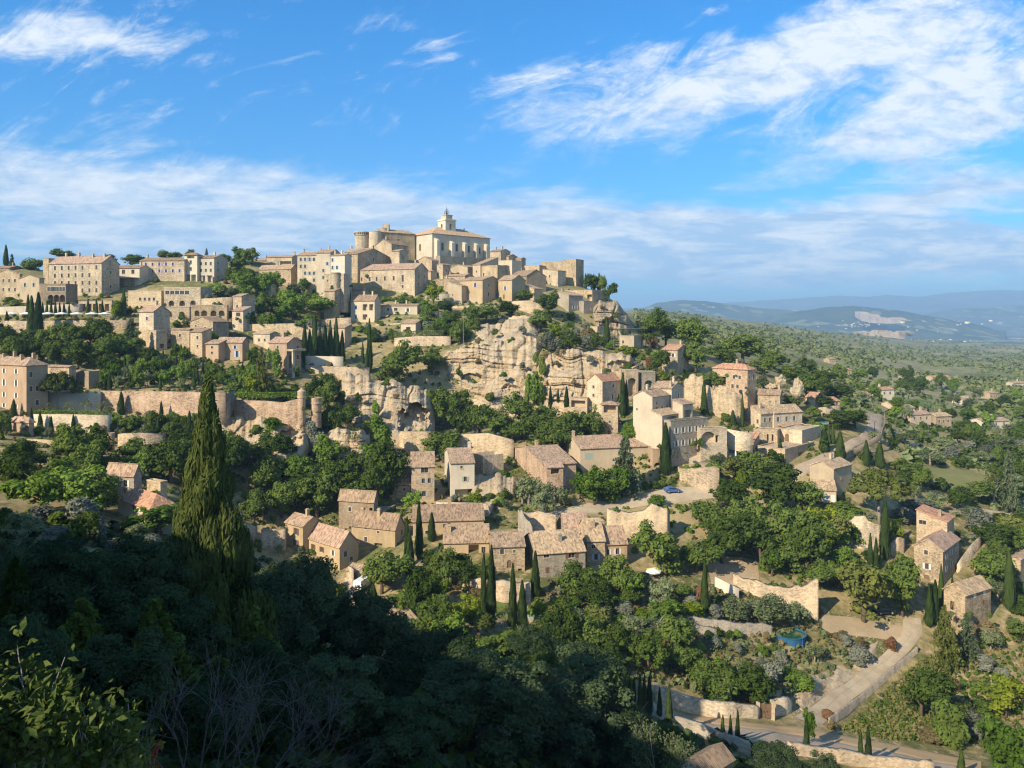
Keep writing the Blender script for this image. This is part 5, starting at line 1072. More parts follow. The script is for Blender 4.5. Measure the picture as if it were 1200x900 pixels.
for a in (((1100,399.5),(1150,398.5),(1200,399),(1260,400)), ((1060,396.5),(1110,395.5),(1160,395)), ((1120,403),(1160,402),(1220,403.5)), ((1005,386),(1030,385.5),(1058,387)), ((1105,431),(1125,430),(1138,432))):
    ribbon('field', [(x, y, None) for x, y in a], [(x, y+(1.6 if y < 420 else 3), None) for x, y in a], 'vineyard', 30, lift=2.0 if a[0][1] < 420 else .5)
# ================================================================ trees and shrubs
NR = np.random.default_rng(11)
_ico = {}
def ico(sub):
    if sub not in _ico:
        bm = bmesh.new(); bmesh.ops.create_icosphere(bm, subdivisions=sub, radius=1); bm.verts.ensure_lookup_table()
        _ico[sub] = (np.array([v.co[:] for v in bm.verts]), np.array([[v.index for v in f.verts] for f in bm.faces])); bm.free()
    return _ico[sub]
def cards(cen, nor, size, r, stretch=1.0, up=None, asp=.62):
    """leaf clumps: pointed little quads round the given normals"""
    n = len(cen); nor = nor/np.maximum(np.linalg.norm(nor, axis=1, keepdims=True), 1e-6)
    ref = r.normal(size=(n, 3)) if up is None else up+r.normal(size=(n, 3))*.35
    a = np.cross(nor, ref); a /= np.maximum(np.linalg.norm(a, axis=1, keepdims=True), 1e-6)
    b = np.cross(nor, a)
    if up is not None: a, b = b, a
    s = size*(r.random((n, 1))*.8+.6)
    if up is not None: a = a*np.sign((a*up).sum(1, keepdims=True)+1e-9)
    p0, p1 = cen-a*s*.5*stretch, cen+a*s*.5*stretch; q0, q1 = cen-b*s*asp*.5, cen+b*s*asp*.5
    bend = nor*s*.18; V = np.stack([p0-bend, q0, p1-bend, q1], 1).reshape(-1, 3); i = np.arange(n)*4
    return V, np.concatenate([np.stack([i, i+1, i+3], 1), np.stack([i+1, i+2, i+3], 1)])
def join(parts):
    V, Fc, o = [], [], 0
    for v, f in parts: V.append(v); Fc.append(f+o); o += len(v)
    return np.concatenate(V), np.concatenate(Fc)
def rand_dir(r, n):
    v = r.normal(size=(n, 3)); return v/np.linalg.norm(v, axis=1, keepdims=True)
def lobes_mesh(lob, per, size, r, core=.72, up_bias=.35, sub=1):
    """lob: list of (centre, radii)"""
    P = []
    iv, ifc = ico(sub)
    for c, rad in lob:
        c, rad = np.array(c), np.array(rad)*np.ones(3); m = max(12, int(per*(rad.mean()/.2)**2))
        d = rand_dir(r, m); d[:, 2] = np.where(d[:, 2] < -.45, -d[:, 2], d[:, 2])
        sh = (.78+.34*r.random((m, 1)))
        P.append(cards(c+d*rad*sh, d+rand_dir(r, m)*.75+np.array([0, 0, up_bias]), size, r))
        if core: P.append((c+iv*rad*core*(1+.12*r.normal(size=(len(iv), 1))), ifc))
    return join(P)
def proto(name, kind_, seed):
    r = np.random.default_rng(seed); L = []
    if kind_ in ('oak', 'lush', 'yellow', 'shade', 'far'):
        n = {'oak': 40, 'lush': 34, 'yellow': 28, 'shade': 70, 'far': 14}[kind_]
        for i in range(n):
            d = rand_dir(r, 1)[0]; d[2] = d[2] if r.random() < .55 else abs(d[2])
            k = .5+.54*r.random()
            rr = (.07+.12*r.random()**1.5) if kind_ != 'shade' else (.06+.07*r.random())
            if i == 0: skew = r.normal(size=3)*np.array([.05, .05, .03])
            if kind_ == 'far': rr *= 1.5
            c = d*np.array([.5-rr*.9, .5-rr*.9, .50-rr*.8])*k+np.array([0, 0, .52])+skew*(1+2*d[2])
            L.append((c, rr*np.array([1, 1, .92])))
        L.append(((0, 0, .5), (.26, .26, .3)))
        per, size = {'oak': (95, .062), 'lush': (90, .07), 'yellow': (80, .075), 'shade': (260, .026), 'far': (30, .12)}[kind_]
        return lobes_mesh(L, per*(4 if kind_ == 'shade' else 1.4), size, r, core=.62)
    if kind_ == 'olive':
        for i in range(24):
            d = rand_dir(r, 1)[0]; d[2] = abs(d[2]); rr = .09+.06*r.random()
            L.append((d*np.array([.5-rr, .5-rr, .6-rr])*(.5+.5*r.random())+np.array([0, 0, .26]), rr*np.array([1, 1, 1.15])))
        return lobes_mesh(L, 130, .05, r, core=.5)
    if kind_ == 'bush':
        for i in range(14):
            d = rand_dir(r, 1)[0]; d[2] = abs(d[2]); rr = .14+.1*r.random()
            L.append((d*np.array([.5-rr, .5-rr, .85-rr])*(.55+.45*r.random())+np.array([0, 0, .12]), rr*np.array([1, 1, 1.2])))
        return lobes_mesh(L, 80, .10, r)
    if kind_ == 'sparse':                            # thin, see-through crown
        for i in range(20):
            d = rand_dir(r, 1)[0]; d[2] = abs(d[2])-.2; rr = .07+.06*r.random()
            L.append((d*np.array([.42, .42, .42])*(.5+.5*r.random())+np.array([0, 0, .55]), rr))
        return lobes_mesh(L, 70, .05, r, core=0)
    if kind_ == 'pine':                              # umbrella pine
        for i in range(64):
            a = r.random()*6.283; q = math.sqrt(r.random()); rr = .085+.045*r.random()
            z = .56+.33*(1-q*q)*(.4+.6*r.random())-.05*r.random()
            L.append(((math.cos(a)*q*(.5-rr), math.sin(a)*q*(.5-rr), z), (rr, rr, rr*1.0)))
        return lobes_mesh(L, 150, .045, r, up_bias=.6)
    if kind_ in ('cyp', 'cyp2'):
        P = []; n = 3000
        z = r.random(n)**.85; prof = lambda z: .5*np.minimum(1, (z/.16+.12))**.7*(np.clip(1-z, 0, 1)**.62)*1.12+.006
        a = r.random(n)*6.283; lob = 1+.12*np.sin(a*3+z*9+seed)+.10*np.sin(a*5-z*23)
        rad = prof(z)*lob*(.86+.22*r.random(n)); d = np.stack([np.cos(a), np.sin(a), np.zeros(n)], 1)
        cen = d*rad[:, None]; cen[:, 2] = z
        V, Fc = cards(cen, d+rand_dir(r, n)*.45, .075, r, 1.6, up=np.array([[0, 0, 1.0]])+d*.25, asp=.55)
        V[:, 2] = np.minimum(V[:, 2], 1.0+.02); P.append((V, Fc))
        zz = np.linspace(.0, .97, 18); k = 12; ring = np.array([[math.cos(t*6.283/k), math.sin(t*6.283/k)] for t in range(k)])
        Vc = np.concatenate([np.concatenate([ring*prof(q)*.82, np.full((k, 1), q)], 1) for q in zz])
        Fq = []
        for i in range(17):
            for j in range(k):
                a0, b0 = i*k+j, i*k+(j+1) % k; Fq += [(a0, b0, b0+k), (a0, b0+k, a0+k)]
        P.append((Vc, np.array(Fq))); return join(P)
    if kind_ == 'fir':                               # cedar / fir with drooping tiers
        P = []
        for i in range(15):
            z = .10+.86*i/15; R0 = .5*(1-z)**.8*(.85+.3*r.random())+.03
            for j in range(max(5, int(11*(1-z)+5))):
                a = r.random()*6.283; m = 26; t = r.random(m)**.7; R1 = R0*(.7+.4*r.random())
                c = np.stack([np.cos(a)*t*R1, np.sin(a)*t*R1, z-.06*t*t+.012*r.normal(size=m)], 1)
                c[:, :2] += np.array([-math.sin(a), math.cos(a)])*((r.random((m, 1))-.5)*.16*R1*2*(1.1-t[:, None]))
                P.append(cards(c, np.array([[0, 0, 1.0]])+rand_dir(r, m)*.8, .055, r, 1.3))
        return join(P)
    if kind_ == 'plume':                             # the great shaggy cypress: many upright plumes
        for i in range(150):
            z = r.random()**1.0*.97; R0 = .5*(1-z)**1.3*min(1, z/.06+.5)*.9
            a = r.random()*6.283; q = R0*(.25+.75*math.sqrt(r.random())); h = .035+.075*r.random(); q *= 1+.25*r.random()
            L.append(((math.cos(a)*q, math.sin(a)*q, z+.02), (.04+.09*(1-z)*r.random()+.02*(1-z), .04+.09*(1-z)*r.random()+.02*(1-z), h)))
        P = []
        for c, rad in L:
            m = 420; d = rand_dir(r, m); cen = np.array(c)+d*np.array(rad)*(.8+.35*r.random((m, 1)))
            P.append(cards(cen, d+rand_dir(r, m)*.6, (.024), r, 1.9, up=np.array([[0, 0, 1.0]])+d*.5, asp=.55))
            iv, ifc = ico(1); P.append((np.array(c)+iv*np.array(rad)*.72, ifc))
        return join(P)
def trunk_mesh(kind_, seed):
    r = random.Random(seed); bm = bmesh.new()
    if kind_ in ('cyp', 'cyp2', 'fir', 'plume'):
        tube(bm, [(0, 0, -.12), (0, 0, .1), (.004, 0, .55), (0, 0, .93)], [.032, .024, .014, .004], 7)
    elif kind_ == 'pine':
        tube(bm, [(0, 0, -.1), (.01, 0, .2), (-.01, .01, .45), (0, 0, .72)], [.03, .024, .02, .012], 8)
        for k in range(8):
            a = k*.785+r.random(); tube(bm, [(0, 0, .45+.02*k), (math.cos(a)*.15, math.sin(a)*.15, .62), (math.cos(a)*.36, math.sin(a)*.36, .73)], [.013, .01, .004], 5)
    else:
        tube(bm, [(0, 0, -.15), (.01, .0, .12), (-.01, .01, .3), (.01, 0, .6)], [.045, .034, .028, .01], 7)
        for k in range(6):
            a = k*1.05+r.random()*.6; z = .22+.06*k; tube(bm, [(0, 0, z), (math.cos(a)*.14, math.sin(a)*.14, z+.13), (math.cos(a)*.30, math.sin(a)*.30, z+.24)], [.018, .012, .004], 5)
    return bm_mesh('trunk', bm, True)
SPEC = {  # kind: (shape, leaf material, trunk, plain words, object name, number of shapes, group)
 'oak': ('oak', 'l_oak', 'bark', 'dark green oak', 'oak_tree', 7, 'oaks on the village slopes'),
 'lush': ('lush', 'l_lush', 'bark', 'fresh green leafy tree', 'leafy_tree', 5, 'leafy trees among the houses'),
 'yellow': ('yellow', 'l_yellow', 'bark', 'bright yellow green tree', 'leafy_tree', 2, 'yellow green trees'),
 'olive': ('olive', 'l_olive', 'palebark', 'grey green olive tree', 'olive_tree', 3, 'olive trees on the terraces'),
 'cyp': ('cyp', 'l_cyp', 'bark', 'slim dark cypress', 'cypress_tree', 3, 'cypresses'),
 'pale': ('lush', 'l_pine', 'bark', 'pale olive green leafy tree', 'leafy_tree', 3, 'pale leafy trees'),
 'fir': ('fir', 'l_fir', 'bark', 'grey green cedar', 'cedar_tree', 2, 'cedars'),
 'firy': ('fir', 'l_pine', 'bark', 'yellow green conifer', 'conifer_tree', 1, 'yellow green conifers'),
 'pine': ('pine', 'l_pine', 'palebark', 'umbrella pine', 'pine_tree', 2, 'umbrella pines'),
 'sparse': ('sparse', 'l_pine', 'palebark', 'thin airy tree', 'young_tree', 2, 'thin airy trees'),
 'bush': ('bush', 'l_oak', None, 'rounded green shrub', 'shrub', 3, 'green shrubs'),
 'ybush': ('bush', 'l_yellow', None, 'yellow green shrub', 'shrub', 2, 'yellow green shrubs'),
 'lbush': ('bush', 'l_lush', None, 'leafy green shrub', 'shrub', 2, 'leafy shrubs'),
 'silver': ('bush', 'l_silver', None, 'silvery grey shrub', 'shrub', 2, 'silvery shrubs'),
 'dry': ('bush', 'l_dry', None, 'dry straw coloured shrub', 'shrub', 2, 'dry shrubs'),
 'red': ('bush', 'l_red', None, 'rusty red shrub', 'shrub', 1, 'rusty shrubs'),
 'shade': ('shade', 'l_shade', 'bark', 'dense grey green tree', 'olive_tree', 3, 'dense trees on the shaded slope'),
 'shadeg': ('shade', 'l_oak', 'bark', 'dense green tree', 'leafy_tree', 2, 'dense trees on the shaded slope'),
 'fird': ('fir', 'l_oak', 'bark', 'dark green conifer', 'conifer_tree', 2, 'dark conifers on the shaded slope'),
 'plume': ('plume', 'l_cyplit', 'bark', 'giant shaggy cypress', 'cypress_tree', 1, None),
}
_pm = {}
def proto_mesh(k, i):
    key = (k, i)
    if key not in _pm:
        sh, leaf, bark, *_ = SPEC[k]; V, Fc = proto(k, sh, 100+17*i+len(k)*3+ord(k[0]))
        me = np_mesh('crown', V, Fc); me.materials.append(M[leaf]); tm = None
        if bark: tm = trunk_mesh(sh, i+5); tm.materials.append(M[bark])
        _pm[key] = (me, tm)
    return _pm[key]
PLANTS = []
_cnt = {}
def tree(k, px, yb, yt, w, label=None, D=None, group=None):
    if D is None: D = hit(px, yb)
    c = PT(px, yb, D); h = (yb-yt)/F*D; wd = w/F*D
    i = _cnt.get(k, 0); _cnt[k] = i+1
    me, tm = proto_mesh(k, i % SPEC[k][5])
    rz = (i*2.399+px*.7) % 6.283; vy = .9+.2*((i*37) % 11)/10
    if tm is None:
        o = bpy.data.objects.new(SPEC[k][4], me); C.objects.link(o); o.location = c; o.rotation_euler = (0, 0, rz); o.scale = (wd, wd*vy, h)
        if k in ('bush', 'ybush', 'lbush', 'silver', 'dry', 'red'): o.location.z -= .05*h
    else:
        o = empty(SPEC[k][4], c, rz)
        cr = bpy.data.objects.new('crown', me); C.objects.link(cr); cr.parent = o; cr.scale = (wd, wd*vy, h)
        t = bpy.data.objects.new('trunk', tm); C.objects.link(t); t.parent = o; t.scale = (wd if k not in ('cyp', 'fir', 'firy') else max(wd, h*.2), wd if k not in ('cyp', 'fir', 'firy') else max(wd, h*.2), h)
    tag(o, label or '', 'shrub' if SPEC[k][4] == 'shrub' else 'tree', group or SPEC[k][6])
    PLANTS.append([o, k, px, (yb+yt)/2, w, yb-yt, label]); return o
def T(k, s):
    for q in s.split(';'):
        v = [float(a) for a in q.split(',')]; tree(k, *v[:4], None, v[4] if len(v) > 4 else None)
M['l_grass'] = mat_leaf('meadow grass', (.08, .12, .025), (.22, .22, .07), .3, .3)
T('cyp', '37,398,347,10;45,398,343,11;33,374,345,5;8,388,365,6;7,312,287,6,352;50,371,354,3.4;55,371,353,3.4;60,371,352,3.6;65,371,353,3.4;70,371,354,3.4;75,371,354,3.4;81,371,355,3.4;103,369,350,4;113,369,350,4;120,369,352,4;145,371,338,6.5')
T('cyp', '142,486,459,8;172,484,462,6;189,492,470,5;16,489,468,7;37,502,478,5;47,503,483,6;80,504,482,5;86,510,486,6;60,508,488,5')
T('cyp', '357,425,380,9;363,424,386,8;369,421,367,8;375,424,384,8;381,425,381,8;387,424,376,8;394,425,372,9;401,426,388,7;406,372,335,4.5;410,372,338,4.5;433,436,374,7;425,436,401,5;430,437,408,5')
T('cyp', '645,480,453,5;654,478,455,4.5;664,481,453,6.5;730,489,437,9;734,486,446,6;711,402,371,8;686,340,320,3.5,388;702,341,320,5,388;696,340,321,4,390;538,508,484,7')
T('cyp', '780,556,496,14;825,486,446,7.5;870,500,461,4.5;859,500,481,8;877,529,505,5;914,538,514,7;966,530,503,11;984.5,546,506,14;1015,546,516,9;1031,548,519,11;1037,655,583,13;1020,668,625,6.5;1026.5,669,630,6.5')
T('cyp', '1089,734,686,11;1096,731,680,10;1103,712,662,7;1116,730,675,6.5;1129,724,692,5.5;1140,724,697,5.5;1182.5,714,646,13;437.5,713,684,11;477,665,606,8;491,655,589,10;506,634,601,10;480,676,624,13')
T('cyp', '567,727,648,9;576,735,640,12;601,740,661,11;612,742,681,13;627.5,700,646,12;677,722,698,6;826,718,656,9;722,834,792,6;727,834,788,6;732,835,790,7;738,836,793,6;743,836,795,6;750,836,790,7;755,836,792,7;761,838,792,8;773,840,806,7;784,852,803,9')
T('cyp', '847,872,838,6;856,873,838,6;864.5,874,832,6;945,882,839,7;1008.5,893,855,7;1017.5,895,851,8;1126.5,908,879,8;932,812,794,9')
T('fir', '733,582,506,50;153,414,371,26;1182,600,520,28;14,316,296,10,350;1133,772,714,32;242,304,290,7,360')
T('firy', '1108,785,702,40;307,472,401,26')
T('pine', '68,486,429,50;1030,614,541,78')
T('oak', '35,322,297,32,350;80,308,292,34,372;125,314,297,24,374;155,312,297,34,374;205,306,294,20,374;225,306,293,16,374;268,310,297,18,368;190,306,289,16,378')
T('oak', '463,457,401,54;506,438,407,36;505,492,454,36;523,502,451,46;541,507,460,42;560,514,470,44;585,517,470,52;614,508,462,46;634,522,475,60;665,527,478,58;690,518,482,42;650,532,494,50;600,520,490,40')
T('oak', '570,380,349,40;553,384,358,26;596,372,352,32;613,357,338,26;643,372,340,38;632,390,364,34;665,414,391,30;521,369,347,25;526,384,365,26;499,380,357,16;537,404,376,24;693,342,319,22,386;706,346,324,14,380;714,354,330,16;719,372,350,16')
T('oak', '762,402,362,36,300;780,402,372,34,310;812,412,368,50,305;870,426,389,60;815,437,402,36;770,442,408,26;838,456,429,36;850,430,405,40;895,440,418,40;925,450,425,40;905,432,410,36;945,468,440,40;960,455,432,36;985,468,445,40;970,482,462,34;930,480,462,26')
T('oak', '982,502,478,40;1002,502,478,32;955,494,477,24;855,604,555,54;834,630,575,50;872,644,588,60;910,602,541,70;942,606,560,44;921,644,584,58;846,660,608,64;891,664,600,54;815,670,624,54;779,676,615,68;882,568,527,48;906,552,524,32;945,676,608,54;955,650,602,50;985,690,655,40;960,690,650,44;925,672,632,44')
T('oak', '1058,722,648,54;1160,688,639,54;1165,645,612,56;1195,650,620,36;1080,842,773,62;880,830,760,64;836,828,783,62;814,794,762,44;796,788,752,44;678,704,656,56;722,706,654,46;701,726,680,52;736,712,680,38;650,772,714,54;691,776,722,64;722,776,728,52;760,786,738,58;792,766,724,52;1140,590,560,36;1125,600,562,36;1068,560,540,40')
T('oak', '455,585,513,54;437,600,540,46;520,542,502,58;400,590,544,54;421,600,556,44;312,582,523,48;350,598,548,66;372,606,546,58;330,606,560,46;385,575,535,44;298,615,575,44;267,570,506,44;200,566,501,64;104,548,504,60;383,484,444,32;393,518,468,36;380,512,478,28;118,604,552,66;12,566,514,46;36,552,518,42;250,560,520,40;155,545,512,40;415,560,525,40')
T('oak', '495,728,662,50;521,694,645,42;546,694,650,40;562,690,652,34;503,750,702,52;470,720,690,36;640,790,742,80;600,790,735,80;560,790,752,60;710,800,755,70')
T('oak', '447,696,632,62')
T('lush', '50,602,540,74;96,606,545,76;528,770,716,48;548,778,740,48;1176,912,836,70;255,348,327,32;285,350,315,34;305,348,318,28;322,348,315,30;342,374,337,38;376,374,339,42;395,362,342,28;357,342,325,20,330;270,366,350,28;330,378,355,24;362,384,362,22;323,444,406,20;290,385,362,28;310,388,366,30;186,628,588,80;740,524,484,34;740,705,665,40')
T('lush', '245,362,345,18;352,366,350,18;485,602,574,28;940,810,782,44;1180,690,660,30;930,660,625,34;905,675,640,36;780,735,700,50;768,596,575,22;718,590,545,40;696,592,545,44;680,585,550,34;948,872,826,18;985,645,612,30;1000,640,612,36')
T('yellow', '543,740,698,44;967,650,596,48;922,650,612,34;240,410,388,28;298,470,438,30;832,524,508,30;818,530,512,16;1178,840,798,54;508,362,330,24;648,400,380,20;1050,642,612,28')
T('olive', '270,350,330,38;896,732,686,72;862,728,694,54;928,732,694,48;671,746,704,46;742,750,714,42;771,750,714,46;800,735,712,40;955,776,750,28;880,540,520,30;790,446,428,20;1030,520,500,36;1060,520,500,40;1110,530,508,44;1150,545,525,40;1090,545,522,40;1175,530,505,40;620,592,548,44;650,596,555,44;635,605,565,40;1120,640,615,36;1140,612,590,50;1190,575,550,40;1095,600,570,40;840,545,525,24;30,632,588,64')
T('pale', '1012,728,661,82;860,560,528,40;690,770,728,50;655,745,708,44;965,644,598,50;640,760,722,46;1185,640,606,40;560,745,715,34;893,560,532,36;700,745,712,40')
T('sparse', '1132,862,818,44;1165,596,548,44;612,590,545,36;415,540,500,30;100,490,465,22;60,498,470,22;80,495,468,18;120,496,468,20;448,452,430,14;590,745,705,30')
T('ybush', '777,444,431,18;556,592,573,24;137,372,344,17;735,418,402,34;868,570,545,20;625,338,316,24,394;240,372,360,16;255,372,360,20;380,690,662,22;393,700,680,26;370,688,672,14')
T('lbush', '320,514,486,44;628,478,424,24;618,482,430,10;438,510,478,34;448,530,490,30;700,482,462,14;590,562,548,30;727,620,600,24;930,665,645,30;705,470,458,16;430,545,515,36;1005,625,600,40')
T('bush', '1112,872,812,54;760,446,428,20;345,470,452,50;275,460,445,34;310,462,450,40;330,466,452,36;300,455,440,24;20,362,350,26;12,355,346,18;985,600,585,60;700,404,388,26;670,376,362,12;735,440,422,16;1015,540,524,24;575,588,575,24')
T('silver', '97,620,575,56;642,412,386,26;655,412,394,20;365,532,488,28;376,540,500,26;532,592,578,16;905,800,770,36;1140,862,828,40;1008,775,755,34;990,755,742,24;685,404,390,20;1075,600,582,50;1060,610,592,40;1155,785,765,30;870,800,778,40;755,690,668,30')
T('dry', '690,398,382,28;660,420,404,26;640,424,410,18;415,516,500,20;430,512,498,20;350,512,496,24;835,792,778,30;812,775,762,30;1090,868,850,40;870,825,810,30;975,855,842,16;985,750,735,22;1010,760,745,20;560,700,684,24;535,690,676,20')
T('red', '1044,762,742,18;822,706,682,24;762,430,416,16;880,806,792,22;970,842,830,22;722,706,690,18;765,405,392,22')
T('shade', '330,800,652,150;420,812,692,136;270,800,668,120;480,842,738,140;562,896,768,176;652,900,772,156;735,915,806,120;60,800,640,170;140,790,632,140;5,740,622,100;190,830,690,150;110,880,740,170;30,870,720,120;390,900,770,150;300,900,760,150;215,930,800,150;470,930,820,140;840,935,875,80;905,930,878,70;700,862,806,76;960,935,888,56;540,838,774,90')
tree('shade', 738, 932, 832, 100)  # tree added to cast shade on the valley barn
for a in ((804,551,543,12,208),(816,552,540,16,208),(832,551,541,15,206),(840,550,542,12,205)): tree('lbush', *a[:4], None, a[4])
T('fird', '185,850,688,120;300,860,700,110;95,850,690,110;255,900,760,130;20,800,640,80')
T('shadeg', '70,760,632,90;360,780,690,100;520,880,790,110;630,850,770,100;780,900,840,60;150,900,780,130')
hero = tree('plume', 243, 790, 466, 158, 'giant shaggy cypress standing nearest, its tip reaching the garden wall')
# unseen trees on the spur to the left, placed to shade the slope
for px, D, h in ((-330, 62, 9), (-280, 82, 8), (-235, 98, 8), (-380, 48, 9), (-190, 112, 7), (-420, 36, 7), (-300, 104, 8)):
    c = Vector(((px-600)/F*D, D, 0)); c.z = gzs(c.x, c.y); yb = HY-F*c.z/D
    tree('oak', px, yb, yb-h/D*F, 8/D*F, 'unseen oak placed to shade the slope from the left spur, %s' % {48: 'second from its near end', 36: 'at its near end', 62: 'third from its near end', 82: 'fourth from its near end', 98: 'in the middle', 104: 'next to the far end', 112: 'at the far end'}[D], D)
# ---------------------------------------------------------------- fill the wooded parts
def inside(x, y, poly):
    c = False; n = len(poly)
    for i in range(n):
        (x0, y0), (x1, y1) = poly[i], poly[(i+1) % n]
        if (y0 > y) != (y1 > y) and x < (x1-x0)*(y-y0)/(y1-y0)+x0: c = not c
    return c
RECTS.append((903,947,729,762,146))
BLD = [q for q in RECTS if q[4] > 0]
def blocked(x, yb, yt, w, k=.45):
    if any(inside(x, yb, p) for p in ROADS): return True
    for x0, x1, t, b, D in RECTS:
        if yb < t+2: continue                        # it stands behind
        ow = min(x+w/2, x1)-max(x-w/2, x0); oh = min(yb, b)-max(yt, t)
        if ow > 0 and oh > 0 and ow*oh > (1-k)*.35*min(w*(yb-yt), (x1-x0)*(b-t)): return True
    return False
FR = random.Random(5)
def fill(poly, n, kinds, w, asp=(.8, 1.15), sep=.62):
    xs, ys = [p[0] for p in poly], [p[1] for p in poly]; got = 0
    for _ in range(n*40):
        if got >= n: break
        x, y = FR.uniform(min(xs), max(xs)), FR.uniform(min(ys), max(ys))
        if not inside(x, y, poly): continue
        k = FR.choice(kinds); ww = FR.uniform(*w); hh = ww*FR.uniform(*asp)*(.7 if SPEC[k][2] is None else 1)
        if k == 'cyp': ww, hh = ww*.3, ww*1.3
        if blocked(x, y, y-hh, ww): continue
        if any(abs(p[2]-x) < sep*(p[4]+ww)/2*.9 and abs((p[3]+p[5]/2)-y) < sep*(p[5]+hh)*.28 for p in PLANTS): continue
        tree(k, x, y, y-hh, ww); got += 1
T('oak', '10,415,376,36;28,412,384,34;62,412,378,36;84,414,374,38;106,410,376,34;126,412,374,36;140,424,384,44;116,430,392,40;92,432,396,38;66,430,396,36;40,428,394,36;18,430,396,36;122,400,372,26')
fill([(0,388),(48,386),(130,392),(165,405),(165,432),(90,430),(0,425)], 26, ['oak', 'oak', 'lush', 'olive'], (20, 32))
fill([(128,410),(200,414),(300,424),(300,458),(100,458)], 90, ['oak', 'lush', 'lush', 'cyp', 'olive'], (11, 19), (1.1, 1.5), .36)
fill([(0,488),(60,490),(240,488),(240,514),(0,514)], 60, ['oak', 'lush', 'oak', 'olive', 'cyp'], (14, 24), (.9, 1.2), .45)
fill([(0,535),(60,540),(230,532),(230,575),(0,590)], 16, ['oak', 'oak', 'lush'], (32, 48), (.9, 1.2), .4)
fill([(0,590),(120,610),(240,600),(300,640),(300,660),(0,650)], 16, ['oak', 'olive', 'silver', 'bush'], (28, 46), (.8, 1.1), .45)
fill([(270,452),(352,456),(352,470),(276,470)], 8, ['oak', 'lbush', 'bush'], (14, 24))
fill([(240,336),(345,338),(412,345),(412,374),(270,380)], 26, ['oak', 'lush', 'olive'], (20, 30))
fill([(260,520),(420,540),(420,606),(310,612),(255,580)], 8, ['oak', 'lush'], (34, 48))
fill([(440,560),(480,600),(470,625),(440,600)], 3, ['oak', 'bush'], (20, 30))
fill([(510,690),(640,700),(640,760),(510,770)], 9, ['oak', 'olive', 'lbush', 'yellow'], (26, 40))
fill([(640,700),(820,700),(870,745),(780,790),(640,790)], 15, ['oak', 'olive', 'lush', 'silver', 'ybush'], (24, 44))
fill([(800,740),(930,745),(960,790),(900,820),(800,810)], 12, ['bush', 'dry', 'silver', 'dry', 'lbush'], (14, 24))
fill([(980,610),(1060,650),(1060,680),(960,680),(900,690),(870,660)], 10, ['oak', 'lush', 'bush'], (24, 40))
fill([(1100,750),(1200,730),(1200,830),(1120,850)], 12, ['bush', 'silver', 'dry', 'oak', 'olive'], (22, 40))
fill([(1130,600),(1200,600),(1200,720),(1165,720)], 10, ['oak', 'bush', 'olive', 'silver'], (24, 44))
fill([(1035,515),(1200,520),(1200,600),(1080,600),(1050,560)], 22, ['bush', 'silver', 'olive', 'bush', 'oak'], (16, 34))
fill([(900,440),(1000,440),(1200,470),(1200,520),(1040,500),(1000,478)], 44, ['oak', 'oak', 'olive', 'lush'], (13, 24))
fill([(600,340),(720,400),(700,412),(640,400)], 22, ['bush', 'silver', 'bush', 'oak'], (10, 20))
fill([(400,376),(530,352),(610,360),(640,384),(560,398),(440,402)], 60, ['bush', 'lush', 'oak', 'lbush', 'silver'], (13, 23), (.8, 1.1), .42)
fill([(440,340),(560,330),(640,345),(560,360),(500,358)], 16, ['bush', 'lbush', 'oak'], (9, 15))
fill([(360,440),(420,445),(410,520),(370,520)], 6, ['oak', 'bush'], (20, 30))
fill([(560,575),(660,585),(650,600),(590,602)], 5, ['bush', 'olive'], (16, 26))
fill([(800,440),(1000,470),(1000,560),(830,560)], 14, ['bush', 'olive', 'lbush', 'cyp'], (12, 22))
fill([(640,380),(740,400),(800,440),(760,440)], 8, ['bush', 'lbush', 'silver'], (12, 20))
fill([(405,338),(500,346),(500,358),(405,352)], 14, ['lbush', 'bush', 'oak'], (9, 15), (.8, 1.1), .4)
fill([(200,300),(350,315),(350,335),(260,340)], 10, ['oak', 'lush'], (18, 28))
fill([(520,560),(660,590),(640,600),(520,586)], 6, ['bush', 'lbush', 'olive'], (12, 20))
fill([(0,395),(290,395),(420,400),(420,425),(360,418),(300,440),(0,440)], 30, ['bush', 'lbush', 'bush', 'silver'], (9, 16))
fill([(640,560),(800,560),(840,572),(800,575),(660,592)], 8, ['bush', 'lbush', 'silver'], (12, 22))
fill([(470,640),(520,670),(520,700),(440,700)], 6, ['oak', 'bush'], (20, 34))
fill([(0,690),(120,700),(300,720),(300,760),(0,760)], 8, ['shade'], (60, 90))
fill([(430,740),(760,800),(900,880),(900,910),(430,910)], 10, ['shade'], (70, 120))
fill([(40,345),(160,348),(240,352),(240,392),(160,372)], 14, ['bush', 'lbush', 'oak'], (8, 14))

# shrubs along the feet of walls and houses, and on the ledges of the cliffs
def feet():
    for x0, x1, t, b, D in list(RECTS):
        if x1 < 0 or b > 800 or b < 300 or D in (0, 1): continue
        for _ in range(max(1, int((x1-x0)/16))):
            x = FR.uniform(x0-2, x1+2); w = FR.uniform(7, 13)*(190/max(120, abs(D)))**.8; y = b+(3 if D < 0 else 0)+FR.uniform(0, 3)
            if any(inside(x, y, p) for p in ROADS): continue
            k = FR.choice(['bush', 'lbush', 'bush', 'silver', 'olive', 'dry'])
            tree(k, x, y, y-w*FR.uniform(.6, 1.0), w, None, min(hit(x, y), abs(D)-.6))
        if D < 0 and b < 700:
            for _ in range(int((x1-x0)/12)):
                x = FR.uniform(x0+1, x1-1); w = FR.uniform(5, 10); tree(FR.choice(['bush', 'lbush', 'dry', 'silver', 'olive']), x, t, t-w*FR.uniform(.5, .9), w, None, abs(D)+1.6)
feet()
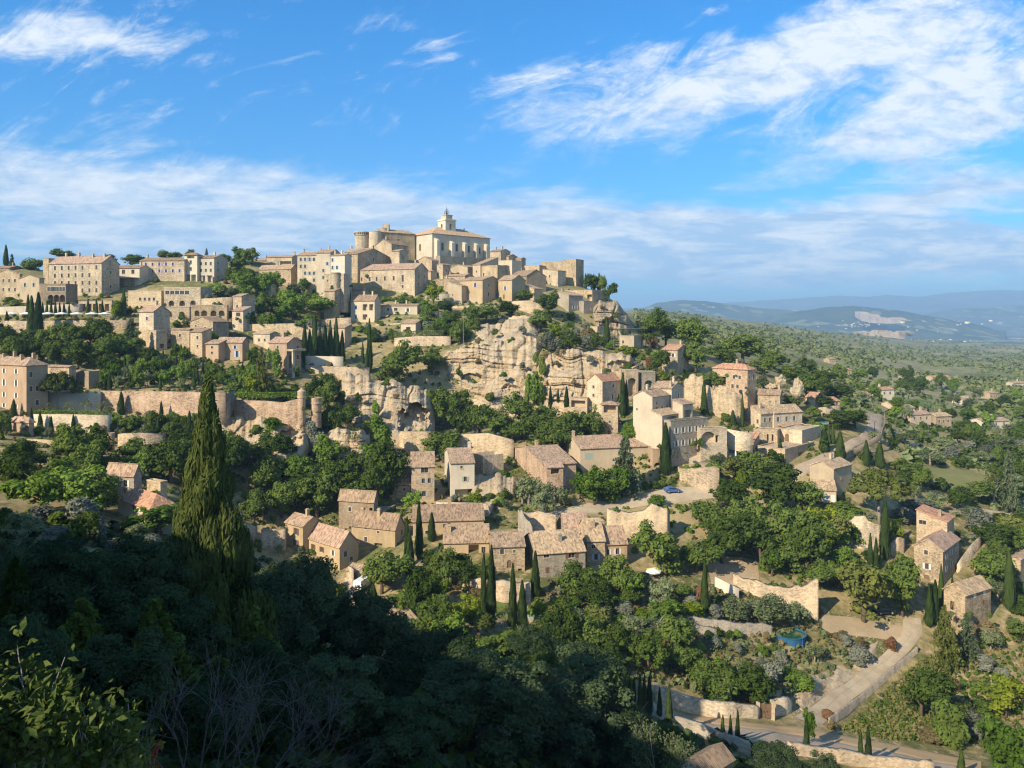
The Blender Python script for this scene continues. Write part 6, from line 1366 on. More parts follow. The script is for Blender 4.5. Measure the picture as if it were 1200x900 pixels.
for x, y, w, h, D, k in ((590,442,12,8,268,'bush'),(574,470,16,12,264,'bush'),(612,432,10,9,271,'silver'),(538,440,12,10,271,'bush'),(560,426,10,7,274,'dry'),(605,470,12,10,263,'lbush'),(636,440,14,26,268,'bush'),(652,428,10,8,268,'dry'),(692,424,13,9,265,'silver'),(712,440,14,10,262,'bush'),(672,450,9,7,260,'dry'),(420,470,13,11,236,'bush'),(452,452,14,8,243,'bush'),(505,466,16,12,243,'bush'),(398,474,16,16,236,'bush'),(441,486,14,22,232,'lbush'),(464,466,9,7,238,'dry'),(300,508,18,13,206,'bush'),(270,512,12,9,205,'dry'),(318,500,30,14,207,'lbush'),(405,530,14,10,207,'dry'),(580,392,12,8,292,'bush'),(612,390,13,9,292,'silver'),(600,402,14,8,283,'bush'),(560,402,12,8,284,'dry'),(622,462,16,30,264,'lbush'),(628,425,10,16,272,'bush'),(722,372,9,8,342,'bush'),(706,362,8,6,345,'dry'),(730,392,10,9,338,'bush')):
    tree(k, x, y, y-h, w, None, D)
# ---------------------------------------------------------------- uncountable growth
def mass(name, pts, mat, size, per=16, r=None, hz=.9):
    """pts (n,3); one mesh of many little clumps"""
    r = r or NR; n = len(pts); size = np.asarray(size)*np.ones(n)
    d = rand_dir(r, n*per); d[:, 2] = np.abs(d[:, 2]); P = np.repeat(pts, per, 0); S = np.repeat(size, per)[:, None]
    cen = P+d*S*np.array([.5, .5, hz])*(.75+.35*r.random((n*per, 1)))
    m = len(cen); nor = d+rand_dir(r, m)*.6; nor /= np.linalg.norm(nor, axis=1, keepdims=True)
    a = np.cross(nor, r.normal(size=(m, 3))); a /= np.linalg.norm(a, axis=1, keepdims=True); b = np.cross(nor, a)
    s = S*(.34+.3*r.random((m, 1)))
    V = np.stack([cen-a*s, cen-b*s*.7, cen+a*s, cen+b*s*.7], 1).reshape(-1, 3); i = np.arange(m)*4
    Fc = np.stack([i, i+1, i+2, i+3], 1)
    return kind(obj(name, np_mesh(name, V, Fc), M[mat]), 'stuff')
def scatter(poly, n, r=NR, roads=True):
    xs, ys = [p[0] for p in poly], [p[1] for p in poly]; out = []
    for _ in range(n):
        x, y = r.uniform(min(xs), max(xs)), r.uniform(min(ys), max(ys))
        if not inside(x, y, poly) or (roads and any(inside(x, y, p) for p in ROADS)): continue
        D = hit(x, y); q = PT(x, y, D); q.z = gzs(q.x, q.y); out.append(q[:])
    return np.array(out)
M['pebble'] = mat_plain('loose stones', (.42, .35, .25), .95, .3, .6)
st = np.concatenate([scatter(p, 900, roads=False) for p in ([(962,716),(1080,732),(1062,752),(965,745)], [(925,842),(930,820),(1000,768),(1040,745),(1050,765),(1000,792),(962,815)], [(826,652),(888,656),(890,684),(835,690)], [(925,838),(1056,726),(1084,740),(1040,790),(962,850)])])
mass('rubble', st, 'pebble', .06+.16*NR.random(len(st))**2, 8)
# the wooded plain below the village
far = scatter([(742,358),(800,366),(900,378),(1000,389),(1100,398),(1200,404),(1200,500),(1040,480),(960,440),(880,412),(800,398),(748,392)], 9000)
dd = far[:, 1]; kp = (fbm(far[:, 0]/150, far[:, 1]/260, 3, 77)+.12*NR.random(len(far))) > -.10; far = far[kp]; dd = dd[kp]; mass('woodland', far, 'l_wood', np.clip(2.2+1.6*NR.random(len(far))+dd/900, 2, 9)*1.0, 12, hz=.8)
mid = scatter([(900,430),(1000,430),(1200,455),(1200,610),(1060,560),(1040,500),(960,460)], 2600)
mass('scrub', mid[::2], 'l_olive', .8+1.6*NR.random(len(mid[::2])), 14); mass('scrub', mid[1::2], 'l_oak', .8+1.8*NR.random(len(mid[1::2])), 14)
# open ground of the lower gardens
low = scatter([(640,680),(860,690),(960,730),(1000,780),(900,830),(760,800),(640,780)], 2600)
mass('undergrowth', low[::3], 'l_dry', .35+.7*NR.random(len(low[::3])), 14); mass('undergrowth', low[1::3], 'l_grass', .3+.5*NR.random(len(low[1::3])), 14); mass('undergrowth', low[2::3], 'l_olive', .35+.8*NR.random(len(low[2::3])), 14)
gb = scatter([(985,856),(1020,826),(1055,795),(1085,770),(1105,775),(1100,868),(1040,868)], 2600); mass('tall_grass', gb, 'l_grass', .25+.3*NR.random(len(gb)), 12, hz=1.3)
bank = scatter([(1000,850),(1060,795),(1110,760),(1200,740),(1200,880),(1100,872),(1010,862)], 1500)
mass('undergrowth', bank[::2], 'l_dry', .3+.5*NR.random(len(bank[::2])), 12); mass('undergrowth', bank[1::2], 'l_lush', .3+.6*NR.random(len(bank[1::2])), 12)
vil = scatter([(0,340),(240,340),(420,350),(600,350),(720,360),(800,430),(960,470),(1000,600),(1060,690),(900,690),(640,620),(300,620),(0,560)], 5200)
mass('undergrowth', vil[::2], 'l_oak', .5+1.0*NR.random(len(vil[::2])), 12); mass('undergrowth', vil[1::4], 'l_dry', .4+.7*NR.random(len(vil[1::4])), 12); mass('undergrowth', vil[3::4], 'l_lush', .4+.9*NR.random(len(vil[3::4])), 12)
slope_ = scatter([(0,600),(300,640),(480,720),(700,790),(900,870),(900,1000),(0,1000)], 4200)
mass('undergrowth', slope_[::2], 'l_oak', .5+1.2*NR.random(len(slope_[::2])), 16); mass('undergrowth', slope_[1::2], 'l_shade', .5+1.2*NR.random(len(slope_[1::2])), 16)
# ================================================================ smaller things
def carmat(n_, c): M[n_] = mat_plain(n_, c, .3, .03, 1, .5)
carmat('white paint', (.75, .75, .74)); carmat('blue paint', (.06, .12, .30)); carmat('black paint', (.02, .02, .022))
M['rubber'] = mat_plain('rubber', (.02, .02, .02), .9, .1); M['glassdark'] = mat_glass('car glass', (.02, .025, .03), .08)
M['bluepool'] = mat_plain('blue pool liner', (.025, .11, .20), .5, .1); M['net'] = mat_plain('shade net', (.13, .12, .10), .9, .2)
M['tarp'] = mat_plain('blue tarpaulin', (.05, .11, .40), .6, .1); M['yellowcloth'] = mat_plain('yellow canvas', (.75, .55, .05), .8, .08)
def loft(bm, prof, half):
    """prof: (x, z, half width factor) outline in the side view"""
    A = [bm.verts.new((x, -half*k, z)) for x, z, k in prof]; Bq = [bm.verts.new((x, half*k, z)) for x, z, k in prof]; n = len(prof)
    for i in range(n): bm.faces.new((A[i], A[(i+1) % n], Bq[(i+1) % n], Bq[i]))
    bm.faces.new(A[::-1]); bm.faces.new(Bq)
def vehicle(px, py, D, rz, paint, label, name, cat, van=False):
    c = PT(px, py, D); c.z = max(c.z, gzs(c.x, c.y)+.28); root = tag(empty(name, c, R(rz)), label, cat); L = 2.5 if van else 2.1; Hh = 1.95 if van else 1.45; w = .95 if van else .86
    bm = bmesh.new()
    if van: loft(bm, [(-L, .35, 1), (-L, 1.0, 1), (-L+.05, Hh*.93, .92), (-L+.25, Hh, .88), (.9, Hh, .88), (1.25, Hh*.93, .9), (1.95, 1.08, .97), (L-.05, .92, .95), (L, .45, .95), (L-.1, .3, 1)], w)
    else: loft(bm, [(-L, .42, .95), (-L+.05, .88, .95), (-L+.35, .95, .96), (1.0, .95, 1), (L-.15, .78, .93), (L, .5, .92), (L-.1, .28, 1), (-L+.1, .28, 1)], w)
    part(root, 'body', bm, paint)
    if not van:
        bm = bmesh.new(); loft(bm, [(-L+.35, .955, .95), (-L+.75, Hh-.03, .78), (-.9, Hh, .78), (.25, Hh, .78), (1.05, .955, .95)], w); part(root, 'cabin', bm, paint)
    gl = [((.95, .62, Hh*.60, Hh*.9) if van else (.9, .4, .98, Hh-.1))]
    bm = bmesh.new()
    if van: v = [(1.36, -w*.80, Hh*.92), (1.36, w*.80, Hh*.92), (1.97, w*.86, 1.12), (1.97, -w*.86, 1.12)]
    else: v = [(.30, -w*.72, Hh-.05), (.30, w*.72, Hh-.05), (1.06, w*.85, .99), (1.06, -w*.85, .99)]
    bm.faces.new([bm.verts.new((x+.03, y, z+.02)) for x, y, z in v]); part(root, 'windscreen', bm, 'glassdark')
    for s in (-1, 1):
        bm = bmesh.new(); x0, x1 = (.3, 1.25) if van else (-1.3, .75); z0, z1 = (1.15, Hh*.9) if van else (1.0, Hh-.12)
        yb_, yt_ = (w*.99, w*.93) if van else (w*.955, w*.83)
        bm.faces.new([bm.verts.new(q) for q in ((x0, s*(yb_+.012), z0), (x1+.15, s*(yb_+.012), z0), (x1-.2, s*(yt_+.012), z1), (x0+.1, s*(yt_+.012), z1))]); part(root, 'side_window', bm, 'glassdark')
        for x in (-L*.62, L*.62):
            bm = bmesh.new(); bmesh.ops.create_cone(bm, cap_ends=True, segments=18, radius1=.33, radius2=.33, depth=.22, matrix=Matrix.Rotation(R(90), 4, 'X'))
            wh = part(root, 'wheel', bm, 'rubber', (x, s*(w-.08), .33))
            bm = bmesh.new(); bmesh.ops.create_cone(bm, cap_ends=True, segments=14, radius1=.19, radius2=.17, depth=.04, matrix=Matrix.Rotation(R(90), 4, 'X')); part(root, 'rim', bm, 'sh_grey', (0, s*.12, 0), wh)
        bm = bmesh.new(); box(bm, L-.1, L+.015, s*w*.62-.14, s*w*.62+.14, .62, .76); part(root, 'headlight', bm, 'whitecloth')
    MARKS.append((label, px, py)); return root
vehicle(426, 704, 157, 70, 'white paint', 'white van parked at the foot of the hamlet beside a conical tree', 'parked_van', 'van', True)
vehicle(788, 579, 201, 10, 'blue paint', 'blue car parked in the shade at the end of the village street', 'parked_car', 'car')
vehicle(1036, 729, 161, 8, 'black paint', 'black car parked under a pale leafy tree in the gravel yard', 'parked_car', 'car')
# pools
def round_pool(px, py, w, D):
    k = D/F; r = w/2*k; c = PT(px, py, D); c.z = gzs(c.x, c.y)-.6; root = tag(empty('round_pool', c), 'round blue above ground pool with dark green water in the terraced garden', 'pool')
    bm = bmesh.new(); lathe(bm, [(r, -1.5), (r, 1.25), (r+.16, 1.25), (r+.16, 1.36), (r-.12, 1.36), (r-.12, .3)], 40); part(root, 'wall', bm, 'bluepool')
    bm = bmesh.new(); bmesh.ops.create_circle(bm, cap_ends=True, segments=40, radius=r-.11); part(root, 'water', bm, 'darkwater', (0, 0, 1.12))
    for a in range(0, 360, 30):
        bm = bmesh.new(); box(bm, -.06, .06, -.05, .05, -1, 1.24); part(root, 'post', bm, 'tarp', ((r+.08)*math.cos(R(a)), (r+.08)*math.sin(R(a)), 0))
    bm = bmesh.new()
    for s in (-.22, .22): tube(bm, [(s, .5, 0), (s, 0, 1.9), (s, -.5, .3)], .035, 6)
    for t in (.3, .6, .9, 1.2): tube(bm, [(-.22, .5-.26*t, t), (.22, .5-.26*t, t)], .03, 5)
    part(root, 'ladder', bm, 'sh_grey', (-r-.1, .6, 0)); MARKS.append(('the round blue pool', px, py))
    RECTS.append((px-w/2, px+w/2, py-14, py+4, D)); return root
round_pool(925, 745, 36, hit(925, 746))
def pool(x0, x1, yt, yb, label, mat='water', lift=.35):
    P = [PT(x0, yb), PT(x1, yb), PT(x1, yt), PT(x0, yt)]; z = max(p.z for p in P)+lift; c = sum(P, Vector())/4; root = tag(empty('swimming_pool', (c.x, c.y, z)), label, 'pool')
    q = [Vector((p.x-c.x, p.y-c.y, 0)) for p in P]; bm = bmesh.new(); bm.faces.new([bm.verts.new(p) for p in q]); part(root, 'water', bm, mat)
    bm = bmesh.new(); o = [p*1.22+Vector((0, 0, .08)) for p in q]; i_ = [p*1.0+Vector((0, 0, .08)) for p in q]
    for a in range(4):
        b = (a+1) % 4; bm.faces.new([bm.verts.new(v) for v in (o[a], o[b], i_[b], i_[a])]); bm.faces.new([bm.verts.new(v) for v in (o[a], o[b], o[b]-Vector((0, 0, 3)), o[a]-Vector((0, 0, 3)))])
        bm.faces.new([bm.verts.new(v) for v in (i_[a], i_[b], i_[b]-Vector((0, 0, .3)), i_[a]-Vector((0, 0, .3)))])
    part(root, 'coping', bm, 'concrete'); RECTS.append((x0, x1, yt-4, yb+2, 1))
pool(620, 638, 719, 728, 'teal swimming pool partly hidden by cypresses below the big stone house')
pool(836, 852, 534, 541, 'turquoise swimming pool on the curved walled terrace', lift=.9)
pool(958, 970, 496, 501, 'covered turquoise pool beside clipped hedges near the road bend')
# parasols
def parasol(px, py, h, w, label, group, closed=False, D=None):
    D = D or hit(px, py); c = PT(px, py, D); root = tag(empty('parasol', c), label, 'parasol', group)
    bm = bmesh.new(); tube(bm, [(0, 0, -.6), (0, 0, h)], .05, 6); part(root, 'pole', bm, 'greywood')
    bm = bmesh.new()
    if closed: lathe(bm, [(.15, h*.3), (.36, h*.42), (.3, h*.7), (.06, h*1.04)], 10)
    else: lathe(bm, [(w, h-.75), (w, h-.5), (w*.5, h-.2), (.02, h+.05)], 8)
    part(root, 'canopy', bm, 'whitecloth')
for i, (px, lab) in enumerate(((14, 'white open parasol furthest left on the hotel terrace'), (31, 'white parasol just left of the tall cypress pair on the hotel terrace'), (56, 'white parasol just right of the tall cypress pair on the hotel terrace'), (72, 'white parasol below the middle of the small cypress row'), (90, 'white parasol below the right end of the small cypress row'), (108, 'white parasol under the arcaded annex terrace, second from the right'), (123, 'white open parasol furthest right on the hotel terrace'))):
    parasol(px, 374.5, 2.6, 2.2, lab, 'open white parasols', D=272)
for px, py, lab in ((824, 533, 'closed white parasol furthest left on the swimming pool terrace'), (852, 535, 'closed white parasol beside the turquoise swimming pool'), (862, 539, 'closed white parasol nearest the terrace edge, right of the pool')):
    parasol(px, py, 2.9, 1, lab, 'closed white parasols', True)
parasol(766, 679, 2.3, 1.6, 'small white parasol on the rocky terrace right of the hamlet', None)
def sheet(px, py, w, d, h, mat, label, name, cat):
    c = PT(px, py); root = tag(empty(name, c, R(20)), label, cat); k = c.y/F; a, b = w/2*k, d/2
    bm = bmesh.new(); n = 8; V = [[bm.verts.new((-a+2*a*i/n, -b+2*b*j/n, h-.25*math.sin(i/n*math.pi)*math.sin(j/n*math.pi))) for j in range(n+1)] for i in range(n+1)]
    for i in range(n):
        for j in range(n): bm.faces.new((V[i][j], V[i+1][j], V[i+1][j+1], V[i][j+1]))
    part(root, 'cloth', bm, mat)
    for sx in (-1, 1):
        for sy in (-1, 1): bm = bmesh.new(); tube(bm, [(sx*a, sy*b, -.8), (sx*a, sy*b, h)], .05, 5); part(root, 'pole', bm, 'greywood')
sheet(766, 676, 14, 2.2, 1.6, 'yellowcloth', 'small yellow shade sail over the rocky terrace', 'shade_sail', 'awning')
sheet(792, 700, 7, 1.4, 1.1, 'tarp', 'small blue tarpaulin among shrubs beside the rusty bush', 'tarpaulin', 'tarpaulin')
# netted pergola above the cream cottage
def pergola():
    D = 296; c = PT(724, 396, D); root = tag(empty('pergola', c, R(8)), 'long pergola covered with dark shade net beside the rock bluff', 'pergola'); Lg, dp, h = 15.5, 4, 3.0
    for i in range(6):
        for y in (0, dp): bm = bmesh.new(); box(bm, i*Lg/5-.09, i*Lg/5+.09, y-.09, y+.09, -4, h); part(root, 'post', bm, 'metal')
    for y in (0, dp): bm = bmesh.new(); box(bm, -.3, Lg+.3, y-.08, y+.08, h+.002, h+.18); part(root, 'beam', bm, 'metal')
    bm = bmesh.new(); n = 30
    V = [[bm.verts.new((-.3+(Lg+.6)*i/n, -.4+(dp+.8)*j/4, h+.3+.22*abs(math.sin(i*1.9))-.1*math.sin(j*1.3))) for j in range(5)] for i in range(n+1)]
    for i in range(n):
        for j in range(4): bm.faces.new((V[i][j], V[i+1][j], V[i+1][j+1], V[i][j+1]))
    part(root, 'net', bm, 'net'); MARKS.append(('the netted pergola', 748, 390))
pergola()
def gate():
    D = hit(897, 842); c = PT(897, 842, D); k = D/F; root = tag(empty('garden_gate', c, R(4)), 'dark wooden double gate set in the dry stone roadside wall', 'gate'); w, h = 14*k, 2.3
    for s in (-1, 1):
        bm = bmesh.new()
        for i in range(6): x = s*(.03+i*w/12.2); box(bm, min(x, x+s*w/12.6), max(x, x+s*w/12.6), -.04, .04, .1, h)
        lf = part(root, 'gate_leaf', bm, 'wood'); bm = bmesh.new(); box(bm, s*.25-.1, s*.25+.1, -.09, -.045, 1.0, 1.25); part(root, 'handle', bm, 'metal', (0, 0, 0), lf)
        bm = bmesh.new(); box(bm, s*(w/2+.25)-.22, s*(w/2+.25)+.22, -.3, .3, -1, h+.35); part(root, 'post', bm, 'cream')
    MARKS.append(('the wooden gate', 897, 832))
gate()
def pole(px, py, h, label, lamp=False):
    c = PT(px, py); root = tag(empty('street_lamp' if lamp else 'utility_pole', c), label, 'lamp post' if lamp else 'pole')
    bm = bmesh.new(); tube(bm, [(0, 0, -.6), (0, 0, h)], [.11, .07], 7); part(root, 'pole', bm, 'metal' if lamp else 'greywood')
    bm = bmesh.new()
    if lamp: tube(bm, [(0, 0, h-.1), (.4, 0, h+.25), (1.0, 0, h+.3)], .05, 5)
    else: box(bm, -.8, .8, -.06, .06, h-.5, h-.35)
    part(root, 'arm', bm, 'metal' if lamp else 'greywood')
    if lamp: bm = bmesh.new(); box(bm, .8, 1.3, -.14, .14, h+.2, h+.32); part(root, 'lamp_head', bm, 'sh_grey')
pole(1025, 507, 3.6, 'slim lamp post standing on the outer bend of the upper road', True)
pole(1074, 505, 7, 'wooden utility pole among the scrub right of the road bend')
pole(543, 408, 13, 'tall bare wooden mast at the upper left corner of the main cliff')
pole(578, 566, 7, 'pale post standing in the broken stone shell')
# clipped hedges
def hedge(pts, h, label, leaf='l_oak', w=1.6, D=None):
    P = [PT(x, y, D) for x, y in pts]; c0 = P[0]; cen = []
    for a, b in zip(P, P[1:]):
        n = max(2, int((b-a).length/.22))
        for i in range(n): cen.append(a.lerp(b, i/n))
    cen = np.array([p[:] for p in cen]); per = 40; m = len(cen)*per; r = NR
    q = np.repeat(cen, per, 0); f = r.random((m, 3)); ax = r.integers(0, 3, m); side = r.integers(0, 2, m)
    off = np.stack([(f[:, 0]-.5)*.5, (f[:, 1]-.5)*w, f[:, 2]*h], 1); off[ax == 1, 1] = (side[ax == 1]-.5)*w; off[ax != 1, 2] = h
    nor = np.zeros((m, 3)); nor[ax == 1, 1] = side[ax == 1]*2-1; nor[ax != 1, 2] = 1
    V, Fc = cards(q+off+r.normal(size=(m, 3))*.06-np.array(c0), nor+rand_dir(r, m)*.8, .34, r)
    o = obj('hedge', np_mesh('hedge', V, Fc), M[leaf], None, c0); tag(o, label, 'hedge')
hedge([(992,609),(1006,612),(1018,612)], 3.0, 'trimmed bright hedge left of the umbrella pine trunk', 'l_lush', 2)
hedge([(1028,612),(1050,615),(1066,612)], 1.4, 'low trimmed hedge under the umbrella pine', 'l_lush', 1.5)
hedge([(276,466),(300,466),(348,465)], 1.3, 'low clipped hedge along the top of the bastion wall', 'l_lush', 1.2, 214.5)
hedge([(462,395),(500,393),(520,393)], 1.8, 'grey clipped hedge on top of the slanting retaining wall', 'l_olive', 1.6, 294)
hedge([(38,487),(80,487),(125,488)], 1.2, 'low hedge along the pale wall below the umbrella pine', 'l_lush', 1.2, 198)
hedge([(938,503),(960,504),(1000,503)], 1.5, 'long clipped hedge beside the covered turquoise pool', 'l_oak', 2.2)
hedge([(964,534),(969,536)], 4.5, 'tall clipped block hedge beside the roadside garage', 'l_lush', 2.0)
hedge([(828,546),(842,548)], 1.6, 'rounded hedge at the edge of the swimming pool terrace', 'l_lush', 2.0)
# farms scattered over the plain
FARMS = [(1025,1048,457,465,'white farmhouse with a long red roof, largest on the left of the plain','white','r_red'),(1046,1058,474,481,'small red roofed cottage below the white farmhouse on the plain','ivory','r_red'),(1060,1072,478,485,'pale flat looking cottage beside the green lawn of the plain','white','r_pink'),(1067,1091,486,495,'pink roofed farmhouse right of the lawn on the plain','sand','r_pink'),(1097,1115,488,500,'tall sand coloured farmhouse right of the pink roofed farmhouse','tan','r_sand'),(1152,1183,494,501,'long low farmhouse with a pink roof near the right edge','white','r_pink'),(1160,1170,461,468,'square little house alone in the scrub near the right edge','tan','r_tan'),(1127,1139,467,474,'pale cottage with trees round it, left of the square little house','white','r_sand'),(1188,1202,449,456,'white house at the right edge of the plain','white','r_pink'),(1093,1114,442,448,'long pink roofed farm in the middle of the plain','sand','r_red'),(1060,1074,442,446,'pale low barn left of the long pink roofed farm','ivory','r_pink'),(972,980,421,426,'tiny tan house among trees above the ridge house','tan','r_tan'),(987,998,434,440,'small pink roofed house among the olive trees on the plain','sand','r_red'),(975,981,438,443,'tiny white hut left of the small pink roofed house','white','r_tan'),(968,984,470,477,'terracotta roofed cottage behind the thin pillar','tan','r_red'),(1012,1020,462,468,'little house just left of the white farmhouse','ivory','r_red')]
for x0, x1, ye, yb, lab, w, rt in FARMS:
    B(lab if len(lab) < 30 else 'that farm', lab, x0, None, x1, ye, yb, 14, 'R', w, rt, dl=7, Rr=G(3, 1, 'w', .9, 1.2, z=(.2, .8)), cat='farmhouse', name='farmhouse', group='farmhouses scattered over the plain', zlow=3)
    MARKS.pop()
# the far villages: specks of pale walls across the valley
r = np.random.default_rng(4); V = []; Fq = []
def speck(x, y, D, s):
    c = PT(x, y, D); b = len(V)
    for dz in (0, 1):
        for dx, dy in ((-1, -1), (1, -1), (1, 1), (-1, 1)): V.append((c.x+dx*s, c.y+dy*s*.7, c.z+dz*s*.9-.5))
    for f in ((0, 1, 5, 4), (1, 2, 6, 5), (2, 3, 7, 6), (3, 0, 4, 7), (4, 5, 6, 7)): Fq.append([b+i for i in f])
for _ in range(34): x = r.uniform(1090, 1200); y = r.uniform(393, 401); speck(x, y, hit(x, y, 3000), r.uniform(3, 6))
for _ in range(30): x = r.normal(1000, 14); y = r.normal(380.5, 1.6); speck(x, y, 5200, r.uniform(3, 6))
for _ in range(22): x = r.uniform(820, 1200); y = r.uniform(376, 390); D_0 = hit(x, y, 2600); speck(x, y, min(D_0, 5400), r.uniform(4, 8))
kind(obj('far_village', np_mesh('far_village', V, Fq), M['white']), 'stuff')
# ---------------------------------------------------------------- close to the photographer
def leafy(n, pts, size, r, spread, asp=.55):
    base = pts[r.integers(0, len(pts), n)]; cen = base+r.normal(size=(n, 3))*spread
    nor = np.array([[-.45, -.5, .75]])+rand_dir(r, n)*.9
    return cards(cen, nor, size, r, 1.25, asp=asp)
M['l_rose'] = mat_leaf('rose leaves', (.07, .10, .025), (.25, .27, .085), .35, 6.0)
M['l_red2'] = mat_leaf('rose hips', (.25, .05, .03), (.38, .09, .05), .2, 6.0)
M['deadwood'] = mat_plain('dead twigs', (.12, .105, .095), .9, .3, 6)
def grow(r, p, d, length, rad, depth, out, tips, bend=.25, split=3, dev=28):
    pts = [Vector(p)]; rr = [rad]; n = 5
    for i in range(n):
        d = (d+Vector(r.normal(size=3))*bend*.35).normalized(); pts.append(pts[-1]+d*length/n); rr.append(rad*(1-.5*(i+1)/n))
    out.append((pts, rr)); tips += [q[:] for q in pts[2:]]
    if depth:
        for k in range(split):
            q = pts[2+(k % (n-1))]; ax = d.cross(Vector(r.normal(size=3))).normalized(); dd = (Matrix.Rotation(R(dev*(.6+.8*r.random())), 3, ax) @ d)
            grow(r, q, (dd+Vector((0, 0, .12))).normalized(), length*(.55+.25*r.random()), rad*.55, depth-1, out, tips, bend, split, dev)
def shrub_near(name, label, cat, px, D, z0, stems, leaf=None, nleaf=0, size=.05, spread=.05, seed=1, twig='palebark', depth=2, split=3, rad=.014, dev=28):
    r = np.random.default_rng(seed); x0 = (px-600)/F*D; c = Vector((x0, D, z0)); root = tag(empty(name, c), label, cat); out = []; tips = []
    for dx, dy, tx, tz, ln in stems:
        grow(r, Vector((dx, dy, 0)), Vector((tx, .0, tz)).normalized(), ln, rad, depth, out, tips, split=split, dev=dev)
    bm = bmesh.new()
    for pts, rr in out: tube(bm, pts, rr, 5, False)
    part(root, 'branch', bm, twig)
    if leaf:
        V, Fc = leafy(nleaf, np.array(tips), size, r, spread); o = obj('foliage', np_mesh('foliage', V, Fc), M[leaf], root)
    PLANTS_NEAR.append(root); return root
PLANTS_NEAR = []
shrub_near('rose_bush', 'sunlit rose bush with pale green leaves in the bottom left corner', 'shrub', 20, 4.2, -2.72, [(-.25,0,-.1,1,.4),(-.05,.1,.05,1,.42),(.1,-.05,.2,1,.45),(-.45,.1,0,1,.6),(.2,.1,.4,.9,.4),(-.3,-.1,.2,1,.5),(0,.2,-.2,1,.5),(-.15,.2,.1,1,.45),(.3,.1,.2,1,.3)], 'l_rose', 2400, .056, .06, 3)
shrub_near('rose_sprig', 'single upright sprig with a tuft of leaves at the bottom edge', 'shrub', 138, 4.6, -2.95, [(0,0,.0,1,.45),(.12,0,.25,1,.25)], 'l_rose', 90, .05, .035, 6, depth=1, split=2, rad=.009)
shrub_near('rose_sprig', 'short reddish sprig beside the upright sprig at the bottom edge', 'shrub', 168, 4.9, -3.15, [(0,0,.1,1,.36),(.1,0,-.2,1,.3)], 'l_red2', 60, .04, .035, 9, depth=1, split=2, rad=.008)
shrub_near('bright_shrub', 'sunlit pale shrub on the dark slope above the shaded road', 'shrub', 768, 60, -36, [(0,0,0,1,2.2),(.4,.3,.3,1,2.4),(-.4,0,-.3,1,2.2),(.8,.2,.5,1,1.8),(-.8,.2,-.5,1,1.8)], 'l_olive', 1600, .22, .22, 31, depth=2, split=4, rad=.05)
shrub_near('bare_shrub', 'leafless grey shrub with fanned branches in the shade below the giant cypress', 'shrub', 222, 15, -9.3, [(0,0,-.35,1,1.3),(.1,.2,.1,1,1.5),(.2,0,.5,1,1.4),(-.2,.1,-.7,.9,1.2),(.3,0,.9,.8,1.2)], None, seed=12, twig='deadwood', depth=3, split=4, rad=.026, dev=34)
shrub_near('bare_shrub', 'leafless dead branches arching right beside the other bare shrub', 'shrub', 300, 16, -9.8, [(0,0,.6,1,1.3),(.1,.2,1,.8,1.6),(.3,0,.9,.5,1.4),(-.2,.1,.2,1,1.3)], None, seed=21, twig='deadwood', depth=3, split=4, rad=.026, dev=34)
# ================================================================ what each plant is called, told from what stands beside it
def marks_near(px, py):
    return sorted((((mx-px)**2+((my-py)*1.2)**2)**.5, nm, mx, my) for nm, mx, my in MARKS if len(nm.split()) <= 5 and nm.startswith('the '))
def relation(px, py, mx, my):
    dx, dy = px-mx, py-my
    if abs(dx) > 1.6*abs(dy): return 'right of' if dx > 0 else 'left of'
    if abs(dy) > 1.6*abs(dx): return 'below' if dy > 0 else 'above'
    return ('below' if dy > 0 else 'above')+' and '+('right of' if dx > 0 else 'left of')
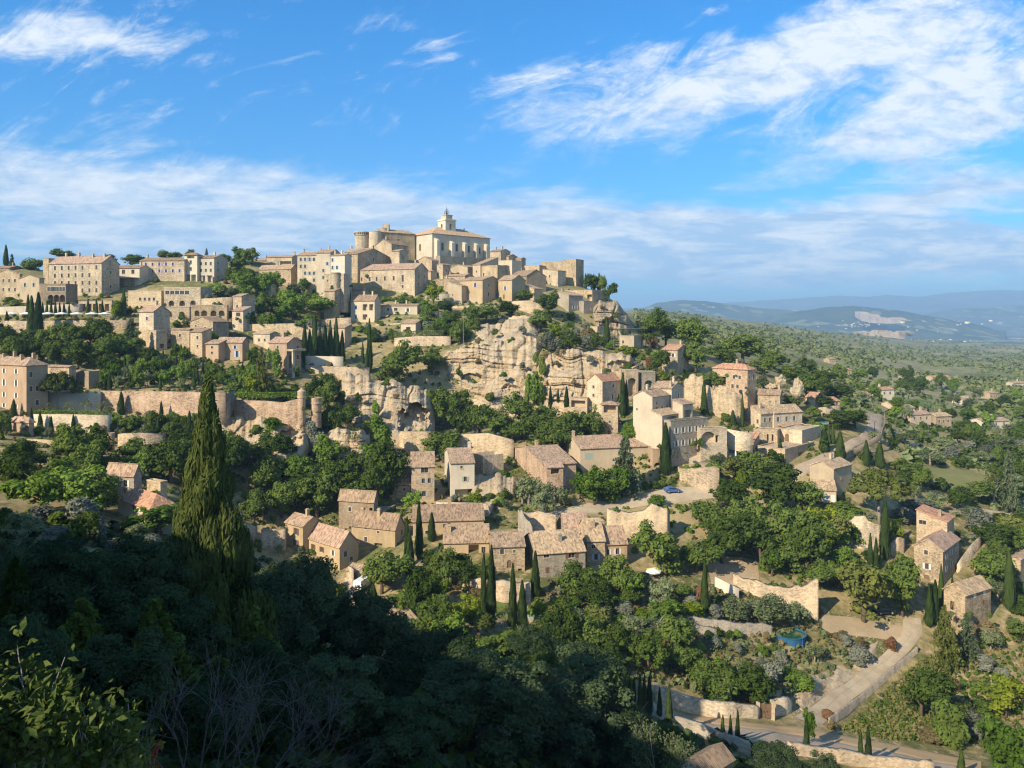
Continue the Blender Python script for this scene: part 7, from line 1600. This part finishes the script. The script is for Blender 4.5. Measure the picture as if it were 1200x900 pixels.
# the smallest shrubs, past what one would count, become one mass
SH = sorted([P for P in PLANTS if P[0].name.split('.')[0] == 'shrub'], key=lambda P: -P[4]*P[5]); drop = SH[285:]
if drop:
    Vs, Fs, Ms, off = [], [], [], 0; mats = []
    for P in drop:
        o = P[0]; me = o.data; nv, nf = len(me.vertices), len(me.polygons); v = np.empty(nv*3, np.float32); me.vertices.foreach_get('co', v); f = np.empty(nf*3, np.int32); me.loops.foreach_get('vertex_index', f)
        v = v.reshape(-1, 3)*np.array(o.scale); a = o.rotation_euler.z; c_, s_ = math.cos(a), math.sin(a)
        v = np.stack([v[:, 0]*c_-v[:, 1]*s_, v[:, 0]*s_+v[:, 1]*c_, v[:, 2]], 1)+np.array(o.location)
        m_ = me.materials[0]
        if m_ not in mats: mats.append(m_)
        Vs.append(v); Fs.append(f.reshape(-1, 3)+off); Ms.append(np.full(nf, mats.index(m_))); off += nv
    me = np_mesh('shrubbery', np.concatenate(Vs), np.concatenate(Fs), np.concatenate(Ms))
    for m_ in mats: me.materials.append(m_)
    kind(obj('shrubbery', me), 'stuff'); ids = {id(P) for P in drop}; PLANTS = [P for P in PLANTS if id(P) not in ids]
    for P in drop: bpy.data.objects.remove(P[0])
from collections import Counter
print('KINDS', Counter(P[0].name.split('.')[0] for P in PLANTS))
_sizes = {}
for o, k, px, py, w, h, lab in PLANTS: _sizes.setdefault(SPEC[k][3], []).append(h*w)
for q in _sizes.values(): q.sort()
base = {}
for P in PLANTS:
    o, k, px, py, w, h, lab = P
    if lab: o['label'] = lab; continue
    q = _sizes[SPEC[k][3]]; f = np.searchsorted(q, h*w)/max(1, len(q)-1); word = 'small ' if f < .33 else ('large ' if f > .72 else '')
    d, nm, mx, my = marks_near(px, py)[0]
    b = f"{word}{SPEC[k][3]} {relation(px, py, mx, my)} {nm}"
    base.setdefault(b, []).append((px, py, o))
ORD = ['', 'second', 'third', 'fourth', 'fifth', 'sixth', 'seventh', 'eighth', 'ninth', 'tenth', 'eleventh', 'twelfth', 'thirteenth', 'fourteenth', 'fifteenth', 'sixteenth', 'seventeenth', 'eighteenth', 'nineteenth', 'twentieth']
used = set()
for b, lst in base.items():
    lst.sort(key=lambda t: t[0]); n = len(lst)
    for i, (px, py, o) in enumerate(lst):
        if n == 1: l = b
        elif i == 0: l = 'leftmost '+b
        elif i == n-1: l = 'rightmost '+b
        else: l = f"{b}, {ORD[i]} from the left" if i < len(ORD) else f"{b}, the {i+1}th from the left"
        if len(l.split()) > 16: l = l.replace(' from the left', ' from left').replace(' and ', ' ')
        o['label'] = l

if 0: pass
